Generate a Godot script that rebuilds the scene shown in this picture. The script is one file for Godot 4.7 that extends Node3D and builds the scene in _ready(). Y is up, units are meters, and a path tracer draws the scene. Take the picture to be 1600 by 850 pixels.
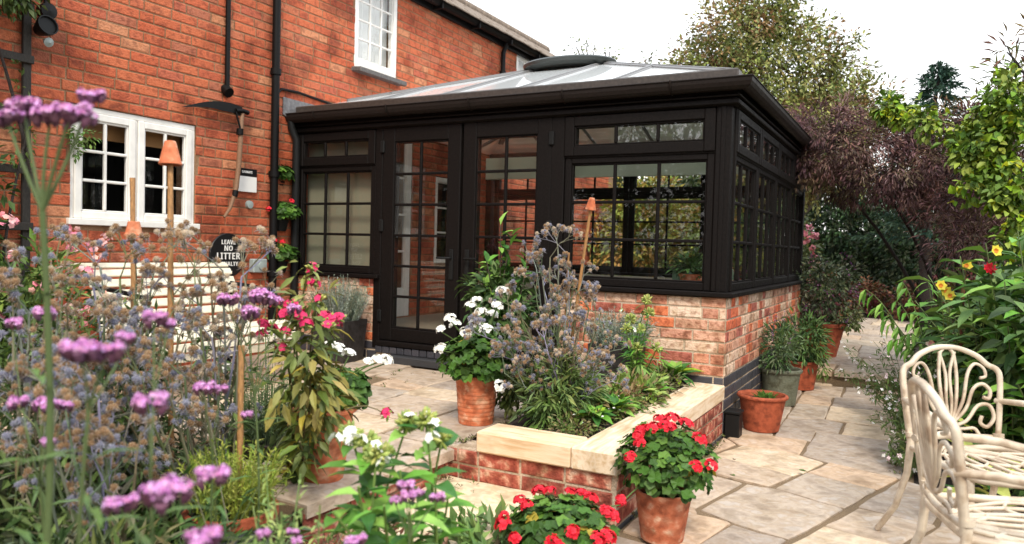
extends Node3D

var M := {}      # materials by name
var used := {}   # how often each top-level name was taken
var rng := RandomNumberGenerator.new()


# ---------------------------------------------------------------- mesh builder
class B:
	var v := PackedVector3Array()
	var n := PackedVector3Array()
	var c := PackedColorArray()
	var col := Color(1, 1, 1)

	func t3(a: Vector3, b: Vector3, d: Vector3, na: Vector3, nb: Vector3, nd: Vector3) -> void:
		v.append(a); v.append(d); v.append(b)
		n.append(na); n.append(nd); n.append(nb)
		c.append(col); c.append(col); c.append(col)

	func tri(a: Vector3, b: Vector3, d: Vector3) -> void:
		var m := (b - a).cross(d - a).normalized()
		t3(a, b, d, m, m, m)

	func quad(a: Vector3, b: Vector3, d: Vector3, e: Vector3) -> void:
		var m := (d - a).cross(e - b).normalized()
		t3(a, b, d, m, m, m)
		t3(a, d, e, m, m, m)

	# a box of the given size round the origin of t, with chamfered edges
	func box(t: Transform3D, s: Vector3, ch := 0.004) -> void:
		var h := s * 0.5
		var k := minf(ch, minf(h.x, minf(h.y, h.z)) * 0.9)
		for ax in 3:
			var b1 := (ax + 1) % 3
			var b2 := (ax + 2) % 3
			for sg in [-1.0, 1.0]:
				var p: Array[Vector3] = []
				for q in [[-1, -1], [1, -1], [1, 1], [-1, 1]]:
					var w := Vector3()
					w[ax] = h[ax] * sg
					w[b1] = (h[b1] - k) * q[0]
					w[b2] = (h[b2] - k) * q[1]
					p.append(t * w)
				if sg > 0: quad(p[0], p[1], p[2], p[3])
				else: quad(p[3], p[2], p[1], p[0])
		if k < 0.0006: return
		for ax in 3:   # the twelve edges
			var b1 := (ax + 1) % 3
			var b2 := (ax + 2) % 3
			for s1 in [-1.0, 1.0]:
				for s2 in [-1.0, 1.0]:
					var p: Array[Vector3] = []
					for q in [[-1, 0], [1, 0], [1, 1], [-1, 1]]:
						var w := Vector3()
						w[ax] = (h[ax] - k) * q[0]
						w[b1] = (h[b1] - (k if q[1] == 1 else 0.0)) * s1
						w[b2] = (h[b2] - (0.0 if q[1] == 1 else k)) * s2
						p.append(t * w)
					if s1 * s2 > 0: quad(p[0], p[1], p[2], p[3])
					else: quad(p[3], p[2], p[1], p[0])
		for s1 in [-1.0, 1.0]:
			for s2 in [-1.0, 1.0]:
				for s3 in [-1.0, 1.0]:
					var a := t * Vector3(h.x * s1, (h.y - k) * s2, (h.z - k) * s3)
					var b := t * Vector3((h.x - k) * s1, h.y * s2, (h.z - k) * s3)
					var d := t * Vector3((h.x - k) * s1, (h.y - k) * s2, h.z * s3)
					if s1 * s2 * s3 > 0: tri(a, b, d)
					else: tri(a, d, b)

	func bx(x0: float, x1: float, y0: float, y1: float, z0: float, z1: float, ch := 0.004) -> void:
		box(Transform3D(Basis(), Vector3(x0 + x1, y0 + y1, z0 + z1) * 0.5), Vector3(x1 - x0, y1 - y0, z1 - z0), ch)

	func beam(a: Vector3, b: Vector3, w: float, h: float, up := Vector3.UP, ch := 0.003) -> void:
		var d := b - a
		var z := d.normalized()
		var x := up.cross(z).normalized()
		box(Transform3D(Basis(x, z.cross(x), z), (a + b) * 0.5), Vector3(w, h, d.length()), ch)

	func tube(p: PackedVector3Array, r: PackedFloat32Array, sides := 6, caps := true, flat := 1.0) -> void:
		var m := p.size()
		var rings: Array[PackedVector3Array] = []
		var norms: Array[PackedVector3Array] = []
		var u := Vector3()
		for i in m:
			var d := (p[mini(i + 1, m - 1)] - p[maxi(i - 1, 0)]).normalized()
			if i == 0: u = d.cross(Vector3(0.31, 0.2, 0.93) if absf(d.y) > 0.8 else Vector3.UP).normalized()
			else: u = (u - d * u.dot(d)).normalized()
			var w := d.cross(u)
			var ring := PackedVector3Array()
			var nn := PackedVector3Array()
			var rr := r[mini(i, r.size() - 1)]
			for k in sides:
				var a := TAU * k / sides
				var o := u * cos(a) * flat + w * sin(a)
				ring.append(p[i] + o * rr)
				nn.append(o.normalized())
			rings.append(ring)
			norms.append(nn)
		for i in m - 1:
			for k in sides:
				var k2 := (k + 1) % sides
				t3(rings[i][k], rings[i][k2], rings[i + 1][k2], norms[i][k], norms[i][k2], norms[i + 1][k2])
				t3(rings[i][k], rings[i + 1][k2], rings[i + 1][k], norms[i][k], norms[i + 1][k2], norms[i + 1][k])
		if caps:
			for k in range(1, sides - 1):
				tri(rings[0][0], rings[0][k + 1], rings[0][k])
				tri(rings[m - 1][0], rings[m - 1][k], rings[m - 1][k + 1])

	# profile points are (radius, height)
	func lathe(t: Transform3D, pr: Array, segs := 28, wob := 0.0) -> void:
		for i in pr.size() - 1:
			var a: Vector2 = pr[i]
			var b: Vector2 = pr[i + 1]
			var e := (b - a).normalized()
			for k in segs:
				var a0 := TAU * k / segs
				var a1 := TAU * (k + 1) / segs
				var w0 := 1.0 + wob * sin(a0 * 3.0 + 1.0)
				var w1 := 1.0 + wob * sin(a1 * 3.0 + 1.0)
				var p0 := t * Vector3(a.x * cos(a0) * w0, a.y, a.x * sin(a0) * w0)
				var p1 := t * Vector3(a.x * cos(a1) * w1, a.y, a.x * sin(a1) * w1)
				var p2 := t * Vector3(b.x * cos(a1) * w1, b.y, b.x * sin(a1) * w1)
				var p3 := t * Vector3(b.x * cos(a0) * w0, b.y, b.x * sin(a0) * w0)
				var n0 := (t.basis * Vector3(e.y * cos(a0), -e.x, e.y * sin(a0))).normalized()
				var n1 := (t.basis * Vector3(e.y * cos(a1), -e.x, e.y * sin(a1))).normalized()
				if a.x > 1e-5: t3(p0, p2, p1, n0, n1, n1)
				if b.x > 1e-5: t3(p0, p3, p2, n0, n0, n1)

	# an eight-triangle leaf folded along its midrib; d points to the tip, up is its upper side
	func leaf(o: Vector3, d: Vector3, up: Vector3, l: float, w: float, bend := 0.25, cup := 0.18, wide := 0.38) -> void:
		var s := d.cross(up).normalized()
		var u := s.cross(d)
		var m1 := o + d * l * wide - u * bend * l * wide * wide
		var m2 := o + d * l * 0.72 - u * bend * l * 0.52
		var tip := o + d * l * 0.97 - u * bend * l
		var c1 := u * w * cup
		var r1 := m1 + s * w * 0.5 + c1
		var l1 := m1 - s * w * 0.5 + c1
		var r2 := m2 + s * w * 0.34 + c1 * 0.7
		var l2 := m2 - s * w * 0.34 + c1 * 0.7
		tri(o, r1, m1); tri(o, m1, l1)
		quad(m1, r1, r2, m2); quad(l1, m1, m2, l2)
		tri(m2, r2, tip); tri(m2, tip, l2)

	func leaf2(o: Vector3, d: Vector3, up: Vector3, l: float, w: float, bend := 0.15) -> void:
		var s := d.cross(up).normalized()
		var u := s.cross(d)
		var m := o + d * l * 0.45 + u * w * 0.12
		var tip := o + d * l - u * bend * l
		tri(o, m + s * w * 0.5, tip)
		tri(o, tip, m - s * w * 0.5)

	# a round lobed leaf with a wavy edge (geranium, mallow)
	func round_leaf(o: Vector3, up: Vector3, d: Vector3, r: float, k := 11, cup := 0.22, ph := 0.0) -> void:
		var s := d.cross(up).normalized()
		var f := up.cross(s)
		var ring := PackedVector3Array()
		for i in k:
			var a := TAU * (i + 0.5) / k
			var q := r * (0.9 + 0.13 * cos(a * 5.0 + ph) - (0.45 if i == 0 or i == k - 1 else 0.0))
			ring.append(o + (s * sin(a) - f * cos(a)) * q + up * (r * cup * (0.75 + 0.35 * sin(a * 5.0 + ph))))
		for i in k: tri(o, ring[(i + 1) % k], ring[i])

	func put(called: String, mat: Material, parent: Node) -> MeshInstance3D:
		var o := MeshInstance3D.new()
		o.name = called
		o.mesh = mesh()
		o.material_override = mat
		parent.add_child(o, true)
		return o

	func mesh() -> ArrayMesh:
		var a := []
		a.resize(Mesh.ARRAY_MAX)
		a[Mesh.ARRAY_VERTEX] = v
		a[Mesh.ARRAY_NORMAL] = n
		a[Mesh.ARRAY_COLOR] = c
		var m := ArrayMesh.new()
		if v.size(): m.add_surface_from_arrays(Mesh.PRIMITIVE_TRIANGLES, a)
		return m


# ---------------------------------------------------------------- naming
func numbered(called: String) -> String:
	var k: int = used.get(called, 0)
	used[called] = k + 1
	return called if k == 0 else "%s_%03d" % [called, k]


func tag(o: Node, label: String, category: String, group := "") -> void:
	o.set_meta("label", label)
	o.set_meta("category", category)
	if group: o.set_meta("group", group)


func thing(called: String, label: String, category: String, at := Vector3.ZERO, turn := 0.0, group := "") -> Node3D:
	var o := Node3D.new()
	o.name = numbered(called)
	add_child(o)
	o.position = at
	o.rotation.y = turn
	tag(o, label, category, group)
	return o


func setting(called: String) -> Node3D:
	var o := Node3D.new()
	o.name = numbered(called)
	add_child(o)
	o.set_meta("kind", "structure")
	return o


func node(called: String, parent: Node, t := Transform3D()) -> Node3D:
	var o := Node3D.new()
	o.name = called
	o.transform = t
	parent.add_child(o, true)
	return o


func piece(called: String, mesh: Mesh, mat: Material, parent: Node, t: Transform3D) -> MeshInstance3D:
	var o := MeshInstance3D.new()
	o.name = called
	o.mesh = mesh
	o.material_override = mat
	o.transform = t
	parent.add_child(o, true)
	return o


func dup(o: Node3D, label: String, at: Vector3, turn := 0.0) -> Node3D:
	var r: Node3D = o.duplicate()
	r.name = numbered(String(o.name).trim_suffix("_000"))
	add_child(r)
	r.position = at
	r.rotation.y = turn
	r.set_meta("label", label)
	return r


# ---------------------------------------------------------------- chance
func rf(a: float, b: float) -> float: return rng.randf_range(a, b)


func rdir() -> Vector3:
	var y := rf(-1, 1)
	var a := rf(0, TAU)
	var k := sqrt(1 - y * y)
	return Vector3(k * cos(a), y, k * sin(a))


func pick(a: Array) -> Variant: return a[rng.randi() % a.size()]


func vary(c: Color, k := 0.2) -> Color:
	var f := rf(1 - k, 1 + k)
	return Color(c.r * f * rf(0.92, 1.08), c.g * f, c.b * f * rf(0.85, 1.15))


func lin(r: int, g: int, b: int) -> Color: return Color8(r, g, b).srgb_to_linear()


# ---------------------------------------------------------------- materials
func noise_tex(size: int, freq: float, lo: float, hi: float, sd: int, oct := 4, normal := false, kind := FastNoiseLite.TYPE_SIMPLEX_SMOOTH) -> NoiseTexture2D:
	var f := FastNoiseLite.new()
	f.seed = sd
	f.noise_type = kind
	f.frequency = freq
	f.fractal_octaves = oct
	var t := NoiseTexture2D.new()
	t.width = size
	t.height = size
	t.seamless = true
	t.noise = f
	if normal:
		t.as_normal_map = true
		t.bump_strength = hi
	else:
		var g := Gradient.new()
		g.set_color(0, Color(lo, lo, lo))
		g.set_color(1, Color(hi, hi, hi))
		t.color_ramp = g
	return t


func ramp_tex(size: int, freq: float, sd: int, cols: Array, oct := 4) -> NoiseTexture2D:
	var t := noise_tex(size, freq, 0, 1, sd, oct)
	var g := Gradient.new()
	g.offsets = PackedFloat32Array(range(cols.size()).map(func(i): return 0.2 + 0.6 * i / (cols.size() - 1)))
	g.colors = PackedColorArray(cols)
	t.color_ramp = g
	return t


func mat(called: String, c: Color, rough := 0.7, tex: Texture2D = null, scale := Vector3.ONE, bump: Texture2D = null, bs := 1.0) -> StandardMaterial3D:
	var m := StandardMaterial3D.new()
	m.resource_name = called
	m.albedo_color = c
	m.roughness = rough
	m.cull_mode = BaseMaterial3D.CULL_DISABLED
	if tex or bump:
		m.uv1_triplanar = true
		m.uv1_world_triplanar = true
		m.uv1_scale = scale
	if tex: m.albedo_texture = tex
	if bump:
		m.normal_enabled = true
		m.normal_texture = bump
		m.normal_scale = bs
	M[called] = m
	return m


func leaf_mat(called: String, glow: Color, rough := 0.5) -> StandardMaterial3D:
	var m := mat(called, Color.WHITE, rough)
	m.vertex_color_use_as_albedo = true
	m.backlight_enabled = true
	m.backlight = glow
	m.metallic_specular = 0.35
	return m


func solid_leaf(called: String, c: Color, glow: float) -> StandardMaterial3D:
	var m := mat(called, c, 0.5)
	m.backlight_enabled = true
	m.backlight = Color(c.r * glow, c.g * glow, c.b * glow)
	m.metallic_specular = 0.35
	return m


func weather(m: StandardMaterial3D, t: Texture2D, scale: float) -> void:
	m.detail_enabled = true
	m.detail_blend_mode = BaseMaterial3D.BLEND_MODE_MUL
	m.detail_uv_layer = BaseMaterial3D.DETAIL_UV_2
	m.uv2_triplanar = true
	m.uv2_world_triplanar = true
	m.uv2_scale = Vector3.ONE * scale
	m.detail_albedo = t


func make_materials() -> void:
	var mott := noise_tex(512, 0.02, 0.66, 1.0, 3, 5)
	var spot := noise_tex(512, 0.05, 0.72, 1.0, 5, 4)
	var rough_n := noise_tex(512, 0.05, 0, 6.0, 7, 5, true)
	var fine_n := noise_tex(512, 0.11, 0, 5.0, 8, 4, true)
	var grain := noise_tex(512, 0.03, 0.6, 1.0, 9, 4)
	var grain_n := noise_tex(512, 0.05, 0, 3.0, 10, 4, true)
	var stone_t := ramp_tex(1024, 0.006, 11, [Color(0.86, 0.83, 0.79), Color(0.93, 0.90, 0.87), Color(1, 0.98, 0.95), Color(0.94, 0.90, 0.85), Color(1, 1, 1)], 6)
	var stone_n := noise_tex(1024, 0.015, 0, 7.0, 12, 6, true)
	M.stone_t = stone_t; M.stone_n = stone_n; M.mott = mott; M.rough_n = rough_n; M.fine_n = fine_n
	var smear := ramp_tex(512, 0.012, 21, [Color(0.80, 0.77, 0.76), Color(0.93, 0.91, 0.89), Color(1, 1, 1), Color(0.95, 0.92, 0.88)], 5)
	# old brick of the house: orange red, some browner, some pale
	var hb := [[193, 100, 65], [197, 106, 69], [189, 96, 63], [193, 104, 71], [187, 94, 63], [201, 114, 77], [195, 98, 63], [183, 96, 69], [201, 134, 97], [189, 108, 77], [195, 102, 67], [177, 104, 77], [197, 106, 69], [191, 98, 63]]
	M.house_bricks = []
	for k in hb.size(): M.house_bricks.append(mat("house brick %d" % k, Color8(hb[k][0], hb[k][1], hb[k][2]), 0.85, smear, Vector3.ONE * 2.1, rough_n, 0.7))
	M.house_cols = hb
	var hv := mat("house brickwork", Color.WHITE, 0.85, smear, Vector3.ONE * 2.1, rough_n, 0.7)
	hv.vertex_color_use_as_albedo = true
	mat("house mortar", Color8(176, 138, 104), 0.95, spot, Vector3.ONE * 3.0, fine_n, 0.8)
	# reclaimed brick of the dwarf wall: mixed pinks, creams, oranges
	var rb := [[222, 116, 80], [212, 156, 130], [226, 186, 162], [200, 110, 86], [228, 130, 88], [206, 148, 126], [232, 200, 178], [184, 106, 92], [218, 168, 144], [234, 208, 188], [226, 194, 172], [216, 150, 124]]
	M.reclaimed = []
	for k in rb.size(): M.reclaimed.append(mat("reclaimed brick %d" % k, Color8(rb[k][0], rb[k][1], rb[k][2]), 0.85, smear, Vector3.ONE * 2.6, rough_n, 0.8))
	mat("lime mortar", Color8(230, 206, 180), 0.95, spot, Vector3.ONE * 3.0, fine_n, 0.8)
	M.blue_bricks = []
	for k in 3: M.blue_bricks.append(mat("blue brick %d" % k, Color8(66 + k * 8, 66 + k * 7, 74 + k * 7), 0.5, spot, Vector3.ONE * 4.0, fine_n, 0.5))
	var wb := [[255, 255, 255], [255, 240, 235], [232, 222, 222], [255, 250, 245], [240, 225, 220], [222, 214, 214]]
	var bloom := ramp_tex(512, 0.016, 41, [Color8(140, 66, 52), Color8(156, 78, 62), Color8(172, 96, 78), Color8(196, 138, 116), Color8(216, 178, 156)], 5)
	var limey := ramp_tex(512, 0.014, 43, [Color(0.78, 0.70, 0.66), Color(0.94, 0.90, 0.87), Color(1, 1, 1), Color(1.0, 1.0, 0.98)], 5)
	for m in M.reclaimed: m.albedo_texture = limey
	M.weathered = []
	for k in wb.size(): M.weathered.append(mat("weathered brick %d" % k, Color8(wb[k][0], wb[k][1], wb[k][2]), 0.9, bloom, Vector3.ONE * 1.3, rough_n, 0.8))
	# paving: grey buff, cream, peach
	M.flags = []
	for q in [[180, 168, 159], [187, 174, 162], [197, 181, 166], [212, 195, 174], [206, 183, 162], [174, 162, 153], [216, 199, 178], [193, 178, 164]]:
		var m := mat("flagstone %d" % M.flags.size(), Color8(q[0], q[1], q[2]), 0.8, stone_t, Vector3.ONE * 0.9, stone_n, 0.9)
		M.flags.append(m)
	mat("sand joint", Color8(150, 126, 98), 0.95, spot, Vector3.ONE * 4.0, fine_n, 1.0)
	mat("soil", Color8(54, 42, 34), 0.95, mott, Vector3.ONE * 3.0, rough_n, 1.6)
	mat("pale slab", Color8(232, 216, 188), 0.75, stone_t, Vector3.ONE * 1.1, stone_n, 0.6)
	mat("slab edge", Color8(206, 150, 116), 0.85, stone_t, Vector3.ONE * 1.1, stone_n, 1.0)
	mat("granite", Color8(72, 72, 76), 0.6, noise_tex(512, 0.12, 0.5, 1.0, 14, 3), Vector3.ONE * 6.0, fine_n, 0.5)
	# frames, roof and metals
	mat("dark frame", Color8(25, 19, 17), 0.5, grain, Vector3(3, 3, 3), grain_n, 0.25)
	mat("gutter plastic", Color8(44, 37, 34), 0.4, spot, Vector3.ONE * 1.5)
	mat("eaves cap", Color8(76, 66, 60), 0.45, spot, Vector3.ONE * 1.2)
	mat("roof bar", Color8(112, 110, 110), 0.4)
	mat("roof cap", Color8(52, 56, 54), 0.45)
	mat("black iron", Color8(22, 20, 20), 0.5, spot, Vector3.ONE * 6.0)
	mat("lead", Color8(128, 126, 128), 0.6, mott, Vector3.ONE * 2.0, fine_n, 0.3)
	mat("white paint", Color8(236, 232, 226), 0.4, noise_tex(256, 0.02, 0.93, 1.0, 15), Vector3.ONE * 1.5)
	mat("cream slat", Color8(238, 228, 204), 0.5, noise_tex(256, 0.02, 0.88, 1.0, 16), Vector3(1, 6, 6))
	mat("slate sill", Color8(112, 108, 106), 0.7, mott, Vector3.ONE * 3.0, rough_n, 0.6)
	mat("roof slate", Color8(150, 132, 116), 0.85, mott, Vector3.ONE * 1.2, rough_n, 0.8)
	mat("net curtain", Color8(226, 228, 226), 0.9)
	mat("mint paint", Color8(206, 224, 204), 0.6)
	mat("blind", Color8(122, 120, 100), 0.9)
	mat("plaster", Color8(190, 186, 172), 0.9)
	mat("dark room", Color8(22, 18, 16), 0.9)
	mat("amber blind", Color8(150, 110, 66), 0.8)
	mat("floor tile", Color8(150, 140, 122), 0.5)
	mat("sage cloth", Color8(120, 150, 128), 0.9)
	# wood, clay, pots
	mat("oak", Color8(236, 216, 192), 0.7, ramp_tex(512, 0.008, 31, [Color(0.90, 0.84, 0.76), Color(0.97, 0.94, 0.9), Color(1, 1, 1), Color(0.96, 0.92, 0.86)], 5), Vector3(0.5, 5, 5), grain_n, 0.4)
	mat("oak front", Color8(234, 208, 178), 0.7, M.oak.albedo_texture, Vector3(5, 5, 0.5), grain_n, 0.4)
	mat("cane", Color8(206, 152, 96), 0.6, grain, Vector3(8, 2, 8))
	mat("ash handle", Color8(158, 118, 88), 0.7, grain, Vector3(20, 3, 20))
	mat("old timber", Color8(74, 52, 40), 0.8, grain, Vector3(6, 2, 6), grain_n, 0.8)
	mat("trellis", Color8(60, 54, 48), 0.8, grain, Vector3(6, 2, 6))
	var clay_t := ramp_tex(512, 0.012, 33, [Color(0.74, 0.70, 0.66), Color(0.92, 0.90, 0.88), Color(0.98, 0.98, 0.98), Color(1, 1, 1)], 5)
	mat("terracotta", Color.WHITE, 0.78, ramp_tex(512, 0.010, 36, [Color8(176, 92, 58), Color8(200, 108, 68), Color8(208, 116, 76), Color8(210, 126, 88), Color8(220, 168, 136)], 5), Vector3.ONE * 3.0, fine_n, 0.4)
	mat("dark terracotta", Color8(184, 92, 60), 0.75, clay_t, Vector3.ONE * 2.4, fine_n, 0.4)
	mat("worn terracotta", Color.WHITE, 0.8, ramp_tex(512, 0.012, 35, [Color8(146, 74, 48), Color8(172, 92, 60), Color8(184, 102, 70), Color8(196, 126, 96), Color8(214, 176, 150)], 5), Vector3.ONE * 2.2, fine_n, 0.6)
	mat("sage plastic", Color8(126, 130, 112), 0.6, spot, Vector3.ONE * 2.0)
	mat("grey pot", Color8(108, 114, 116), 0.6, spot, Vector3.ONE * 3.0)
	mat("dark planter", Color8(62, 57, 56), 0.6, mott, Vector3.ONE * 2.0, fine_n, 0.4)
	mat("black plastic", Color8(28, 28, 28), 0.45)
	mat("cream metal", Color8(220, 205, 184), 0.45, noise_tex(256, 0.03, 0.9, 1.0, 17), Vector3.ONE * 4.0)
	mat("sign black", Color8(24, 23, 24), 0.35)
	mat("sign white", Color8(232, 230, 226), 0.4)
	mat("grey box", Color8(150, 160, 158), 0.5)
	mat("rust", Color8(120, 72, 48), 0.85, mott, Vector3.ONE * 6.0)
	mat("bark", Color8(92, 78, 66), 0.9, mott, Vector3(5, 2, 5), rough_n, 1.2)
	mat("dark bark", Color8(56, 46, 42), 0.9, mott, Vector3(5, 2, 5), rough_n, 1.2)
	# glass
	var g := mat("window glass", Color(0.10, 0.13, 0.11, 0.02), 0.0)
	g.transparency = BaseMaterial3D.TRANSPARENCY_ALPHA
	g.metallic_specular = 0.55
	var rg := mat("roof glass", Color(0.97, 0.98, 0.985, 0.88), 0.04)
	rg.transparency = BaseMaterial3D.TRANSPARENCY_ALPHA
	rg.metallic_specular = 0.8
	rg.metallic = 0.1
	for k in ["dark frame", "gutter plastic", "black iron", "black plastic"]: M[k].metallic_specular = 0.28
	# broad weathering laid over the fine grain
	var stain := ramp_tex(1024, 0.006, 51, [Color(0.74, 0.70, 0.64), Color(0.90, 0.88, 0.85), Color(1, 1, 1), Color(1, 1, 1), Color(0.95, 0.94, 0.90)], 6)
	var soot := ramp_tex(1024, 0.005, 53, [Color(0.76, 0.70, 0.66), Color(0.92, 0.89, 0.86), Color(1, 1, 1), Color(1, 1, 1), Color(1, 1, 1)], 5)
	var tread := ramp_tex(1024, 0.006, 55, [Color(0.89, 0.87, 0.84), Color(0.96, 0.95, 0.93), Color(1, 1, 1), Color(1, 1, 1), Color(0.98, 0.97, 0.96)], 6)
	for m in M.flags + [M["pale slab"], M["slab edge"], M.oak, M["oak front"]]: weather(m, tread, 0.55)
	for m in M.house_bricks + [hv, M["house mortar"]]: weather(m, soot, 0.35)
	for m in M.reclaimed + M.weathered + [M["lime mortar"]]: weather(m, stain, 0.8)
	for k in ["terracotta", "dark terracotta", "worn terracotta", "sage plastic", "dark planter"]: weather(M[k], stain, 2.2)
	weather(M["cream metal"], soot, 1.6)
	M["dark frame"].roughness = 0.75
	M["dark frame"].roughness_texture = mott
	M["gutter plastic"].roughness = 0.65
	M["gutter plastic"].roughness_texture = mott
	# plants (colour per leaf comes with the mesh)
	leaf_mat("green leaf", Color(0.10, 0.16, 0.03))
	leaf_mat("lime leaf", Color(0.30, 0.34, 0.04))
	leaf_mat("purple leaf", Color(0.05, 0.02, 0.025), 0.55)
	leaf_mat("silver leaf", Color(0.05, 0.06, 0.05), 0.7)
	leaf_mat("stalk", Color(0.02, 0.03, 0.01), 0.6)
	leaf_mat("petal", Color(0.12, 0.08, 0.1), 0.6)
	leaf_mat("dry head", Color(0.05, 0.04, 0.03), 0.8)
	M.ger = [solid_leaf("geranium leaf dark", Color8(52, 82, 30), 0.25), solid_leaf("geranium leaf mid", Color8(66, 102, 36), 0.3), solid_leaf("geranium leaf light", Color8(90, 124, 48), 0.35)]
	M.brd = [solid_leaf("broad leaf dark", Color8(56, 92, 36), 0.35), solid_leaf("broad leaf mid", Color8(84, 126, 50), 0.45), solid_leaf("broad leaf light", Color8(118, 154, 66), 0.5)]
	M.phl = [solid_leaf("phlox leaf green", Color8(84, 100, 40), 0.4), solid_leaf("phlox leaf olive", Color8(104, 114, 44), 0.4), solid_leaf("phlox leaf yellow", Color8(156, 138, 52), 0.4), solid_leaf("phlox leaf fresh", Color8(96, 116, 48), 0.4), solid_leaf("phlox leaf dark", Color8(60, 74, 34), 0.3)]
	M.frs = [solid_leaf("fresh leaf", Color8(96, 146, 52), 0.4), solid_leaf("fresh leaf deep", Color8(60, 104, 46), 0.35), solid_leaf("fresh leaf pale", Color8(134, 172, 80), 0.45)]
	M.hop = [solid_leaf("hop leaf gold", Color8(172, 176, 38), 0.45), solid_leaf("hop leaf lime", Color8(138, 166, 42), 0.4), solid_leaf("hop leaf green", Color8(104, 142, 42), 0.4), solid_leaf("hop leaf deep", Color8(128, 160, 38), 0.4)]
	for q in [["red petal", 214, 18, 44], ["white petal", 244, 242, 236], ["pink petal", 206, 34, 92], ["purple petal", 176, 104, 180], ["pale bud", 196, 204, 110]]:
		var p := mat(q[0], Color8(q[1], q[2], q[3]), 0.65)
		p.backlight_enabled = true
		p.backlight = Color8(q[1], q[2], q[3]) * 0.3


# ---------------------------------------------------------------- bricks
# Lays courses on a wall. Local axes of the wall: x along, y up, z out of the face. Returns [x0, x1, y0] of every brick.
func lay(x0: float, x1: float, y0: float, rows: int, holes: Array, header_odds: float, shift := 0.0) -> Array:
	var out := []
	for r in rows:
		var y := y0 + r * 0.075
		var x := x0 - rf(0.0, 0.1) - (0.1125 if r % 2 else 0.0) - shift
		while x < x1:
			var w := 0.1125 if rng.randf() < header_odds else 0.225
			var segs := [[maxf(x, x0), minf(x + w - 0.01, x1)]]
			for h in holes:
				if y + 0.065 <= h[2] + 0.005 or y >= h[3] - 0.02: continue
				var nxt := []
				for s in segs:
					if s[1] <= h[0] or s[0] >= h[1]: nxt.append(s)
					else:
						if s[0] < h[0] - 0.03: nxt.append([s[0], h[0]])
						if s[1] > h[1] + 0.03: nxt.append([h[1], s[1]])
				segs = nxt
			for s in segs:
				if s[1] - s[0] > 0.025: out.append([s[0], s[1], y])
			x += w
	return out


var brick_shapes := []


func brick_mesh() -> Mesh:
	if brick_shapes.is_empty():
		for i in 6:   # unit length along x; five faces and a worn chamfer
			var b := B.new()
			var j := func(): return rf(-0.0018, 0.0018)
			var hx := 0.5
			var hy := 0.0315
			var k := 0.005
			var f := []
			var e := []
			for q in [[-1, -1], [1, -1], [1, 1], [-1, 1]]:
				e.append(Vector3((hx - 0.004) * q[0] + j.call(), hy * q[1] + j.call(), 0.006 - k * 0.6))
				f.append(Vector3((hx - 0.026) * q[0] + j.call(), (hy - k) * q[1] + j.call(), 0.006 + j.call() * 0.6))
			b.quad(f[0], f[1], f[2], f[3])
			for q in 4:
				var q2 := (q + 1) % 4
				b.quad(e[q], e[q2], f[q2], f[q])
				b.quad(e[q] + Vector3(0, 0, -0.03), e[q2] + Vector3(0, 0, -0.03), e[q2], e[q])
			brick_shapes.append(b.mesh())
	return brick_shapes[rng.randi() % 6]


func brick_at(s: Array, t: Transform3D) -> Transform3D:
	return t * Transform3D(Basis().scaled(Vector3(s[1] - s[0], 1, 1)), Vector3((s[0] + s[1]) * 0.5, s[2] + 0.0325, rf(-0.0015, 0.0015)))


func add_bricks(list: Array, mats: Array, parent: Node, t := Transform3D(), called := "brick") -> void:
	for s in list: piece(called, brick_mesh(), pick(mats), parent, brick_at(s, t))


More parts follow.
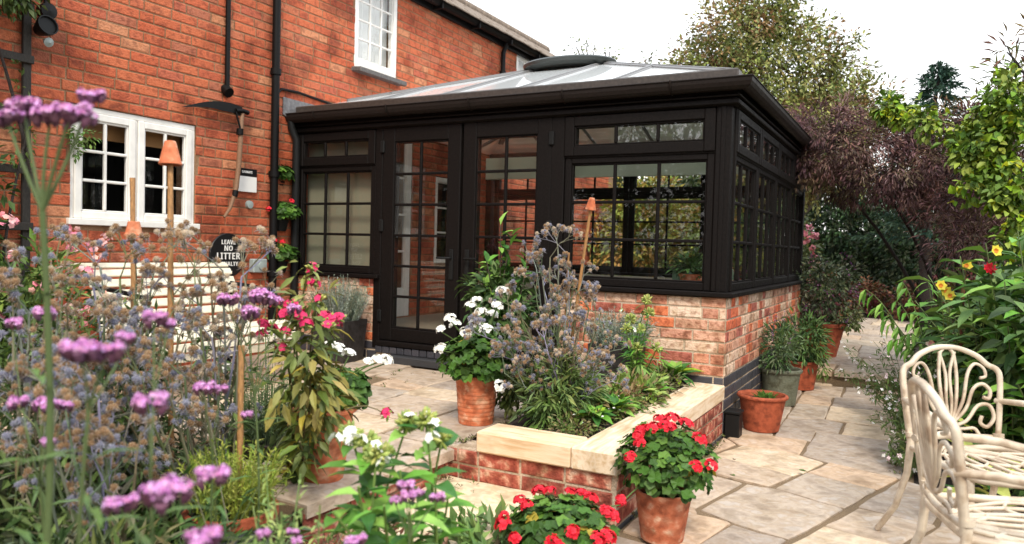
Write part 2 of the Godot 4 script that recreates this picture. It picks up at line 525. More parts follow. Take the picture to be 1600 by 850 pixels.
# ---------------------------------------------------------------- glazed frames
# o is the outer bottom left corner, axes x along, y up, z out. Children: frame, glazing_bar, pane.
func sash(called: String, parent: Node, t: Transform3D, w: float, h: float, nx: int, ny: int, fw: float, deep: float, bar: float, m: Material, proud := 0.0, foot := -1.0, back := -0.02) -> Node3D:
	var o := node(called, parent, t)
	if foot < 0: foot = fw
	var b := B.new()
	b.bx(0, fw, 0, h, -deep, proud, 0.006)
	b.bx(w - fw, w, 0, h, -deep, proud, 0.006)
	b.bx(fw, w - fw, h - fw, h, -deep, proud - 0.001, 0.006)
	b.bx(fw, w - fw, 0, foot, -deep, proud - 0.001, 0.006)
	# glazing bead
	for q in [[fw, fw + 0.012, foot, h - fw], [w - fw - 0.012, w - fw, foot, h - fw]]: b.bx(q[0], q[1], q[2], q[3], -deep + 0.01, proud - 0.012, 0.004)
	for q in [[foot, foot + 0.012], [h - fw - 0.012, h - fw]]: b.bx(fw + 0.012, w - fw - 0.012, q[0], q[1], -deep + 0.01, proud - 0.012, 0.004)
	b.put("frame", m, o)
	var gx0 := fw + 0.012
	var gx1 := w - fw - 0.012
	var gy0 := foot + 0.012
	var gy1 := h - fw - 0.012
	for i in range(1, nx):
		var x := lerpf(gx0, gx1, float(i) / nx)
		var g := B.new()
		g.bx(x - bar / 2, x + bar / 2, gy0, gy1, back - 0.012, back + 0.014, 0.005)
		g.put("glazing_bar", m, o)
	for k in range(1, ny):
		var y := lerpf(gy0, gy1, float(k) / ny)
		var g := B.new()
		g.bx(gx0, gx1, y - bar / 2, y + bar / 2, back - 0.010, back + 0.012, 0.005)
		g.put("glazing_bar", m, o)
	for i in nx:
		for k in ny:
			var p := B.new()
			var xa := lerpf(gx0, gx1, float(i) / nx) + (bar * 0.4 if i else -0.004)
			var xb := lerpf(gx0, gx1, float(i + 1) / nx) - (bar * 0.4 if i < nx - 1 else -0.004)
			var ya := lerpf(gy0, gy1, float(k) / ny) + (bar * 0.4 if k else -0.004)
			var yb := lerpf(gy0, gy1, float(k + 1) / ny) - (bar * 0.4 if k < ny - 1 else -0.004)
			p.quad(Vector3(xa, ya, back), Vector3(xb, ya, back), Vector3(xb, yb, back), Vector3(xa, yb, back))
			p.put("pane", M["window glass"], o)
	return o


const EYE := Vector3(-4.9677, 1.2013, 1.1058)


func set_view() -> void:
	var cam := Camera3D.new()
	cam.name = "camera"
	cam.transform = Transform3D(Basis(Vector3(0.47902158, 0.0270204, 0.87738716), Vector3(0.01567796, 0.99910334, -0.03932842), Vector3(-0.87766311, 0.0325948, 0.47816843)).orthonormalized(), EYE)
	cam.fov = rad_to_deg(2.0 * atan(425.0 / 1170.77))
	cam.near = 0.05
	cam.far = 600.0
	var ca := CameraAttributesPhysical.new()
	ca.frustum_focal_length = 33.057
	ca.frustum_focus_distance = 4.6
	ca.exposure_aperture = 3.4
	ca.frustum_near = 0.05
	ca.frustum_far = 600.0
	cam.attributes = ca
	add_child(cam)
	var we := WorldEnvironment.new()
	we.name = "world"
	var e := Environment.new()
	e.background_mode = Environment.BG_SKY
	var sm := ProceduralSkyMaterial.new()
	sm.sky_top_color = Color(0.93, 0.965, 1.0)
	sm.sky_horizon_color = Color(1.0, 0.985, 0.96)
	sm.sky_curve = 0.2
	sm.ground_bottom_color = Color(0.2, 0.19, 0.16)
	sm.ground_horizon_color = Color(0.6, 0.6, 0.56)
	sm.sky_energy_multiplier = 1.1
	sm.sun_angle_max = 1.0
	var sky := Sky.new()
	sky.sky_material = sm
	e.sky = sky
	e.tonemap_mode = Environment.TONE_MAPPER_LINEAR
	e.tonemap_exposure = 1.7
	e.sdfgi_enabled = true
	e.ssao_enabled = true
	e.ssil_enabled = true
	we.environment = e
	add_child(we)
	var sun := DirectionalLight3D.new()
	sun.name = "sun"
	sun.light_energy = 0.62
	sun.light_color = Color(1.0, 0.965, 0.90)
	sun.light_angular_distance = 14.0
	sun.shadow_enabled = true
	add_child(sun)
	sun.look_at_from_position(Vector3.ZERO, Vector3(0.62, -0.74, -0.36))


# ---------------------------------------------------------------- ground, path, patio, steps
func flag(parent: Node, poly: PackedVector2Array, top: float, m: Material, thick := 0.05, called := "paving_stone") -> void:
	var ctr := Vector2()
	for p in poly: ctr += p / poly.size()
	var edge := PackedVector2Array()
	for i in poly.size():
		var a := poly[i].move_toward(ctr, 0.008)
		var b := poly[(i + 1) % poly.size()].move_toward(ctr, 0.008)
		var k := maxi(2, int(a.distance_to(b) / 0.11))
		for s in k:
			var p := a.lerp(b, float(s) / k)
			edge.append(p + Vector2(rf(-1, 1), rf(-1, 1)) * (0.006 if s else 0.003))
	var b := B.new()
	var tilt := Vector2(rf(-0.006, 0.006), rf(-0.006, 0.006))
	var lift := rf(-0.003, 0.004)
	var m3 := func(p: Vector2, y: float): return Vector3(p.x, top + y + lift + (p - ctr).dot(tilt), p.y)
	var nn := edge.size()
	var ins := PackedVector2Array()
	var up := PackedFloat32Array()
	for p in edge:
		ins.append(p.move_toward(ctr, rf(0.010, 0.020)))
		up.append(rf(-0.002, 0.002))
	var mid: Vector3 = m3.call(ctr, rf(-0.001, 0.003))
	var area := 0.0
	for i in nn:
		area += edge[i].cross(edge[(i + 1) % nn])
	for i in nn:
		var i0 := i
		var i1 := (i + 1) % nn
		if area > 0:
			var w := i0
			i0 = i1
			i1 = w
		var t0: Vector3 = m3.call(ins[i0], up[i0])
		var t1: Vector3 = m3.call(ins[i1], up[i1])
		var e0: Vector3 = m3.call(edge[i0], -0.009)
		var e1: Vector3 = m3.call(edge[i1], -0.009)
		var n0 := Vector3(edge[i0].x - ctr.x, 0, edge[i0].y - ctr.y).normalized()
		b.t3(mid, t0, t1, Vector3.UP, Vector3.UP, Vector3.UP)
		var nu := (Vector3.UP + n0 * 0.9).normalized()
		b.t3(t0, e0, e1, Vector3.UP, nu, nu)
		b.t3(t0, e1, t1, Vector3.UP, nu, Vector3.UP)
		b.quad(e0, e0 + Vector3.DOWN * thick, e1 + Vector3.DOWN * thick, e1)
	b.put(called, m, parent)


# random coursed flags over a rectangle: rows run along z, stones of mixed length in each
func flag_rows(parent: Node, x0: float, x1: float, z0: float, z1: float, top: float, thick := 0.05) -> void:
	var x := x0
	while x < x1 - 0.08:
		var w: float = pick([0.3, 0.3, 0.45, 0.6])
		if x1 - x - w < 0.16: w = x1 - x
		var z := z0 - rf(0.0, 0.25)
		while z < z1 - 0.02:
			var l: float = pick([0.3, 0.45, 0.6, 0.6, 0.75])
			if z1 - z - l < 0.14: l = z1 - z
			var za := maxf(z, z0)
			if z + l - za > 0.1:
				flag(parent, PackedVector2Array([Vector2(x, za), Vector2(x + w, za), Vector2(x + w, z + l), Vector2(x, z + l)]), top, pick(M.flags), thick)
			z += l
		x += w


const PATIO := 0.235


func poly(a: Array) -> PackedVector2Array:
	var p := PackedVector2Array()
	for i in range(0, a.size(), 2): p.append(Vector2(a[i], a[i + 1]))
	return p


func build_ground() -> void:
	var g := setting("ground")
	var b := B.new()
	# garden soil as one gently uneven sheet out to the horizon
	var cut := [-300.0, -60, -20, -12, -8, -6, -5, -4.5, -4, -3.6, -3.2, -2.8, -2.4, -2, -1.5, -1, -0.5, 0, 0.5, 1, 1.4, 1.8, 2.3, 3, 4, 5.5, 7, 9, 12, 20, 60, 300]
	var f := FastNoiseLite.new()
	f.frequency = 0.9
	f.seed = 4
	var hh := func(x: float, z: float):
		var p := -0.035 + f.get_noise_2d(x, z) * 0.03
		if z > 1.15 and x > -0.9: p += 0.06
		return p
	for i in cut.size() - 1:
		for k in cut.size() - 1:
			var xa: float = cut[i]; var xb: float = cut[i + 1]; var za: float = cut[k]; var zb: float = cut[k + 1]
			b.quad(Vector3(xa, hh.call(xa, zb), zb), Vector3(xb, hh.call(xb, zb), zb), Vector3(xb, hh.call(xb, za), za), Vector3(xa, hh.call(xa, za), za))
	b.put("soil", M.soil, g)

	var p := setting("path")
	var sb := B.new()
	sb.bx(-4.2, 2.62, -0.10, -0.014, 0.0, 1.12)
	sb.bx(-4.2, -0.62, -0.10, -0.0145, 1.12, 2.2)
	sb.bx(-1.9, -0.0, -0.10, -0.015, -0.012, 0.0)
	sb.put("sand_bed", M["sand joint"], p)
	var F: Array = M.flags
	for s in [
		[4, [-0.13, 0.13, 0.0, 0.03, 0.14, 0.04, 0.23, 0.25, 0.23, 0.51, -0.17, 0.51]],
		[6, [-0.47, 0.06, -0.14, 0.15, -0.18, 0.52, -0.27, 0.66, -0.56, 0.585, -0.65, 0.54]],
		[4, [-0.45, 0.04, -0.02, 0.02, -0.13, 0.13]],
		[2, [-0.49, 0.07, -0.66, 0.54, -0.93, 0.465, -0.90, 0.33, -0.80, 0.02, -0.62, 0.02]],
		[7, [-0.93, 0.33, -1.46, 0.22, -1.40, 0.02, -0.82, 0.02]],
		[1, [-1.47, 0.24, -0.95, 0.345, -0.95, 0.49, -1.08, 0.83, -1.36, 0.755, -1.63, 0.66, -1.56, 0.41]],
		[1, [-0.94, 0.49, -0.55, 0.59, -0.67, 0.955, -1.07, 0.83]],
		[4, [-0.54, 0.59, -0.26, 0.675, -0.38, 1.05, -0.66, 0.96]],
		[0, [-0.16, 0.52, 0.52, 0.52, 0.53, 0.68, 0.53, 1.04, -0.02, 1.09, -0.36, 1.06, -0.25, 0.675]],
		[0, [0.25, 0.29, 0.83, 0.27, 0.97, 0.53, 0.92, 0.665, 0.54, 0.665, 0.53, 0.52, 0.24, 0.52]],
		[3, [0.55, 0.675, 0.93, 0.67, 0.95, 1.02, 0.55, 1.05]],
		[6, [0.98, 0.53, 1.52, 0.51, 1.57, 1.0, 0.96, 1.02]],
		[1, [0.85, 0.28, 1.48, 0.26, 1.52, 0.51, 0.98, 0.53]],
		[4, [1.5, 0.26, 1.94, 0.24, 1.97, 0.49, 1.54, 0.51]],
		[5, [1.54, 0.52, 1.98, 0.5, 2.07, 1.0, 1.59, 1.01]],
		[2, [1.97, 0.25, 2.48, 0.22, 2.57, 0.53, 1.99, 0.55]],
		[0, [2.0, 0.56, 2.57, 0.545, 2.62, 0.8, 2.08, 0.81]],
		[4, [2.09, 0.82, 2.62, 0.81, 2.62, 1.02, 2.09, 1.02]],
		[3, [2.5, 0.22, 2.64, 0.22, 2.64, 0.43, 2.58, 0.43]],
		[2, [0.14, 0.02, 0.9, 0.02, 0.85, 0.27, 0.24, 0.28]],
		[1, [0.91, 0.02, 1.6, 0.02, 1.5, 0.25, 0.86, 0.27]],
		[5, [1.61, 0.02, 2.62, 0.02, 2.62, 0.21, 1.51, 0.245]],
		[4, [-1.54, 0.25, -1.57, 0.41, -1.64, 0.4, -1.98, 0.33, -1.93, 0.02, -1.42, 0.02, -1.47, 0.22]],
		[5, [-1.99, 0.33, -1.59, 0.415, -1.64, 0.655, -2.06, 0.54]],
		[6, [-1.70, 0.66, -1.38, 0.765, -1.46, 1.07, -1.86, 0.95]],
		[2, [-1.36, 0.77, -1.01, 0.885, -1.08, 1.22, -1.45, 1.07]],
		[0, [-0.99, 0.88, -0.38, 1.06, -0.5, 1.28, -1.07, 1.2]],
		[1, [-2.08, 0.54, -1.71, 0.655, -1.87, 0.95, -2.2, 0.85]],
		[3, [-2.6, 0.35, -2.09, 0.54, -2.2, 0.85, -2.7, 0.8]],
		[2, [-1.86, 0.96, -1.46, 1.08, -1.09, 1.23, -1.15, 1.6, -1.9, 1.6]],
		[1, [-2.7, 0.82, -2.2, 0.86, -1.88, 0.96, -1.92, 1.6, -2.7, 1.6]],
		[0, [-1.14, 1.22, -0.62, 1.28, -0.64, 1.7, -1.14, 1.6]],
		[5, [-2.6, 0.02, -1.99, 0.02, -2.0, 0.32, -2.09, 0.53, -2.6, 0.34]],
	]: flag(p, poly(s[1]), 0.0, F[s[0]])
	flag_rows(p, -1.9, -0.65, 1.62, 2.2, 0.0)
	# the raised far half of the path, one step up
	var q := setting("path")
	var qb := B.new()
	qb.bx(2.66, 9.6, -0.2, 0.118, -0.06, 1.06)
	qb.put("sand_bed", M["sand joint"], q)
	for s in [[4, [2.60, 0.02, 2.62, 0.42, 3.1, 0.42, 3.1, 0.02]], [1, [2.62, 0.43, 2.64, 1.05, 3.15, 1.05, 3.1, 0.43]], [0, [3.11, 0.02, 3.7, 0.02, 3.75, 0.6, 3.11, 0.6]], [2, [3.12, 0.61, 3.75, 0.61, 3.8, 1.05, 3.17, 1.05]]]:
		flag(q, poly(s[1]), 0.135, F[s[0]])
	flag_rows(q, 3.82, 9.5, 0.0, 1.05, 0.135)


func build_patio() -> void:
	var p := setting("patio")
	var b := B.new()
	b.bx(-2.92, -0.0, -0.1, PATIO - 0.016, -3.83, -0.86)
	b.put("sand_bed", M["sand joint"], p)
	var F: Array = M.flags
	# stones read off the joints in front of the doors
	for s in [
		[2, [-2.46, -1.30, -1.93, -1.30, -1.95, -0.82, -2.46, -0.83]],
		[1, [-1.92, -1.28, -1.26, -1.27, -1.24, -0.81, -1.94, -0.82]],
		[6, [-2.46, -1.70, -1.62, -1.70, -1.64, -1.31, -2.46, -1.31]],
		[2, [-1.61, -1.80, -1.04, -1.80, -1.06, -1.29, -1.62, -1.29]],
		[3, [-1.03, -1.84, -0.76, -1.84, -0.76, -1.29, -1.05, -1.29]],
		[1, [-1.50, -2.35, -0.92, -2.35, -0.94, -1.82, -1.50, -1.82]],
		[4, [-0.91, -2.20, -0.62, -2.22, -0.75, -1.85, -0.92, -1.85]],
		[2, [-0.60, -2.41, -0.15, -2.41, -0.15, -1.86, -0.74, -1.86]],
		[0, [-0.74, -1.84, -0.15, -1.84, -0.15, -1.29, -0.75, -1.29]],
		[5, [-1.22, -1.27, -0.6, -1.27, -0.6, -0.82, -1.22, -0.82]],
		[0, [-0.59, -1.27, -0.03, -1.27, -0.03, -0.82, -0.59, -0.82]],
		[7, [-2.92, -1.30, -2.47, -1.30, -2.47, -0.83, -2.92, -0.84]],
		[4, [-2.92, -1.80, -2.47, -1.80, -2.47, -1.31, -2.92, -1.31]],
		[3, [-0.14, -1.85, -0.03, -1.85, -0.03, -1.29, -0.14, -1.29]],
		[2, [-0.90, -2.75, -0.03, -2.75, -0.03, -2.42, -0.90, -2.42]],
		[1, [-2.46, -2.3, -1.51, -2.3, -1.51, -1.71, -2.46, -1.71]],
		[6, [-1.5, -2.75, -0.91, -2.75, -0.91, -2.36, -1.5, -2.36]],
	]: flag(p, poly(s[1]), PATIO, F[s[0]])
	flag_rows(p, -2.92, -1.52, -2.9, -2.31, PATIO)
	flag_rows(p, -2.92, -0.03, -3.82, -2.76, PATIO)
	# brick riser under the patio edge
	var lw := node("riser", p)
	var t := Transform3D(Basis(), Vector3(0, 0, -0.86))
	add_bricks(lay(-2.92, -1.96, -0.02, 3, [], 0.3), M.weathered, lw, t)
	var k := B.new()
	k.bx(-2.92, -1.96, -0.1, 0.2, -0.92, -0.862)
	k.put("mortar", M["sand joint"], lw)

	# the lower step between patio and path
	var st := setting("step")
	var u := B.new()
	u.bx(-2.74, -1.955, -0.1, 0.05, -0.86, -0.30)
	u.put("base", M["slab edge"], st)
	for s in [[-2.74, -2.33], [-2.33, -1.957]]:
		flag(st, poly([s[0], -0.86, s[1], -0.86, s[1], -0.275, s[0], -0.275]), 0.1, M["pale slab"], 0.055, "step_slab")


# ---------------------------------------------------------------- the brick house
const WALL := -3.836


func build_house() -> void:
	var house := thing("brick_house", "long two-storey red brick house with white cottage windows and black pipes", "house")
	var holes := [[-2.02, -1.05, 1.30, 2.075], [0.757, 1.425, 2.90, 3.86], [4.07, 4.75, 2.9, 3.86], [-0.02, 0.02, 0.0, 0.0], [0.95, 1.75, 0.42, 2.42], [2.2, 3.1, 1.0, 2.0]]
	var wt := Transform3D(Basis(), Vector3(0, 0, WALL))
	var wall := node("wall", house)
	# mortar bed with the openings left out
	var b := B.new()
	var xs := [-5.5, -2.02, -1.05, 0.757, 0.95, 1.425, 1.75, 2.2, 3.1, 4.07, 4.75, 8.0]
	var ys := [-0.1, 0.42, 1.0, 1.30, 2.0, 2.075, 2.42, 2.90, 3.86, 3.97]
	for i in xs.size() - 1:
		for k in ys.size() - 1:
			var cx: float = (xs[i] + xs[i + 1]) / 2
			var cy: float = (ys[k] + ys[k + 1]) / 2
			var open := false
			for h in holes:
				if cx > h[0] and cx < h[1] and cy > h[2] and cy < h[3]: open = true
			if not open: b.bx(xs[i], xs[i + 1], ys[k], ys[k + 1], WALL - 0.22, WALL, 0.0)
	b.put("mortar", M["house mortar"], wall)
	var all := lay(-5.4, 7.6, 0.2, 50, holes, 0.22)
	all.sort_custom(func(p, q): return score(p) < score(q))
	var rest := B.new()
	for i in all.size():
		var s: Array = all[i]
		if i < 300:
			piece("brick", brick_mesh(), pick(M.house_bricks), wall, brick_at(s, wt))
		else:
			var hb: Array = pick(M.house_cols)
			rest.col = lin(hb[0], hb[1], hb[2])
			var at := brick_at(s, wt)
			var arr: Array = brick_mesh().surface_get_arrays(0)
			var vv: PackedVector3Array = arr[0]
			var nv: PackedVector3Array = arr[1]
			for j in vv.size():
				rest.v.append(at * vv[j])
				rest.n.append(nv[j])
				rest.c.append(rest.col)
	rest.put("brickwork", M["house brickwork"], wall).set_meta("kind", "stuff")
	# the other sides, floor and rooms
	var sh := B.new()
	sh.bx(-5.5, -5.3, -0.1, 3.97, -7.1, WALL - 0.221, 0.0)
	sh.bx(7.8, 8.0, -0.1, 3.97, -7.1, WALL - 0.221, 0.0)
	sh.bx(-5.5, 8.0, -0.1, 3.97, -7.3, -7.1, 0.0)
	sh.put("far_walls", M["house bricks" if false else "house mortar"], house)
	var rm := B.new()
	rm.bx(-5.29, 7.79, 0.2, 0.25, -7.09, WALL - 0.23, 0.0)
	rm.bx(-5.29, 7.79, 2.5, 2.6, -7.09, WALL - 0.23, 0.0)
	for x in [-2.9, 0.2, 2.0, 3.5, 6.0]: rm.bx(x, x + 0.1, 0.25, 3.9, -7.09, WALL - 0.23, 0.0)
	rm.put("rooms", M["dark room"], house)
	# roof
	var roof := node("roof", house)
	var r := B.new()
	var eave := Vector3(0, 3.93, WALL + 0.16)
	var top := Vector3(0, 5.06, -5.5)
	var back := Vector3(0, 3.93, -7.4)
	r.quad(eave + Vector3(-5.6, 0, 0), eave + Vector3(8.1, 0, 0), top + Vector3(8.1, 0, 0), top + Vector3(-5.6, 0, 0))
	r.quad(back + Vector3(8.1, 0, 0), back + Vector3(-5.6, 0, 0), top + Vector3(-5.6, 0, 0), top + Vector3(8.1, 0, 0))
	r.bx(-5.5, 8.0, 3.9, 3.92, -7.3, WALL + 0.14, 0.0)
	r.tri(Vector3(-5.5, 3.92, WALL), top + Vector3(-5.5, 0, 0), Vector3(-5.5, 3.92, -7.3))
	r.tri(Vector3(8.0, 3.92, WALL), Vector3(8.0, 3.92, -7.3), top + Vector3(8.0, 0, 0))
	r.put("deck", M["dark room"], roof)
	var tl := B.new()
	var sl := (top - eave)
	var up := sl.normalized()
	var out := Vector3.RIGHT.cross(up) * -1.0
	var nrow := int(sl.length() / 0.1)
	for k in nrow + 1:
		var x := 0.4 - (0.085 if k % 2 else 0.0)
		while x < 8.1:
			var bs := Basis(Vector3.RIGHT, up, Vector3.RIGHT.cross(up)).rotated(Vector3.RIGHT, rf(0.02, 0.07))
			tl.box(Transform3D(bs, eave + up * (k * 0.1 + 0.03) + Vector3(x, 0, 0) + Vector3.RIGHT.cross(up) * rf(0.012, 0.02)), Vector3(0.163, 0.17, 0.012), 0.0)
			x += 0.17
	tl.put("tiles", M["roof slate"], roof).set_meta("kind", "stuff")
	for i in 20:
		var rd := B.new()
		rd.tube(PackedVector3Array([Vector3(0.3 + i * 0.4, 5.06, -5.5), Vector3(0.69 + i * 0.4, 5.06, -5.5)]), PackedFloat32Array([0.1]), 10)
		rd.put("ridge_tile", M["roof slate"], roof)
	# fascia, gutter and pipes
	var fa := B.new()
	fa.bx(-5.6, 8.1, 3.82, 3.93, WALL + 0.02, WALL + 0.05)
	fa.put("fascia", M["black iron"], house)
	var gu := B.new()
	var half := PackedVector3Array()
	for a in 9: half.append(Vector3(0, 3.93 - 0.07 * sin(PI * a / 8.0), WALL + 0.115 - 0.06 * cos(PI * a / 8.0)))
	for a in 8: gu.quad(half[a] + Vector3(-5.6, 0, 0), half[a] + Vector3(8.1, 0, 0), half[a + 1] + Vector3(8.1, 0, 0), half[a + 1] + Vector3(-5.6, 0, 0))
	gu.bx(-5.6, 8.1, 3.925, 3.94, WALL + 0.165, WALL + 0.178)
	gu.put("gutter", M["black iron"], house)
	for i in 12:
		var br := B.new()
		br.bx(-2 + i * 0.8, -1.98 + i * 0.8, 3.83, 3.95, WALL + 0.05, WALL + 0.18)
		br.put("gutter_bracket", M["black iron"], house)
	for q in [[-0.295, 0.24, 3.84, 0.034], [3.615, 2.6, 3.86, 0.03]]:
		var dp := B.new()
		dp.tube(PackedVector3Array([Vector3(q[0], q[1], WALL + 0.05), Vector3(q[0], q[2] - 0.12, WALL + 0.05), Vector3(q[0], q[2], WALL + 0.1)]), PackedFloat32Array([q[3]]), 10)
		for y in [0.9, 1.75, 2.62, 3.45]:
			if y > q[1]: dp.tube(PackedVector3Array([Vector3(q[0], y, WALL + 0.05), Vector3(q[0], y + 0.05, WALL + 0.05)]), PackedFloat32Array([q[3] + 0.012]), 10)
		dp.put("downpipe", M["black iron"], house)
	var cb := B.new()
	cb.tube(PackedVector3Array([Vector3(-0.785, 3.86, WALL + 0.03), Vector3(-0.785, 2.38, WALL + 0.03)]), PackedFloat32Array([0.02]), 8)
	cb.tube(PackedVector3Array([Vector3(-0.785, 2.41, WALL + 0.0), Vector3(-0.785, 2.37, WALL + 0.055)]), PackedFloat32Array([0.042, 0.042]), 12)
	cb.put("pipe", M["black iron"], house)
	var cl := B.new()
	cl.tube(PackedVector3Array([Vector3(-0.29, 2.44, WALL + 0.03), Vector3(-0.2, 2.52, WALL + 0.022), Vector3(0.0, 2.53, WALL + 0.018), Vector3(0.6, 2.49, WALL + 0.018), Vector3(0.95, 2.47, WALL + 0.02)]), PackedFloat32Array([0.012]), 6)
	cl.put("cable", M["black iron"], house)
	# lead flashing where the conservatory roof meets the wall
	var lf := B.new()
	var fl := [Vector3(-0.17, 2.46, WALL + 0.014), Vector3(-0.17, 2.31, WALL + 0.016), Vector3(-0.1, 2.27, WALL + 0.03), Vector3(0.85, 2.36, WALL + 0.016), Vector3(0.8, 2.45, WALL + 0.014)]
	lf.tri(fl[0], fl[1], fl[2]); lf.tri(fl[0], fl[2], fl[3]); lf.tri(fl[0], fl[3], fl[4])
	for i in 5:
		var a: Vector3 = fl[i]; var c: Vector3 = fl[(i + 1) % 5]
		lf.quad(c, a, a + Vector3(0, 0, -0.016), c + Vector3(0, 0, -0.016))
	lf.put("flashing", M.lead, house)
	# windows
	var W: Material = M["white paint"]
	var w1 := node("window", house)
	var wf := B.new()
	wf.bx(-2.02, -1.05, 2.035, 2.072, WALL - 0.1, WALL - 0.01)
	wf.bx(-2.045, -1.025, 1.275, 1.318, WALL - 0.1, WALL + 0.035)
	wf.bx(-2.02, -1.99, 1.318, 2.035, WALL - 0.1, WALL - 0.01)
	wf.bx(-1.08, -1.05, 1.318, 2.035, WALL - 0.1, WALL - 0.01)
	wf.bx(-1.55, -1.53, 1.318, 2.035, WALL - 0.1, WALL - 0.012)
	wf.put("outer_frame", W, w1)
	for x in [-1.989, -1.528]:
		sash("casement", house, Transform3D(Basis(), Vector3(x, 1.319, WALL + 0.002)), 0.438 if x < -1.6 else 0.447, 0.715, 2, 3, 0.05, 0.05, 0.02, W)
	var ab := B.new()
	ab.bx(-2.0, -1.07, 1.88, 2.04, WALL - 0.16, WALL - 0.15)
	ab.put("roller_blind", M["amber blind"], house)
	for q in [[0.757, 1.425, 3], [4.07, 4.75, 3]]:
		sash("window", house, Transform3D(Basis(), Vector3(q[0], 2.925, WALL + 0.002)), q[1] - q[0], 0.93, q[2], 4, 0.06, 0.07, 0.02, W, 0.0, 0.1)
		var si := B.new()
		si.box(Transform3D(Basis(Vector3.RIGHT, 0.08), Vector3((q[0] + q[1]) / 2, 2.9, WALL + 0.02)), Vector3(q[1] - q[0] + 0.08, 0.045, 0.2), 0.006)
		si.put("window_sill", M["slate sill"], house)
		var cu := B.new()
		for k in 12:
			var xa: float = lerpf(q[0] + 0.02, q[1] - 0.02, k / 12.0)
			var xb: float = lerpf(q[0] + 0.02, q[1] - 0.02, (k + 1) / 12.0)
			cu.quad(Vector3(xa, 2.93, WALL - 0.12 - 0.02 * (k % 2)), Vector3(xb, 2.93, WALL - 0.12 - 0.02 * ((k + 1) % 2)), Vector3(xb, 3.85, WALL - 0.12 - 0.02 * ((k + 1) % 2)), Vector3(xa, 3.85, WALL - 0.12 - 0.02 * (k % 2)))
		cu.put("net_curtain", M["net curtain"], house)
	# inside the conservatory: white french door and window of the house
	sash("house_door", house, Transform3D(Basis(), Vector3(0.955, 0.42, WALL + 0.0)), 0.79, 1.995, 2, 4, 0.09, 0.05, 0.024, W, 0.0, 0.3)
	sash("window", house, Transform3D(Basis(), Vector3(2.205, 1.0, WALL + 0.0)), 0.89, 0.995, 3, 3, 0.055, 0.05, 0.02, W)


func score(s: Array) -> float:   # how small a brick shows: its distance, with those out of view put last
	var x: float = (s[0] + s[1]) / 2
	var d := EYE.distance_to(Vector3(x, s[2], WALL))
	if x < -2.75 or s[2] < 0.8 or s[2] > 3.3: d += 100.0
	return d


# ---------------------------------------------------------------- the conservatory
const LEN := 3.43


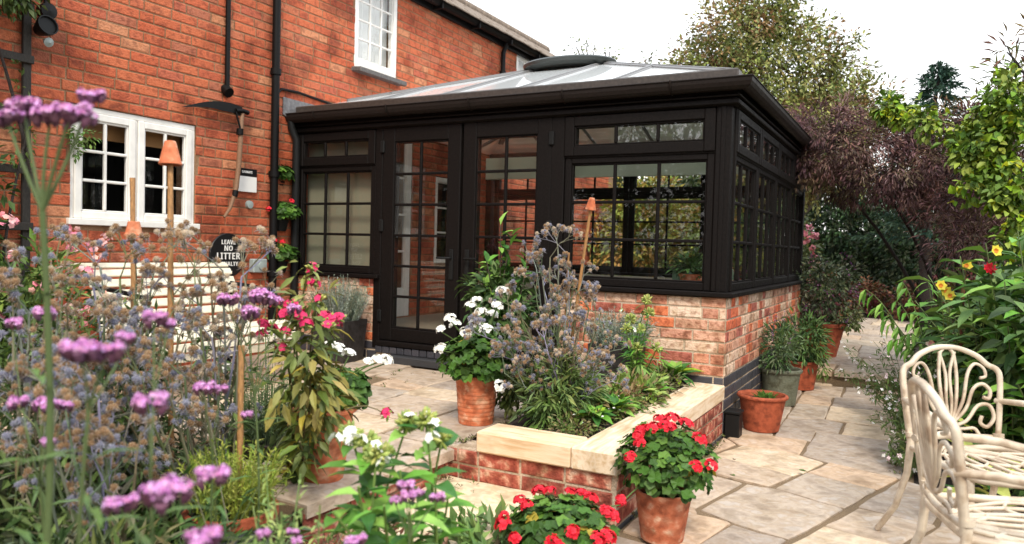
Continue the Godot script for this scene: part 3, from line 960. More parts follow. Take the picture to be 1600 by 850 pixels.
func build_conservatory() -> void:
	var con := thing("conservatory", "dark brown glazed conservatory on a low reclaimed brick wall with hipped glass roof", "conservatory")
	var D: Material = M["dark frame"]
	var front := Basis(Vector3(0, 0, 1), Vector3.UP, Vector3(-1, 0, 0))
	var side := Basis()
	var rear := Basis(Vector3(0, 0, -1), Vector3.UP, Vector3(1, 0, 0))
	# --- low brick wall
	var dw := node("dwarf_wall", con)
	var c := B.new()
	c.bx(0.0, 0.2, -0.1, 0.905, -1.20, 0.0, 0.0)
	var c4 := B.new()
	c4.bx(0.0, 0.2, -0.1, 0.905, WALL, -2.86, 0.0)
	c4.put("mortar", M["lime mortar"], dw)
	c.bx(0.2, LEN, -0.1, 0.905, -0.2, 0.0, 0.0)
	c.bx(LEN - 0.2, LEN, -0.1, 0.904, WALL, -0.2, 0.0)
	c.put("mortar", M["lime mortar"], dw)
	# front, right of the doors: two courses of blue brick under seven of reclaimed
	var R: Array = M.reclaimed
	var ft := Transform3D(front, Vector3(0, 0, 0))
	add_bricks(lay(-1.20, -0.002, 0.392, 7, [], 0.35), R, dw, ft)
	add_bricks(lay(-1.20, -0.002, 0.242, 2, [], 0.2), M.blue_bricks, dw, ft)
	add_bricks(lay(WALL + 0.01, -2.862, 0.392, 7, [], 0.35), R, dw, ft)
	add_bricks(lay(WALL + 0.01, -2.862, 0.242, 2, [], 0.2), M.blue_bricks, dw, ft)
	add_bricks(lay(0.002, LEN, 0.392, 7, [], 0.55), R, dw)
	add_bricks(lay(0.002, LEN, -0.058, 6, [], 0.55), M.blue_bricks, dw)
	# --- sill all round
	var s := B.new()
	s.bx(-0.05, 0.14, 0.912, 0.945, -1.215, 0.05, 0.006)
	var s4 := B.new()
	s4.bx(-0.05, 0.14, 0.912, 0.945, WALL, -2.85, 0.006)
	s4.put("sill", D, con)
	s.bx(0.14, LEN + 0.05, 0.912, 0.9445, -0.14, 0.05, 0.006)
	s.bx(LEN - 0.14, LEN + 0.05, 0.912, 0.944, WALL, -0.14, 0.006)
	s.put("sill", D, con)
	# --- posts
	for q in [[0.0, 0.0, -0.105, -0.002], [0.0, 0.0, -1.295, -1.19], [0.0, 0.0, -2.92, -2.845]]:
		var p := B.new()
		var low := 0.945 if q[2] > -1 else 0.33
		p.bx(-0.012, 0.075, low, 2.16, q[2], q[3], 0.006)
		if q[2] > -1: p.bx(-0.02, 0.0, low, 2.16, -0.07, -0.04, 0.004)
		p.put("post", D, con)
	var p2 := B.new()
	p2.bx(0.075, 0.1, 0.945, 2.16, -0.08, 0.012, 0.006)
	p2.bx(LEN - 0.1, LEN, 0.945, 2.16, -0.1, 0.012, 0.006)
	p2.bx(LEN - 0.1, LEN, 0.945, 2.16, WALL, WALL + 0.08, 0.006)
	p2.put("post", D, con)
	var p3 := B.new()   # where it meets the house
	p3.bx(-0.03, 0.08, 0.25, 2.2, WALL, WALL + 0.03, 0.004)
	p3.put("post", D, con)
	# --- front windows
	for q in [[-1.187, 1.08], [-3.80, 0.878]]:
		sash("window", con, Transform3D(front, Vector3(0.0, 0.946, q[0])), q[1], 0.92, 3, 3, 0.05, 0.06, 0.022, D, 0.0, 0.055)
		sash("top_light", con, Transform3D(front, Vector3(0.0, 1.868, q[0])), q[1], 0.285, 3, 1, 0.072, 0.06, 0.022, D, 0.022, -1.0, 0.004)
		var tr := B.new()
		tr.bx(-0.008, 0.06, 1.856, 1.878, q[0], q[0] + q[1])
		tr.put("transom", D, con)
	# --- french doors
	for q in [[-2.84, 1.0], [-2.055, -1.0]]:
		var door := sash("door", con, Transform3D(front, Vector3(0.0, 0.405, q[0])), 0.762, 1.755, 2, 6, 0.118, 0.06, 0.022, D, 0.014, 0.105, 0.0)
		var hx := 0.70 if q[1] > 0 else 0.06
		var h := B.new()
		h.bx(hx - 0.018, hx + 0.018, 0.53, 0.77, 0.014, 0.024, 0.004)
		h.tube(PackedVector3Array([Vector3(hx, 0.70, 0.02), Vector3(hx, 0.70, 0.06), Vector3(hx - 0.11 * q[1], 0.70, 0.062)]), PackedFloat32Array([0.009]), 8)
		h.put("handle", M["black plastic"], door)
		for y in [0.2, 0.95, 1.6]:
			var g := B.new()
			var x0 := 0.0 if q[1] > 0 else 0.762
			g.bx(x0 - 0.02, x0 + 0.02, y - 0.05, y + 0.05, 0.012, 0.03, 0.006)
			g.put("hinge", M["black plastic"], door)
	var th := B.new()
	th.bx(-0.06, 0.08, 0.36, 0.402, -2.84, -1.295, 0.006)
	th.put("threshold", D, con)
	var tb := B.new()
	tb.bx(-0.02, 0.2, 0.2, 0.3, -2.86, -1.2, 0.0)
	tb.put("step_base", M["lime mortar"], con)
	for i in 22:   # bricks on edge under the threshold
		var bk := B.new()
		var z := -2.855 + i * 0.075
		bk.bx(-0.05, 0.12, 0.30, 0.356, z, z + 0.066, 0.005)
		bk.put("brick", M.blue_bricks[i % 3], con)
	var gs := B.new()
	gs.bx(-0.13, 0.0, PATIO, 0.298, -2.70, -1.22, 0.006)
	gs.put("granite_step", M.granite, con)
	# --- side and back windows
	for i in 4:
		var x := 0.085 + i * 0.835
		sash("window", con, Transform3D(side, Vector3(x, 0.946, 0.0)), 0.826, 0.92, 3, 3, 0.045, 0.06, 0.022, D, 0.0, 0.055)
		sash("top_light", con, Transform3D(side, Vector3(x, 1.868, 0.0)), 0.826, 0.285, 3, 1, 0.06, 0.06, 0.022, D, 0.02, -1.0, 0.004)
	var tr2 := B.new()
	tr2.bx(0.08, LEN, 1.857, 1.879, -0.06, 0.008)
	tr2.put("transom", D, con)
	for i in 4:
		var z := -0.1 - i * 0.91
		sash("window", con, Transform3D(rear, Vector3(LEN, 0.946, z)), 0.9, 0.92, 2, 3, 0.05, 0.06, 0.022, D, 0.0, 0.055)
		sash("top_light", con, Transform3D(rear, Vector3(LEN, 1.868, z)), 0.9, 0.285, 2, 1, 0.06, 0.06, 0.022, D, 0.02, -1.0, 0.004)
	# --- ring beam, soffit, gutter
	var rb := B.new()
	rb.bx(-0.02, 0.09, 2.158, 2.25, WALL, 0.02, 0.008)
	rb.bx(0.09, LEN + 0.02, 2.158, 2.249, -0.09, 0.02, 0.008)
	rb.bx(LEN - 0.09, LEN + 0.02, 2.158, 2.248, WALL, -0.09, 0.008)
	rb.bx(-0.045, -0.02, 2.165, 2.20, WALL, 0.045, 0.006)
	rb.bx(-0.02, LEN + 0.02, 2.165, 2.1995, 0.02, 0.045, 0.006)
	rb.put("ring_beam", D, con)
	var so := B.new()
	so.bx(-0.055, -0.021, 2.212, 2.226, WALL, 0.055)
	so.bx(-0.021, LEN + 0.055, 2.212, 2.2255, 0.021, 0.055)
	so.put("cornice", D, con)
	var fb := B.new()
	fb.bx(-0.038, -0.021, 2.228, 2.318, WALL, 0.037)
	fb.bx(-0.021, LEN + 0.035, 2.228, 2.317, 0.021, 0.0375)
	fb.put("fascia", D, con)
	# half-round gutter along the front and the side, with brackets
	for k in 2:
		var g := B.new()
		var prof := []
		for a in 9: prof.append(Vector2(0.018 + 0.052 - 0.052 * cos(PI * a / 8.0), -0.075 * sin(PI * a / 8.0)))
		for a in 8:
			var e: Vector2 = prof[a]
			var f: Vector2 = prof[a + 1]
			for sh in [0.0, -0.004]:
				var P := func(w: Vector2, along: float):
					var off: float = 0.021 + w.x + float(sh)
					return Vector3(-off, 2.315 + w.y - sh * 0.5, WALL if along < 0.5 else off) if k == 0 else Vector3(-off if along < 0.5 else LEN + 0.06, 2.315 + w.y - sh * 0.5, off)
				g.quad(P.call(e, 0.0), P.call(f, 0.0), P.call(f, 1.0), P.call(e, 1.0))
		if k == 0: g.bx(-0.149, -0.137, 2.311, 2.321, WALL, 0.149, 0.003)
		else: g.bx(-0.137, LEN + 0.06, 2.311, 2.3205, 0.137, 0.149, 0.003)
		g.put("gutter", M["gutter plastic"], con)
	for i in 5:
		var br := B.new()
		var z := -3.5 + i * 0.78
		br.tube(PackedVector3Array([Vector3(-0.149, 2.322, z), Vector3(-0.145, 2.28, z), Vector3(-0.093, 2.237, z), Vector3(-0.042, 2.28, z), Vector3(-0.036, 2.322, z)]), PackedFloat32Array([0.008]), 5)
		br.put("gutter_bracket", M["gutter plastic"], con)
	var ou := B.new()
	ou.tube(PackedVector3Array([Vector3(-0.093, 2.26, WALL + 0.035), Vector3(-0.093, 2.2, WALL + 0.04), Vector3(-0.05, 2.1, WALL + 0.06), Vector3(-0.05, 0.3, WALL + 0.06)]), PackedFloat32Array([0.034]), 10)
	ou.put("downpipe", M["black plastic"], con)
	# --- roof: sloped edge trim, hips, bars, glass, ridge cap
	var rf_ := node("roof", con)
	var y0 := 2.30
	var cap_a := Vector3(1.72, 2.97, -2.32)
	var cap_b := Vector3(1.72, 2.97, -1.62)
	var fr := Vector3(-0.1, y0, 0.1)       # front right
	var fl := Vector3(-0.1, y0, WALL + 0.0)
	var br_ := Vector3(LEN + 0.1, y0, 0.1)
	var bl := Vector3(LEN + 0.1, y0, WALL)
	var trim := B.new()
	trim.box(Transform3D(Basis(Vector3(0, 0, 1), -0.0), Vector3(0.03, 2.362, (WALL + 0.03) / 2)), Vector3(0.11, 0.075, -WALL + 0.03), 0.01)
	trim.box(Transform3D(Basis(), Vector3((LEN + 0.02) / 2, 2.3615, -0.03)), Vector3(LEN + 0.02, 0.074, 0.11), 0.01)
	trim.box(Transform3D(Basis(), Vector3(LEN + 0.03, 2.361, (WALL + 0.1) / 2)), Vector3(0.12, 0.075, -WALL + 0.1), 0.01)
	trim.put("eaves_cap", M["eaves cap"], rf_)
	y0 = 2.385
	fr.y = y0; fl.y = y0; br_.y = y0; bl.y = y0
	fr += Vector3(0.12, 0, -0.12); fl += Vector3(0.12, 0, 0.0); br_ += Vector3(-0.06, 0, -0.06); bl += Vector3(-0.06, 0, 0)
	var bar := func(a: Vector3, b: Vector3, w: float, called: String, up := Vector3.UP):
		var m := B.new()
		m.beam(a, b, w, 0.026, up, 0.01)
		m.beam(a + Vector3(0, 0.017, 0), b + Vector3(0, 0.017, 0), w * 0.5, 0.012, up, 0.005)
		m.put(called, M["roof bar"], rf_)
	bar.call(fr, cap_b, 0.07, "hip_bar")
	bar.call(fl + Vector3(0.3, 0.1, 0.3), cap_a, 0.07, "hip_bar")
	bar.call(br_, cap_b, 0.07, "hip_bar")
	bar.call(bl + Vector3(-0.3, 0.1, 0.3), cap_a, 0.07, "hip_bar")
	# planes: front, side, back, and a low one against the house
	var on := func(a: Vector3, b: Vector3, c2: Vector3, p: Vector3):   # height of plane abc at p
		var nn := (b - a).cross(c2 - a)
		return Vector3(p.x, a.y - (nn.x * (p.x - a.x) + nn.z * (p.z - a.z)) / nn.y, p.z)
	for z in [-3.0, -2.32, -1.62, -0.85]:
		var k: float = clampf((z - fl.z) / (cap_a.z - fl.z), 0, 1) if z < cap_a.z else clampf((fr.z - z) / (fr.z - cap_b.z), 0, 1)
		bar.call(Vector3(fr.x, y0, z), Vector3(lerpf(fr.x, 1.72, k), lerpf(y0, 2.97, k), z), 0.04, "glazing_bar")
		bar.call(Vector3(br_.x, y0, z), Vector3(lerpf(br_.x, 1.72, k), lerpf(y0, 2.97, k), z), 0.04, "glazing_bar")
	for x in [0.6, 1.2, 1.72, 2.3, 2.9]:
		var k: float = clampf(x / 1.72, 0, 1) if x < 1.72 else clampf((LEN - x) / 1.71, 0, 1)
		bar.call(Vector3(x, y0, fr.z), Vector3(x, lerpf(y0, 2.97, k), lerpf(fr.z, cap_b.z, k)), 0.04, "glazing_bar")
		bar.call(Vector3(x, y0, fl.z + 0.1), Vector3(x, lerpf(y0, 2.97, k), lerpf(fl.z + 0.1, cap_a.z, k)), 0.04, "glazing_bar")
	for q in [[fl, fr, cap_b, cap_a], [br_, bl, cap_a, cap_b]]:
		var gp := B.new()
		gp.quad(q[0], q[1], q[2], q[3])
		gp.put("glass", M["roof glass"], rf_)
	for q in [[fr, br_, cap_b], [bl, fl, cap_a]]:
		var gp := B.new()
		gp.tri(q[0], q[1], q[2])
		gp.put("glass", M["roof glass"], rf_)
	var cp := B.new()
	var oval := func(r: float, y: float): return [Vector2(r * 0.0, y)]
	var capt := Transform3D(Basis(Vector3(0.62, 0, 0), Vector3(0, 1, 0), Vector3(0, 0, 1.0)), Vector3(1.72, 2.975, -1.97))
	cp.lathe(capt, [Vector2(0.0, -0.03), Vector2(0.40, -0.03), Vector2(0.47, -0.01), Vector2(0.48, 0.02), Vector2(0.46, 0.035), Vector2(0.3, 0.05), Vector2(0.0, 0.055)], 32)
	cp.put("ridge_cap", M["roof cap"], rf_)
	var cq := B.new()
	cq.lathe(Transform3D(Basis(Vector3(0.62, 0, 0), Vector3(0, 1, 0), Vector3(0, 0, 1.0)), Vector3(1.72, 3.03, -1.97)), [Vector2(0.2, -0.02), Vector2(0.21, 0.01), Vector2(0.15, 0.02), Vector2(0.0, 0.022)], 24)
	cq.put("vent_cap", M["roof cap"], rf_)
	# --- inside
	var fl2 := B.new()
	fl2.bx(0.2, LEN - 0.2, 0.3, 0.41, WALL + 0.001, -0.2, 0.0)
	fl2.put("floor", M["floor tile"], con)
	var iw := B.new()
	iw.bx(0.2, 0.215, 0.41, 0.91, -1.2, -0.2, 0.0)
	iw.bx(0.215, LEN - 0.215, 0.41, 0.91, -0.215, -0.2, 0.0)
	iw.bx(LEN - 0.215, LEN - 0.2, 0.41, 0.91, WALL, -0.2, 0.0)
	iw.put("inner_wall", M.plaster, con)
	var ib := B.new()
	ib.bx(LEN - 0.125, LEN - 0.092, 2.06, 2.33, WALL + 0.01, -0.13, 0.004)
	ib.bx(0.1, LEN - 0.13, 2.06, 2.329, -0.125, -0.092, 0.004)
	ib.bx(0.092, 0.125, 2.17, 2.328, WALL + 0.01, -0.13, 0.004)
	ib.put("inner_beam", M["mint paint"], con)
	var bd := B.new()   # roller blind drawn inside the window by the house
	bd.bx(0.13, 0.138, 0.95, 2.1, -3.81, -2.93, 0.002)
	bd.put("blind", M.blind, con)
	# sofa, plant and table that show through the glass
	var sf := thing("sofa", "sage green sofa seen through the conservatory window", "sofa", Vector3(1.35, 0.41, -0.75), PI)
	var q1 := B.new()
	q1.bx(-0.7, 0.7, 0.08, 0.36, -0.35, 0.4, 0.03)
	q1.put("seat", M["sage cloth"], sf)
	var q2 := B.new()
	q2.bx(-0.7, 0.7, 0.37, 0.68, -0.36, -0.18, 0.04)
	q2.put("backrest", M["sage cloth"], sf)
	for x in [-0.8, 0.8]:
		var q3 := B.new()
		q3.bx(x - 0.095, x + 0.095, 0.08, 0.52, -0.36, 0.4, 0.04)
		q3.put("armrest", M["sage cloth"], sf)
	for x in [-0.7, 0.7]:
		for z in [-0.28, 0.3]:
			var q4 := B.new()
			q4.bx(x - 0.03, x + 0.03, 0.0, 0.08, z - 0.03, z + 0.03)
			q4.put("foot", M["old timber"], sf)
	var tb2 := thing("side_table", "dark low table standing inside behind the conservatory window", "table", Vector3(0.75, 0.41, -0.42))
	var a1 := B.new()
	a1.bx(-0.3, 0.3, 0.44, 0.47, -0.2, 0.2, 0.006)
	a1.put("tabletop", M["old timber"], tb2)
	for x in [-0.26, 0.26]:
		for z in [-0.16, 0.16]:
			var a2 := B.new()
			a2.bx(x - 0.02, x + 0.02, 0.0, 0.44, z - 0.02, z + 0.02)
			a2.put("leg", M["old timber"], tb2)
	var hp := thing("houseplant", "bushy green houseplant in a clay pot on the table indoors", "houseplant", Vector3(0.62, 0.88, -0.4))
	var pp := B.new()
	pp.lathe(Transform3D(), [Vector2(0, 0), Vector2(0.07, 0), Vector2(0.09, 0.14), Vector2(0.1, 0.14), Vector2(0.1, 0.16), Vector2(0.08, 0.16), Vector2(0, 0.14)], 20)
	pp.put("pot", M.terracotta, hp)
	var hf := B.new()
	for i in 260:
		var d := rdir()
		d.y = absf(d.y) * 0.9 + 0.1
		d = d.normalized()
		hf.col = vary(Color(0.07, 0.14, 0.04), 0.4)
		hf.leaf(Vector3(0, 0.16, 0) + d * rf(0.03, 0.16), (d + rdir() * 0.5).normalized(), Vector3.UP, rf(0.06, 0.1), 0.03, 0.4)
	hf.put("foliage", M["green leaf"], hp)


# ---------------------------------------------------------------- the raised planter
func build_planter() -> void:
	var pl := thing("raised_planter", "raised brick flower bed capped with thick pale sandy coping blocks", "planter")
	var w := node("front_wall", pl)
	var b := B.new()
	b.bx(-1.95, -1.80, -0.1, 0.238, -0.86, 0.0, 0.0)
	b.put("mortar", M["lime mortar"], w)
	var ft := Transform3D(Basis(Vector3(0, 0, 1), Vector3.UP, Vector3(-1, 0, 0)), Vector3(-1.95, 0, 0))
	add_bricks(lay(-0.86, -0.002, 0.018, 3, [], 0.25), M.weathered, w, ft)
	add_bricks(lay(-0.275, -0.002, -0.057, 1, [], 0.25), M.blue_bricks, w, ft)
	var w2 := node("side_wall", pl)
	var b2 := B.new()
	b2.bx(-1.80, -0.002, -0.1, 0.2375, -0.15, 0.0, 0.0)
	b2.put("mortar", M["lime mortar"], w2)
	add_bricks(lay(-1.95, -0.004, 0.018, 3, [], 0.35), M.weathered, w2)
	add_bricks(lay(-1.95, -0.004, -0.057, 1, [], 0.35), M.blue_bricks, w2)
	var c1 := B.new()
	c1.bx(-1.982, -0.004, 0.24, 0.338, -0.205, 0.012, 0.007)
	c1.put("coping_block", M.oak, pl)
	var c2 := B.new()
	c2.bx(-1.981, -1.775, 0.24, 0.3375, -0.69, -0.209, 0.007)
	c2.put("coping_block", M["oak front"], pl)
	# soil, heaped a little
	var s := B.new()
	var f := FastNoiseLite.new()
	f.frequency = 3.0
	var hh := func(x: float, z: float): return 0.285 + 0.03 * f.get_noise_2d(x, z) + 0.02 * sin((x + 1.8) * 1.7) - (0.06 if z < -0.78 else 0.0)
	for i in 18:
		for k in 7:
			var xa := -1.80 + i * 0.1
			var za := -0.83 + k * 0.1
			s.quad(Vector3(xa, hh.call(xa, za + 0.1), za + 0.1), Vector3(xa + 0.1, hh.call(xa + 0.1, za + 0.1), za + 0.1), Vector3(xa + 0.1, hh.call(xa + 0.1, za), za), Vector3(xa, hh.call(xa, za), za))
	s.put("soil", M.soil, pl)
	# the brick gully stub at the corner of the wall
	var gy := thing("drain_gully", "small black drain gully at the corner of the conservatory wall", "drain", Vector3(0.06, 0, 0.06))
	var gb := B.new()
	gb.bx(-0.055, 0.055, -0.02, 0.15, -0.045, 0.05, 0.006)
	gb.put("box", M["black plastic"], gy)
	var gc := B.new()
	gc.bx(-0.062, 0.062, 0.151, 0.17, -0.052, 0.056, 0.004)
	gc.put("lid", M["black plastic"], gy)


# ---------------------------------------------------------------- plant kit
var shapes := {}


func shape(key: String, count: int, make: Callable) -> Mesh:
	if not shapes.has(key):
		shapes[key] = []
		for i in count:
			var b := B.new()
			make.call(b, i)
			shapes[key].append(b.mesh())
	return pick(shapes[key])


func look(d: Vector3, up := Vector3.UP) -> Basis:   # y along d
	var y := d.normalized()
	var x := y.cross(up if absf(y.dot(up)) < 0.95 else Vector3.RIGHT).normalized()
	return Basis(x, y, x.cross(y))


func petals(b: B, o: Vector3, up: Vector3, n: int, r: float, w: float, cup := 0.3) -> void:
	var s := up.cross(Vector3(0.3, 0.1, 0.9)).normalized()
	var f := up.cross(s)
	var ph := rf(0, TAU)
	for i in n:
		var a := ph + TAU * i / n
		var d := (s * cos(a) + f * sin(a) + up * cup).normalized()
		var k := d.cross(up).normalized()
		var tip := o + d * r
		var m := o + d * r * 0.62
		b.tri(o, m + k * w * 0.5, tip)
		b.tri(o, tip, m - k * w * 0.5)


func ger_head() -> Mesh:   # a geranium truss about 7 cm wide
	return shape("ger_head", 4, func(b: B, _i):
		for k in 26:
			var d := rdir()
			if d.y < -0.25: d.y = -d.y
			petals(b, d * Vector3(0.03, 0.022, 0.03) * rf(0.75, 1.1), (d + Vector3.UP * 0.2).normalized(), 5, rf(0.012, 0.016), 0.013))


func ger_leaf() -> Mesh:
	return shape("ger_leaf", 4, func(b: B, i):
		b.round_leaf(Vector3.ZERO, Vector3.UP, Vector3.BACK, 1.0, 13, 0.2, i * 1.3))


func flat_leaf(key: String, wide: float, bend: float, cup := 0.2, at := 0.38) -> Mesh:   # unit long, along -z, upper side +y
	return shape(key, 3, func(b: B, i):
		b.leaf(Vector3.ZERO, Vector3.FORWARD, Vector3.UP, 1.0, wide * (0.9 + 0.1 * i), bend * (0.6 + 0.4 * i), cup, at))


func put_leaf(key: String, wide: float, bend: float, m: Material, parent: Node, o: Vector3, d: Vector3, l: float, up := Vector3.UP) -> void:
	var z := -d.normalized()
	var x := up.cross(z)
	if x.length() < 0.05: x = Vector3.RIGHT
	x = x.normalized()
	piece("leaf", flat_leaf(key, wide, bend), m, parent, Transform3D(Basis(x, z.cross(x), z).rotated(z, rf(-0.4, 0.4)) * Basis().scaled(Vector3.ONE * l), o))


func stem(b: B, a: Vector3, c: Vector3, r0: float, r1: float, sag := 0.0, sides := 5, n := 4) -> void:
	var p := PackedVector3Array()
	var q := PackedFloat32Array()
	var w := rdir() * a.distance_to(c) * 0.03
	for i in n + 1:
		var t := float(i) / n
		p.append(a.lerp(c, t) + (w + Vector3.UP * sag) * sin(PI * t))
		q.append(lerpf(r0, r1, t))
	b.tube(p, q, sides)


# a pot by lathe: radius at foot, radius at mouth, height; children pot and soil
func pot(t: Node3D, r0: float, r1: float, h: float, m: Material, rim := 0.03, ribs := false, dome := 0.0) -> void:
	var b := B.new()
	var pr := [Vector2(0.0, 0.0), Vector2(r0 - 0.006, 0.0), Vector2(r0, 0.006)]
	if ribs:
		for i in 9:
			var y := h * (0.1 + 0.085 * i)
			var r := lerpf(r0, r1, y / h)
			pr.append(Vector2(r - 0.0015, y)); pr.append(Vector2(r + 0.001, y + h * 0.03)); pr.append(Vector2(r + 0.001, y + h * 0.05))
	if rim > 0:
		pr.append_array([Vector2(lerpf(r0, r1, 0.86), h - rim - 0.008), Vector2(r1 + 0.002, h - rim), Vector2(r1 + 0.011, h - rim + 0.006), Vector2(r1 + 0.012, h - 0.008), Vector2(r1 + 0.006, h), Vector2(r1 - 0.008, h), Vector2(r1 - 0.014, h - 0.012), Vector2(r1 - 0.02, h - 0.045)])
	else:
		pr.append_array([Vector2(r1, h - 0.004), Vector2(r1 - 0.003, h), Vector2(r1 - 0.01, h), Vector2(r1 - 0.014, h - 0.012), Vector2(r1 - 0.02, h - 0.045)])
	b.lathe(Transform3D(), pr, 36, 0.004)
	b.put("pot", m, t)
	var s := B.new()
	s.lathe(Transform3D(), [Vector2(r1 - 0.012, h - 0.04), Vector2(r1 * 0.5, h - 0.03 + dome), Vector2(0, h - 0.03 + dome)], 20)
	s.put("soil", M.soil, t)


# mounded geranium: leaves on a dome round c, trusses at the listed places (scene positions less the thing's own)
func geranium(t: Node3D, c: Vector3, r: Vector3, n: int, lr: float, heads: Array, m: Material, foot: Vector3, hs := 1.0) -> void:
	var st := B.new()
	st.col = Color(0.10, 0.16, 0.05)
	for i in 26:
		var d := rdir()
		d.y = absf(d.y)
		stem(st, foot + Vector3(rf(-0.04, 0.04), 0, rf(-0.04, 0.04)), c + d * r * 0.75, 0.004, 0.002)
	for i in n:
		var d := rdir()
		if d.y < -0.5: d.y = -d.y
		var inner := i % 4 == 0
		var p := c + d * r * (rf(0.45, 0.75) if inner else rf(0.8, 1.05))
		var up := (d * 0.9 + Vector3.UP * 0.7 + rdir() * 0.45).normalized()
		var fwd := (d * 0.8 + Vector3.DOWN * 0.5 + rdir() * 0.3).normalized()
		var x := up.cross(-fwd).normalized()
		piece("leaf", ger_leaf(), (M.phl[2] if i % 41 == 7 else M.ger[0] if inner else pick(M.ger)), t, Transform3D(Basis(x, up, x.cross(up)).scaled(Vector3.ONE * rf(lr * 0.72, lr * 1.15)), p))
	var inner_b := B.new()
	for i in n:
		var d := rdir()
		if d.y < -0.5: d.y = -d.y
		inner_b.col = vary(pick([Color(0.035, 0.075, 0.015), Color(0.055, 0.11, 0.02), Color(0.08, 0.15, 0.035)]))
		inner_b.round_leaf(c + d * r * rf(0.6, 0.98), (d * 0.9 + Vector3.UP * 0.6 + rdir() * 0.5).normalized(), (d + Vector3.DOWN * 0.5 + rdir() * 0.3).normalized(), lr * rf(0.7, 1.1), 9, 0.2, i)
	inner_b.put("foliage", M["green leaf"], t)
	for h in heads:
		var p: Vector3 = h
		var far := ((p - c) / r).length()
		if far < 1.12: p = c + (p - c) * (1.12 / maxf(far, 0.2))
		stem(st, foot.lerp(c, 0.6) + Vector3(0, r.y * 0.2, 0), p - Vector3(0, 0.012, 0), 0.0035, 0.003, 0.02)
		var d: Vector3 = (p - c).normalized() + Vector3.UP
		piece("flower_head", ger_head(), m, t, Transform3D(look(d).rotated(d.normalized(), rf(0, TAU)) * Basis().scaled(Vector3.ONE * rf(0.85, 1.15) * hs), p))
	st.put("stalks", M.stalk, t)


func verb_head() -> Mesh:   # unit: 1 is the radius
	return shape("verb_head", 4, func(b: B, i):
		for c in 7 + i:
			var cc := Vector3(rf(-0.8, 0.8), rf(-0.1, 0.25), rf(-0.8, 0.8))
			if cc.length() > 0.85: cc *= 0.6
			b.col = vary(Color(0.14, 0.06, 0.10), 0.3)
			b.lathe(Transform3D(look(cc + Vector3.UP * 1.5), cc - Vector3(0, 0.45, 0)), [Vector2(0.03, -0.2), Vector2(0.2, 0.05), Vector2(0.28, 0.42), Vector2(0.0, 0.5)], 7)
			for k in 34:
				var d := rdir()
				d.y = absf(d.y) * 0.8 + 0.1
				b.col = vary(pick([Color(0.60, 0.24, 0.54), Color(0.70, 0.32, 0.62), Color(0.50, 0.17, 0.43), Color(0.76, 0.44, 0.70)]), 0.15)
				petals(b, cc + d.normalized() * rf(0.28, 0.42), (d + Vector3.UP * 0.4).normalized(), 5, rf(0.10, 0.14), 0.10, 0.25))


# tall verbena: list of [scene position, head radius]; stems join and run down to foot
func verbena(label: String, foot: Vector3, fork: Vector3, heads: Array, thick := 0.004) -> void:
	var t := thing("verbena", label, "flower", foot, 0.0, "tall purple verbena in the flower bed")
	var s := B.new()
	s.col = Color(0.095, 0.13, 0.05)
	var fk := fork - foot
	stem(s, Vector3.ZERO, fk, thick * 1.1, thick * 0.85, 0.0, 7, 6)
	for h in heads:
		var p: Vector3 = h[0] - foot
		var r: float = h[1]
		stem(s, fk, p - Vector3(0, r * 0.5, 0), thick * 0.6, thick * 0.36, 0.0, 6, 5)
		piece("flower_head", verb_head(), M.petal, t, Transform3D(Basis(Vector3.UP, rf(0, TAU)).scaled(Vector3(r, r * 1.15, r)), p))
	s.put("stem", M.stalk, t)
	var lf := B.new()
	for k in 5:
		var a: Vector3 = fk * (0.25 + 0.15 * k)
		for sg in [-1, 1]:
			var d: Vector3 = Vector3(cos(k * 1.7), 0.5, sin(k * 1.7)) * sg
			d.y = 0.5
			lf.col = vary(Color(0.09, 0.15, 0.04))
			lf.leaf(a, d.normalized(), Vector3.UP, rf(0.06, 0.1), 0.014, 0.5)
	lf.put("leaves", M["green leaf"], t)


func holly_head(tone: int) -> Mesh:   # spiky globe, unit radius; tone 0 tan, 1 grey blue, 2 cream
	var pal: Array = [[Color(0.31, 0.20, 0.11), Color(0.47, 0.34, 0.22), Color(0.21, 0.12, 0.06)], [Color(0.22, 0.22, 0.28), Color(0.37, 0.36, 0.41), Color(0.15, 0.15, 0.20)], [Color(0.50, 0.40, 0.30), Color(0.62, 0.52, 0.42), Color(0.38, 0.28, 0.19)]][tone]
	return shape("holly_head%d" % tone, 3, func(b: B, _i):
		b.col = pal[2]
		b.lathe(Transform3D(), [Vector2(0, -0.85), Vector2(0.6, -0.55), Vector2(0.78, 0.05), Vector2(0.55, 0.65), Vector2(0, 0.85)], 8)
		for k in 46:
			var y := 1.0 - 2.0 * (k + 0.5) / 46
			var a := k * 2.399963
			var d := Vector3(sqrt(1 - y * y) * cos(a), y, sqrt(1 - y * y) * sin(a))
			b.col = vary(pal[k % 2], 0.2)
			var x := d.cross(Vector3(0.2, 0.9, 0.3)).normalized() * 0.13
			var z := d.cross(x).normalized() * 0.13
			var o := d * 0.72
			var tip := d * rf(1.05, 1.25)
			b.tri(o + x, o + z, tip); b.tri(o + z, o - x, tip); b.tri(o - x, o - z, tip); b.tri(o - z, o + x, tip)
		for k in 8:
			var a := TAU * k / 8
			var d := Vector3(cos(a), rf(-0.15, 0.4), sin(a)).normalized()
			b.col = vary(pal[1].lerp(Color(0.36, 0.36, 0.44), 0.5), 0.2)
			b.leaf2(Vector3(0, -0.7, 0), d, Vector3.UP, rf(1.7, 2.3), 0.22))


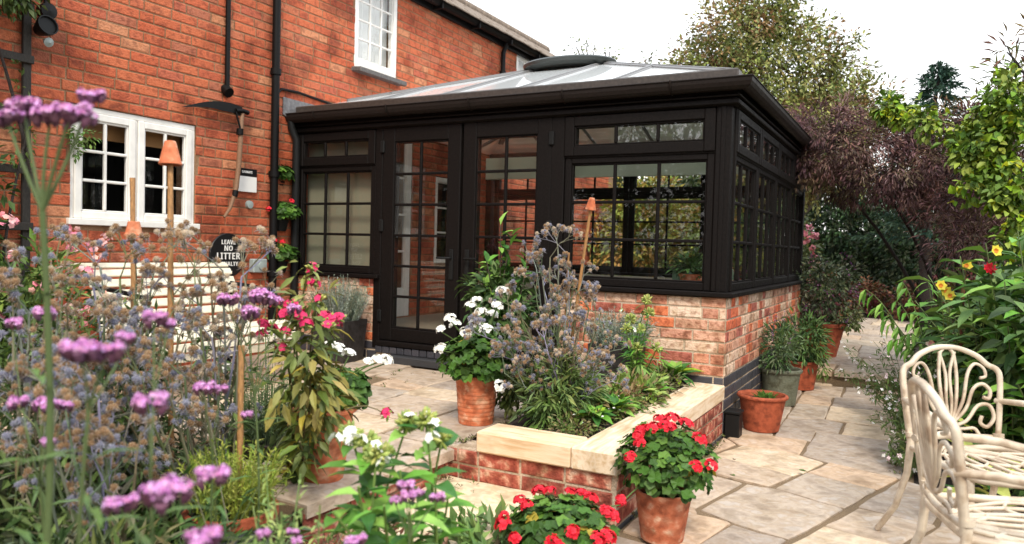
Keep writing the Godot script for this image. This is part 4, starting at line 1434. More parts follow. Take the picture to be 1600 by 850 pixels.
func grow(s: B, o: Vector3, d: Vector3, l: float, r: float, depth: int, ends: Array, spread := 0.75) -> void:
	var e := o + d * l
	stem(s, o, e, r, r * 0.75, 0.0, 4 if depth < 1 else 5, 2)
	if depth == 0:
		ends.append([e, d])
		return
	if depth < 3 and rng.randf() < 0.35: ends.append([e, d])
	for k in (3 if rng.randf() < 0.6 else 2):
		grow(s, e, (d + rdir() * spread + Vector3.UP * 0.15).normalized(), l * rf(0.5, 0.75), r * 0.72, depth - 1, ends, spread)


# sea holly: stems forking towards the given tops, spiky heads at the ends, spiny leaves lower down
func sea_holly(label: String, foot: Vector3, tops: Array, size: float, tones: Array, depth := 2, leafy := 60, at := 0.55, seg := 0.11, group := "") -> void:
	var t := thing("sea_holly", label, "plant", foot, 0.0, group)
	var s := B.new()
	var lf := B.new()
	var ends := []
	for q in tops:
		var top: Vector3 = q - foot
		var a := Vector3(rf(-0.06, 0.06), 0, rf(-0.06, 0.06))
		s.col = vary(pick([Color(0.20, 0.22, 0.18), Color(0.27, 0.25, 0.32), Color(0.22, 0.20, 0.13), Color(0.13, 0.17, 0.09), Color(0.15, 0.18, 0.09), Color(0.18, 0.15, 0.09)]), 0.2)
		var k := a.lerp(top, at)
		stem(s, a, k, 0.0055, 0.0042, 0.0, 5, 4)
		for j in 3:
			var o := k.lerp(top, j * 0.3)
			if j: stem(s, k.lerp(top, (j - 1) * 0.3), o, 0.004, 0.0035, 0.0, 5, 2)
			grow(s, o, ((top - k).normalized() + rdir() * 0.75).normalized(), seg * rf(0.8, 1.2), 0.0026, depth - (1 if j < 2 else 0), ends)
		for j in leafy / maxi(1, tops.size()):
			var o := a.lerp(k, rf(0.02, 1.0))
			var d := (rdir() + Vector3(0, 0.2, 0)).normalized()
			lf.col = vary(pick([Color(0.12, 0.18, 0.07), Color(0.18, 0.22, 0.12), Color(0.09, 0.15, 0.045), Color(0.22, 0.23, 0.16), Color(0.20, 0.15, 0.08), Color(0.13, 0.19, 0.06)]), 0.25)
			lf.leaf(o, d, Vector3.UP, rf(0.04, 0.10), rf(0.010, 0.022), rf(0.1, 0.6), 0.3)
	for e in ends:
		var p: Vector3 = e[0]
		var d: Vector3 = e[1]
		if p.y < 0.15: continue
		piece("seed_head", holly_head(pick(tones)), M["dry head"], t, Transform3D(look(d).rotated(d, rf(0, TAU)) * Basis().scaled(Vector3.ONE * size * rf(0.7, 1.15)), p))
	s.put("stalks", M.stalk, t)
	if lf.v.size(): lf.put("foliage", M["silver leaf"], t)


# leaves gathered in clumps through an ellipsoid
func bush(b: B, c: Vector3, r: Vector3, clumps: int, per: int, cr: float, l: float, w: float, cols: Array, droop := 0.3, small := true, hollow := 0.4) -> void:
	for i in clumps:
		var d := rdir()
		var k := c + d * r * pow(rng.randf(), hollow)
		var base: Color = vary(pick(cols), 0.22)
		var q := cr * rf(0.6, 1.3)
		for j in per:
			var e := rdir()
			var p := k + e * q * pow(rng.randf(), 0.5)
			b.col = vary(base, 0.25)
			var dir := (e * 0.7 + d * 0.6 + rdir() * 0.5 + Vector3.DOWN * droop).normalized()
			var up := (Vector3.UP + rdir() * 0.7).normalized()
			if small: b.leaf2(p, dir, up, l * rf(0.7, 1.3), w * rf(0.8, 1.2))
			else: b.leaf(p, dir, up, l * rf(0.7, 1.3), w * rf(0.8, 1.2), 0.25)


func twigs(s: B, o: Vector3, d: Vector3, l: float, r: float, depth: int, ends: Array, spread := 0.6, lift := 0.2) -> void:
	var e := o + d * l
	var mid := o.lerp(e, 0.5) + rdir() * l * 0.06
	s.tube(PackedVector3Array([o, mid, e]), PackedFloat32Array([r, r * 0.85, r * 0.7]), 6 if depth > 1 else 4, false)
	ends.append([e, d, depth])
	if depth == 0: return
	for k in (3 if rng.randf() < 0.55 else 2):
		twigs(s, e, (d + rdir() * spread + Vector3.UP * lift).normalized(), l * rf(0.6, 0.85), r * 0.66, depth - 1, ends, spread, lift)


func tree(called: String, label: String, cat: String, foot: Vector3, trunk: float, r: float, limbs: int, l: float, depth: int, cols: Array, per: int, cr: float, leaf_l: float, leaf_w: float, m: Material, bark := "bark", spread := 0.6, lift := 0.2, group := "") -> Node3D:
	var t := thing(called, label, cat, foot, 0.0, group)
	var s := B.new()
	var ends := []
	var top := Vector3(0, trunk, 0)
	stem(s, Vector3(0, -0.1, 0), top, r, r * 0.75, 0.0, 9, 5)
	for i in limbs:
		var a := TAU * i / limbs + rf(-0.3, 0.3)
		twigs(s, top * rf(0.75, 1.0), Vector3(cos(a), rf(0.5, 1.6), sin(a)).normalized(), l * rf(0.8, 1.2), r * 0.5, depth, ends, spread, lift)
	s.put("trunk", M[bark], t)
	var c := B.new()
	for e in ends:
		if e[2] > 2: continue
		var base: Color = vary(pick(cols), 0.25)
		for j in per:
			var q := rdir()
			c.col = vary(base, 0.25)
			var p: Vector3 = e[0] + q * cr * pow(rng.randf(), 0.6)
			c.leaf2(p, (q + e[1] * 0.5 + Vector3.DOWN * 0.3 + rdir() * 0.4).normalized(), (Vector3.UP + rdir() * 0.8).normalized(), leaf_l * rf(0.7, 1.3), leaf_w * rf(0.8, 1.2))
	c.put("crown", m, t)
	return t


# tuft of thin upright sprigs with short narrow leaves (lavender, curry plant)
func sprigs(t: Node3D, at: Vector3, r: Vector3, n: int, h: float, cols: Array, m: String, l := 0.02, w := 0.004, called := "foliage") -> void:
	var b := B.new()
	for i in n:
		var a := rf(0, TAU)
		var k := sqrt(rng.randf())
		var o := at + Vector3(cos(a) * r.x * k, 0, sin(a) * r.z * k) * 0.6
		var e := at + Vector3(cos(a) * r.x * k * rf(0.9, 1.25), h * rf(0.5, 1.0) * (1.15 - 0.4 * k), sin(a) * r.z * k * rf(0.9, 1.25))
		b.col = vary(pick(cols), 0.25)
		stem(b, o, e, 0.002, 0.001, 0.01, 3, 3)
		var m2 := int(o.distance_to(e) / 0.012)
		for j in m2:
			var q := float(j) / m2
			if q < 0.2: continue
			var p := o.lerp(e, q)
			b.leaf2(p, (rdir() + (e - o).normalized() * 0.7).normalized(), Vector3.UP, l * rf(0.7, 1.3), w)
	b.put(called, M[m], t)


# upright leafy stem: opposite pairs of leaves as parts, stem as one part
func leafy_stem(t: Node3D, s: B, foot: Vector3, top: Vector3, pairs: int, l: float, wide: float, bend: float, mats: Array, key: String, from := 0.15, droop := 0.0, taper := 0.5) -> void:
	stem(s, foot, top, 0.0045, 0.003, 0.0, 6, 5)
	var ph := rf(0, TAU)
	for i in pairs:
		var k := lerpf(from, 0.96, float(i) / maxf(1, pairs - 1))
		var o := foot.lerp(top, k)
		var a := ph + i * 1.57 + rf(-0.3, 0.3)
		for sg in [0.0, PI]:
			var d := Vector3(cos(a + sg), 0.45 - droop + rf(-0.2, 0.2), sin(a + sg)).normalized()
			put_leaf(key, wide, bend, pick(mats), t, o, d, l * lerpf(1.0, taper, k) * rf(0.8, 1.15))


func phlox_head(t: Node3D, p: Vector3, r: float, n: int, petal: Material, buds := 14) -> void:
	var b := B.new()
	for i in buds:
		var d := rdir()
		d.y = d.y * 0.9 + 0.3
		b.col = vary(pick([Color(0.34, 0.40, 0.10), Color(0.44, 0.46, 0.14), Color(0.24, 0.32, 0.08)]), 0.2)
		var o := p + d * r * 0.55
		b.lathe(Transform3D(look(d), o), [Vector2(0.002, -0.01), Vector2(0.0045, 0.0), Vector2(0.005, 0.01), Vector2(0.0, 0.02)], 5)
		b.leaf2(p, d, Vector3.UP, r * 0.8, 0.005)
	b.put("buds", M["lime leaf"], t)
	for i in n:
		var f := B.new()
		var d := rdir()
		d.y = absf(d.y) * 0.7 + 0.15
		d = d.normalized()
		var o := p + d * r * rf(0.7, 1.05)
		var s := d.cross(Vector3(0.2, 0.3, 0.9)).normalized()
		var u := d.cross(s)
		for k in 5:
			var a := TAU * k / 5 + i
			var e := (s * cos(a) + u * sin(a))
			f.leaf(o, (e + d * 0.15).normalized(), d, 0.016, 0.014, 0.1, 0.05, 0.55)
		f.put("flower", petal, t)


# ---------------------------------------------------------------- the planted garden
func minus(a: Array, o: Vector3) -> Array:
	return a.map(func(p): return p - o)


func build_pots() -> void:
	# white geranium on the patio corner
	var o := Vector3(-1.47, PATIO, -1.0)
	var t := thing("potted_geranium", "white geranium in a ribbed terracotta pot on the patio beside the planter", "potted plant", o, 0.0, "potted geraniums")
	pot(t, 0.095, 0.118, 0.27, M.terracotta, 0.0, true)
	geranium(t, Vector3(0, 0.34, 0), Vector3(0.205, 0.15, 0.205), 290, 0.030, minus([Vector3(-1.642, 0.754, -1.125), Vector3(-1.662, 0.821, -1.061), Vector3(-1.566, 0.884, -0.995), Vector3(-1.453, 0.843, -0.994), Vector3(-1.688, 0.658, -1.099), Vector3(-1.642, 0.803, -0.918), Vector3(-1.456, 0.884, -0.896), Vector3(-1.394, 0.961, -0.894), Vector3(-1.383, 0.826, -0.969), Vector3(-1.564, 0.774, -1.087), Vector3(-1.682, 0.757, -0.947), Vector3(-1.628, 0.489, -0.767), Vector3(-1.527, 0.76, -0.915), Vector3(-1.421, 0.901, -1.043)], o), M["white petal"], Vector3(0, 0.24, 0), 1.0)
	# red geranium at the corner of the planter
	o = Vector3(-1.93, 0.0, 0.2)
	t = thing("potted_geranium", "full red geranium in a terracotta pot on the path at the planter corner", "potted plant", o, 0.0, "potted geraniums")
	pot(t, 0.088, 0.118, 0.21, M["worn terracotta"], 0.0)
	geranium(t, Vector3(0.0, 0.31, 0), Vector3(0.215, 0.17, 0.215), 295, 0.027, minus([Vector3(-1.965, 0.508, 0.182), Vector3(-2.069, 0.508, 0.241), Vector3(-2.041, 0.499, 0.251), Vector3(-1.891, 0.48, 0.277), Vector3(-2.045, 0.468, 0.141), Vector3(-2.119, 0.439, 0.154), Vector3(-2.168, 0.39, 0.131), Vector3(-1.986, 0.456, 0.356), Vector3(-2.094, 0.374, 0.372), Vector3(-2.014, 0.366, 0.415), Vector3(-2.206, 0.225, 0.113), Vector3(-1.824, 0.453, 0.235), Vector3(-1.988, 0.521, 0.242), Vector3(-2.094, 0.501, 0.196), Vector3(-2.104, 0.464, 0.138)], o), M["red petal"], Vector3(0, 0.17, 0), 0.82)
	# second red geranium, nearer
	o = Vector3(-2.491, -0.01, -0.016)
	o.y = 0.0
	t = thing("potted_geranium", "red geranium low in front of the pale stone step", "potted plant", o, 0.0, "potted geraniums")
	pot(t, 0.088, 0.118, 0.15, M["worn terracotta"], 0.03)
	geranium(t, Vector3(0.0, 0.16, 0), Vector3(0.20, 0.13, 0.20), 290, 0.028, minus([Vector3(-2.474, 0.298, -0.068), Vector3(-2.619, 0.198, -0.161), Vector3(-2.521, 0.253, -0.152), Vector3(-2.403, 0.278, 0.02), Vector3(-2.425, 0.271, 0.063), Vector3(-2.379, 0.236, -0.037), Vector3(-2.459, 0.222, 0.089), Vector3(-2.425, 0.233, 0.15), Vector3(-2.624, 0.182, 0.04), Vector3(-2.541, 0.209, 0.191), Vector3(-2.454, 0.277, -0.115), Vector3(-2.58, 0.207, -0.175), Vector3(-2.667, 0.202, 0.043), Vector3(-2.573, 0.251, -0.08), Vector3(-2.604, 0.219, 0.073), Vector3(-2.581, 0.207, 0.16), Vector3(-2.667, 0.189, -0.081), Vector3(-2.282, 0.246, 0.14)], o), M["red petal"], Vector3(0, 0.17, 0), 0.8)
	# white geranium in the tall pot by the step
	o = Vector3(-2.659, 0.235, -1.006)
	t = thing("potted_geranium", "white geranium in a tall rolled-rim terracotta pot behind the pink phlox", "potted plant", o, 0.0, "potted geraniums")
	pot(t, 0.08, 0.122, 0.30, M.terracotta, 0.022)
	geranium(t, Vector3(0.06, 0.35, 0.02), Vector3(0.13, 0.10, 0.13), 130, 0.034, minus([Vector3(-2.559, 0.731, -0.819), Vector3(-2.538, 0.711, -0.885), Vector3(-2.501, 0.721, -0.818), Vector3(-2.598, 0.763, -0.998), Vector3(-2.537, 0.762, -1.095), Vector3(-2.537, 0.736, -0.989), Vector3(-2.748, 0.655, -1.475), Vector3(-2.697, 0.619, -1.483)], o), M["white petal"], Vector3(0, 0.27, 0), 0.85)
	# along the side wall
	t = thing("flowerpot", "wide terracotta pot with only a few short green shoots beside the drain", "flowerpot", Vector3(0.35, 0.0, 0.19))
	pot(t, 0.115, 0.158, 0.245, M["dark terracotta"], 0.024)
	var b := B.new()
	for i in 90:
		var a := rf(0, TAU)
		var q := Vector3(cos(a), 0, sin(a)) * rf(0, 0.055)
		b.col = vary(Color(0.10, 0.20, 0.04), 0.3)
		b.leaf2(Vector3(0.0, 0.215, 0.02) + q, (q * 9 + Vector3.UP * rf(0.4, 1.0) + rdir() * 0.3).normalized(), Vector3.UP, rf(0.03, 0.07), 0.008, 0.3)
	b.put("shoots", M["green leaf"], t)
	t = thing("potted_plant", "narrow-leaved green plant in a sage grey plastic pot by the side wall", "potted plant", Vector3(1.36, 0.0, 0.15))
	pot(t, 0.12, 0.155, 0.29, M["sage plastic"], 0.03)
	b = B.new()
	bush(b, Vector3(-0.02, 0.44, -0.02), Vector3(0.2, 0.2, 0.15), 70, 12, 0.06, 0.06, 0.014, [Color(0.08, 0.15, 0.05), Color(0.13, 0.18, 0.09), Color(0.06, 0.11, 0.04), Color(0.15, 0.19, 0.11)], 0.1)
	b.put("foliage", M["green leaf"], t)
	b = B.new()
	for i in 14:
		var p := Vector3(rf(-0.2, 0.12), rf(0.55, 0.76), rf(-0.12, 0.1))
		b.col = Color(0.10, 0.16, 0.05)
		stem(b, Vector3(0, 0.3, 0), p, 0.002, 0.0015)
		for k in 9:
			b.col = vary(Color(0.20, 0.10, 0.22), 0.3)
			b.leaf2(p + Vector3(0, -0.01 * k, 0), rdir(), Vector3.UP, 0.02, 0.008)
	b.put("flower_spikes", M.petal, t)
	t = thing("potted_plant", "leafy green plant in a plain brown terracotta pot just below the path step", "potted plant", Vector3(2.2, 0.0, 0.19))
	pot(t, 0.12, 0.155, 0.26, M["dark terracotta"], 0.025)
	b = B.new()
	bush(b, Vector3(0.0, 0.44, 0.02), Vector3(0.24, 0.22, 0.2), 80, 12, 0.07, 0.08, 0.02, [Color(0.08, 0.16, 0.04), Color(0.12, 0.20, 0.06), Color(0.06, 0.11, 0.04)], 0.2)
	bush(b, Vector3(0.0, 0.22, 0.18), Vector3(0.12, 0.1, 0.03), 12, 8, 0.04, 0.06, 0.016, [Color(0.14, 0.22, 0.06)], 0.6)
	b.put("foliage", M["green leaf"], t)
	t = thing("potted_shrub", "bushy purple-flowered shrub in a large terracotta pot on the upper path", "potted shrub", Vector3(3.62, 0.135, 0.22))
	pot(t, 0.14, 0.22, 0.36, M["dark terracotta"], 0.04)
	b = B.new()
	bush(b, Vector3(-0.05, 0.72, 0.0), Vector3(0.42, 0.4, 0.36), 150, 14, 0.09, 0.06, 0.026, [Color(0.08, 0.12, 0.05), Color(0.12, 0.15, 0.08), Color(0.05, 0.08, 0.035), Color(0.16, 0.18, 0.12)], 0.2)
	bush(b, Vector3(0.05, 0.42, 0.25), Vector3(0.24, 0.12, 0.12), 30, 12, 0.06, 0.05, 0.025, [Color(0.16, 0.22, 0.07), Color(0.22, 0.24, 0.1)], 0.3)
	b.put("foliage", M["green leaf"], t)
	b = B.new()
	bush(b, Vector3(-0.05, 0.75, 0.05), Vector3(0.43, 0.42, 0.38), 34, 8, 0.05, 0.03, 0.018, [Color(0.14, 0.05, 0.13), Color(0.24, 0.10, 0.22), Color(0.10, 0.03, 0.06)], 0.2, true, 0.15)
	bush(b, Vector3(0.1, 0.34, 0.33), Vector3(0.14, 0.05, 0.06), 4, 6, 0.03, 0.03, 0.02, [Color(0.5, 0.08, 0.05)], 0.4)
	b.put("blossom", M.petal, t)

	# dark square planters with silver curry plants
	for q in [["tall dark square planter of silver lavender standing left of the glass doors", Vector3(-0.26, PATIO, -3.06), 0.165, 0.34, 0.5], ["dark square planter of silver lavender standing in the flower bed below the window", Vector3(-0.22, 0.28, -0.66), 0.155, 0.30, 0.34]]:
		t = thing("square_planter", q[0], "planter", q[1], 0.12 if q[3] > 0.32 else 0.05, "dark square planters of silver lavender")
		var r: float = q[2]
		var h: float = q[3]
		b = B.new()
		for k in 4:
			var c: Vector3 = Vector3(1, 0, 0).rotated(Vector3.UP, PI / 2 * k)
			var w := Vector3.UP.cross(c)
			var lo: Vector3 = c * (r * 0.86)
			var hi: Vector3 = c * r + Vector3(0, h, 0)
			b.quad(lo - w * r * 0.86, hi - w * r, hi + w * r, lo + w * r * 0.86)
			var ih: Vector3 = c * (r - 0.02) + Vector3(0, h, 0)
			b.quad(hi - w * r, ih - w * (r - 0.02), ih + w * (r - 0.02), hi + w * r)
			b.quad(ih - w * (r - 0.02), ih - w * (r - 0.02) - Vector3(0, 0.05, 0), ih + w * (r - 0.02) - Vector3(0, 0.05, 0), ih + w * (r - 0.02))
		b.put("box", M["dark planter"], t)
		b = B.new()
		b.bx(-r + 0.02, r - 0.02, h - 0.09, h - 0.04, -r + 0.02, r - 0.02, 0.0)
		b.put("soil", M.soil, t)
		sprigs(t, Vector3(0, h - 0.04, 0), Vector3(0.24, 0, 0.24), 300, q[4] * 0.8, [Color(0.26, 0.30, 0.23), Color(0.36, 0.39, 0.33), Color(0.18, 0.23, 0.16)], "silver leaf", 0.026, 0.006)

	# bay-like shrub in front of the right-hand door
	o = Vector3(-0.52, PATIO, -1.42)
	t = thing("potted_shrub", "glossy green shrub with lime new leaves in front of the right glass door", "potted shrub", o)
	pot(t, 0.12, 0.15, 0.28, M["dark planter"], 0.02)
	var st := B.new()
	for i in 13:
		var a := rf(0, TAU)
		var top := Vector3(cos(a) * rf(0.05, 0.2), rf(0.5, 0.92), sin(a) * rf(0.05, 0.26))
		if i == 0: top = Vector3(-0.568, 1.349, -1.389) - o
		if i == 1: top = Vector3(-0.532, 1.282, -1.319) - o
		if i == 2: top = Vector3(-0.574, 1.117, -1.489) - o
		stem(st, Vector3(rf(-0.03, 0.03), 0.25, rf(-0.03, 0.03)), top, 0.006, 0.003)
		for k in 20:
			var f := lerpf(0.2, 1.0, k / 19.0)
			var p := Vector3(0, 0.25, 0).lerp(top, f)
			var young := f > 0.85 and i < 3
			put_leaf("bay", 0.42, 0.2, pick(M.frs) if young else pick(M.brd), t, p, (rdir() + Vector3(0, 0.25, 0)).normalized(), rf(0.075, 0.12))
	st.put("stems", M.bark, t)
	b = B.new()
	bush(b, Vector3(0, 0.58, 0), Vector3(0.2, 0.26, 0.25), 60, 12, 0.06, 0.085, 0.038, [Color(0.06, 0.11, 0.035), Color(0.09, 0.15, 0.045), Color(0.05, 0.09, 0.03)], 0.2, false)
	b.put("foliage", M["green leaf"], t)

	# terracotta wall pots one under another on the black post by the house
	for q in [["topmost of three small wall pots with one red geranium bloom", 432, 268, 0], ["middle of three small wall pots with white and red geranium blooms", 437, 330, 1], ["lowest of three small wall pots with two red geranium blooms", 436, 395, 2]]:
		o = [Vector3(-0.16, 1.718, -3.898), Vector3(-0.16, 1.381, -3.844), Vector3(-0.16, 1.016, -3.843)][q[3]]
		t = thing("wall_pot", q[0], "wall pot", o, 0.0, "small geranium pots on the wall post")
		b = B.new()
		b.lathe(Transform3D(), [Vector2(0, -0.09), Vector2(0.05, -0.09), Vector2(0.075, 0.01), Vector2(0.068, 0.01), Vector2(0.06, -0.01), Vector2(0, -0.01)], 18)
		b.put("pot", M["black plastic"], t)
		var hd: Array = [[Vector3(-0.284, 1.92, -3.835)], [Vector3(-0.279, 1.545, -3.591), Vector3(-0.337, 1.477, -3.798)], [Vector3(-0.318, 1.206, -3.744), Vector3(-0.321, 1.197, -3.644)]][q[3]]
		geranium(t, Vector3(0.0, 0.07, 0), Vector3(0.16, 0.085, 0.16), 110, 0.042, minus(hd, o), M["red petal"], Vector3(0, 0, 0), 0.75)


func build_planter_plants() -> void:
	# sea holly with its canes
	sea_holly("tall grey-blue sea holly full of small spiky heads in the raised planter", Vector3(-1.36, 0.3, -0.54), [Vector3(-1.424, 1.437, -0.563), Vector3(-1.402, 1.412, -0.624), Vector3(-1.353, 1.428, -0.536), Vector3(-1.478, 1.254, -0.649), Vector3(-1.329, 1.234, -0.478), Vector3(-1.534, 1.229, -0.54), Vector3(-1.548, 1.095, -0.661), Vector3(-1.649, 1.028, -0.738), Vector3(-1.68, 0.855, -0.679), Vector3(-1.691, 0.831, -0.801), Vector3(-1.338, 1.069, -0.378), Vector3(-1.554, 1.038, -0.461), Vector3(-1.41, 0.938, -0.398), Vector3(-1.308, 0.938, -0.315), Vector3(-1.607, 0.987, -0.554), Vector3(-1.618, 0.85, -0.46), Vector3(-1.651, 0.745, -0.618), Vector3(-1.574, 0.789, -0.374), Vector3(-1.358, 0.711, -0.288), Vector3(-1.706, 0.694, -0.714), Vector3(-1.755, 0.931, -0.822), Vector3(-1.68, 1.026, -0.795), Vector3(-1.389, 0.783, -0.243), Vector3(-1.523, 0.666, -0.272), Vector3(-1.447, 0.564, -0.231), Vector3(-1.744, 0.943, -0.593), Vector3(-1.746, 0.796, -0.483), Vector3(-1.633, 0.919, -0.387), Vector3(-1.788, 0.651, -0.758), Vector3(-1.772, 0.568, -0.619), Vector3(-1.324, 1.032, -0.455), Vector3(-1.419, 1.128, -0.637), Vector3(-1.576, 1.136, -0.402), Vector3(-1.404, 1.33, -0.727)], 0.0095, [0, 0, 1, 2, 0, 1], 3, 1500, 0.42, 0.085)
	var cn := thing("plant_cane", "leaning bamboo cane with a small clay cap among the planter sea holly", "cane", Vector3(-1.32, 0.28, -0.57), 0.0, "bamboo canes with clay caps")
	cane(cn, Vector3(-1.433, 1.455, -0.37) - Vector3(-1.32, 0.28, -0.57), 0.0075, true, 0.024, 0.062)
	var cn2 := thing("plant_cane", "short plain bamboo cane without a cap among the planter sea holly", "cane", Vector3(-1.25, 0.28, -0.60))
	cane(cn2, Vector3(-1.356, 1.182, -0.524) - Vector3(-1.25, 0.28, -0.60), 0.005, false, 0.0, 0.0)
	# white phlox by the window wall
	var o := Vector3(-0.42, 0.29, -0.45)
	var t := thing("phlox", "white phlox with pale buds growing against the low brick wall", "flower", o, 0.0, "white phlox plants")
	var s := B.new()
	s.col = Color(0.13, 0.2, 0.05)
	for q in [Vector3(-0.536, 0.897, -0.359), Vector3(-0.532, 0.819, -0.346), Vector3(-0.682, 0.786, -0.411), Vector3(-0.743, 0.733, -0.415), Vector3(-0.56, 0.719, -0.39), Vector3(-0.609, 0.617, -0.266), Vector3(-0.666, 0.614, -0.37)]:
		leafy_stem(t, s, Vector3(rf(-0.06, 0.06), 0, rf(-0.06, 0.06)), q - o, 13, 0.14, 0.22, 0.6, M.frs, "lance", 0.1)
		phlox_head(t, q - o, 0.04, 0, M["white petal"], 34)
	phlox_head(t, Vector3(-0.63, 0.716, -0.415) - o, 0.022, 5, M["white petal"], 3)
	phlox_head(t, Vector3(-0.563, 0.822, -0.509) - o, 0.014, 2, M["white petal"], 3)
	s.put("stems", M.stalk, t)
	# leafy rosettes
	var ros := [["bright green primrose rosette beside the coping in the middle of the planter", Vector3(-1.243, 0.31, -0.276), 12, 0.13, 0.45], ["large-leaved green rosette at the window end of the planter", Vector3(-0.127, 0.33, -0.296), 12, 0.17, 0.36], ["yellowing rosette close to the inner corner of the coping", Vector3(-1.479, 0.31, -0.296), 9, 0.10, 0.5], ["lime rosette at the foot of the white phlox", Vector3(-0.731, 0.31, -0.259), 11, 0.11, 0.5], ["pale green rosette against the dark planter box", Vector3(-0.335, 0.31, -0.563), 9, 0.10, 0.5], ["round dark green leaf clump left of the bright primrose", Vector3(-1.114, 0.31, -0.495), 7, 0.08, 0.8], ["soft green rosette below the window wall by the brick", Vector3(0.303, 0.31, -0.316), 8, 0.12, 0.35]]
	for q in ros:
		var at: Vector3 = q[1] + Vector3(0, 0.05, 0)
		t = thing("rosette_plant", q[0], "plant", at, 0.0, "leafy rosettes in the planter")
		for i in int(q[2]) * 2:
			var a: float = TAU * i / q[2] + rf(-0.3, 0.3)
			var el := 0.35 if i < q[2] else 1.1
			var pal: Array = M.frs
			put_leaf("rosette", q[4], 0.45, (M.hop[1] if i % 5 == 0 else pick(pal)), t, Vector3(0, 0.0, 0), Vector3(cos(a), el + rf(-0.1, 0.3), sin(a)).normalized(), q[3] * rf(0.8, 1.25))
	# low cover and a trailing vine beside the geranium pot
	t = thing("trailing_plant", "dark olive trailing plant hanging between geranium pot and coping", "plant", Vector3(-1.278, 0.29, -0.88))
	var b := B.new()
	bush(b, Vector3(0.02, 0.10, 0.0), Vector3(0.13, 0.13, 0.10), 40, 10, 0.045, 0.05, 0.026, [Color(0.12, 0.16, 0.04), Color(0.18, 0.20, 0.06), Color(0.08, 0.11, 0.03)], 0.6, false)
	b.put("foliage", M["green leaf"], t)
	t = thing("ground_cover", "low mossy cover with tiny white flowers along the front coping", "ground cover", Vector3(-1.5, 0.29, -0.36))
	t.set_meta("kind", "stuff")
	b = B.new()
	bush(b, Vector3(0.0, 0.03, 0.0), Vector3(0.3, 0.05, 0.12), 90, 14, 0.05, 0.03, 0.011, [Color(0.16, 0.2, 0.05), Color(0.22, 0.2, 0.09), Color(0.10, 0.15, 0.04), Color(0.24, 0.16, 0.09)], 0.1)
	bush(b, Vector3(0.55, 0.05, 0.02), Vector3(0.4, 0.07, 0.2), 110, 14, 0.06, 0.04, 0.014, [Color(0.14, 0.2, 0.05), Color(0.20, 0.16, 0.08), Color(0.10, 0.15, 0.04), Color(0.24, 0.14, 0.08)], 0.1)
	bush(b, Vector3(1.15, 0.06, 0.04), Vector3(0.3, 0.08, 0.12), 70, 12, 0.06, 0.04, 0.012, [Color(0.16, 0.2, 0.06), Color(0.22, 0.18, 0.10)], 0.0)
	bush(b, Vector3(0.12, 0.17, -0.15), Vector3(0.24, 0.2, 0.16), 90, 14, 0.06, 0.07, 0.014, [Color(0.18, 0.26, 0.08), Color(0.24, 0.30, 0.11), Color(0.14, 0.21, 0.07)], 0.0)
	bush(b, Vector3(0.7, 0.07, 0.0), Vector3(0.5, 0.07, 0.16), 90, 12, 0.06, 0.075, 0.026, [Color(0.20, 0.32, 0.07), Color(0.28, 0.36, 0.09), Color(0.15, 0.24, 0.06), Color(0.30, 0.22, 0.10)], 0.1, false)
	bush(b, Vector3(0.15, 0.08, -0.2), Vector3(0.3, 0.1, 0.14), 70, 12, 0.06, 0.07, 0.022, [Color(0.12, 0.2, 0.05), Color(0.17, 0.23, 0.08)], 0.2)
	b.col = Color(0.8, 0.78, 0.74)
	for i in 40: petals(b, Vector3(rf(-0.2, 1.2), rf(0.07, 0.12), rf(-0.1, 0.15)), (Vector3.UP + rdir() * 0.4).normalized(), 5, 0.008, 0.006)
	b.put("foliage", M["green leaf"], t)


func cane(t: Node3D, top: Vector3, r: float, cap: bool, cr: float, ch: float) -> void:
	var b := B.new()
	var p := PackedVector3Array()
	var q := PackedFloat32Array()
	var n := 24
	for i in n + 1:
		p.append(top * (float(i) / n) + Vector3(0, -0.05, 0) * (1.0 - float(i) / n))
		q.append(r * (1.16 if i % 4 == 0 else 1.0))
	b.tube(p, q, 8)
	b.put("cane", M.cane, t)
	if cap:
		var c := B.new()
		c.lathe(Transform3D(look(top), top - top.normalized() * ch * 0.85), [Vector2(cr * 0.95, 0.004), Vector2(cr * 1.08, 0.0), Vector2(cr * 1.16, 0.003), Vector2(cr * 1.05, ch * 0.2), Vector2(cr * 0.58, ch * 0.95), Vector2(cr * 0.5, ch), Vector2(0, ch)], 20)
		c.put("cap", M.terracotta, t)


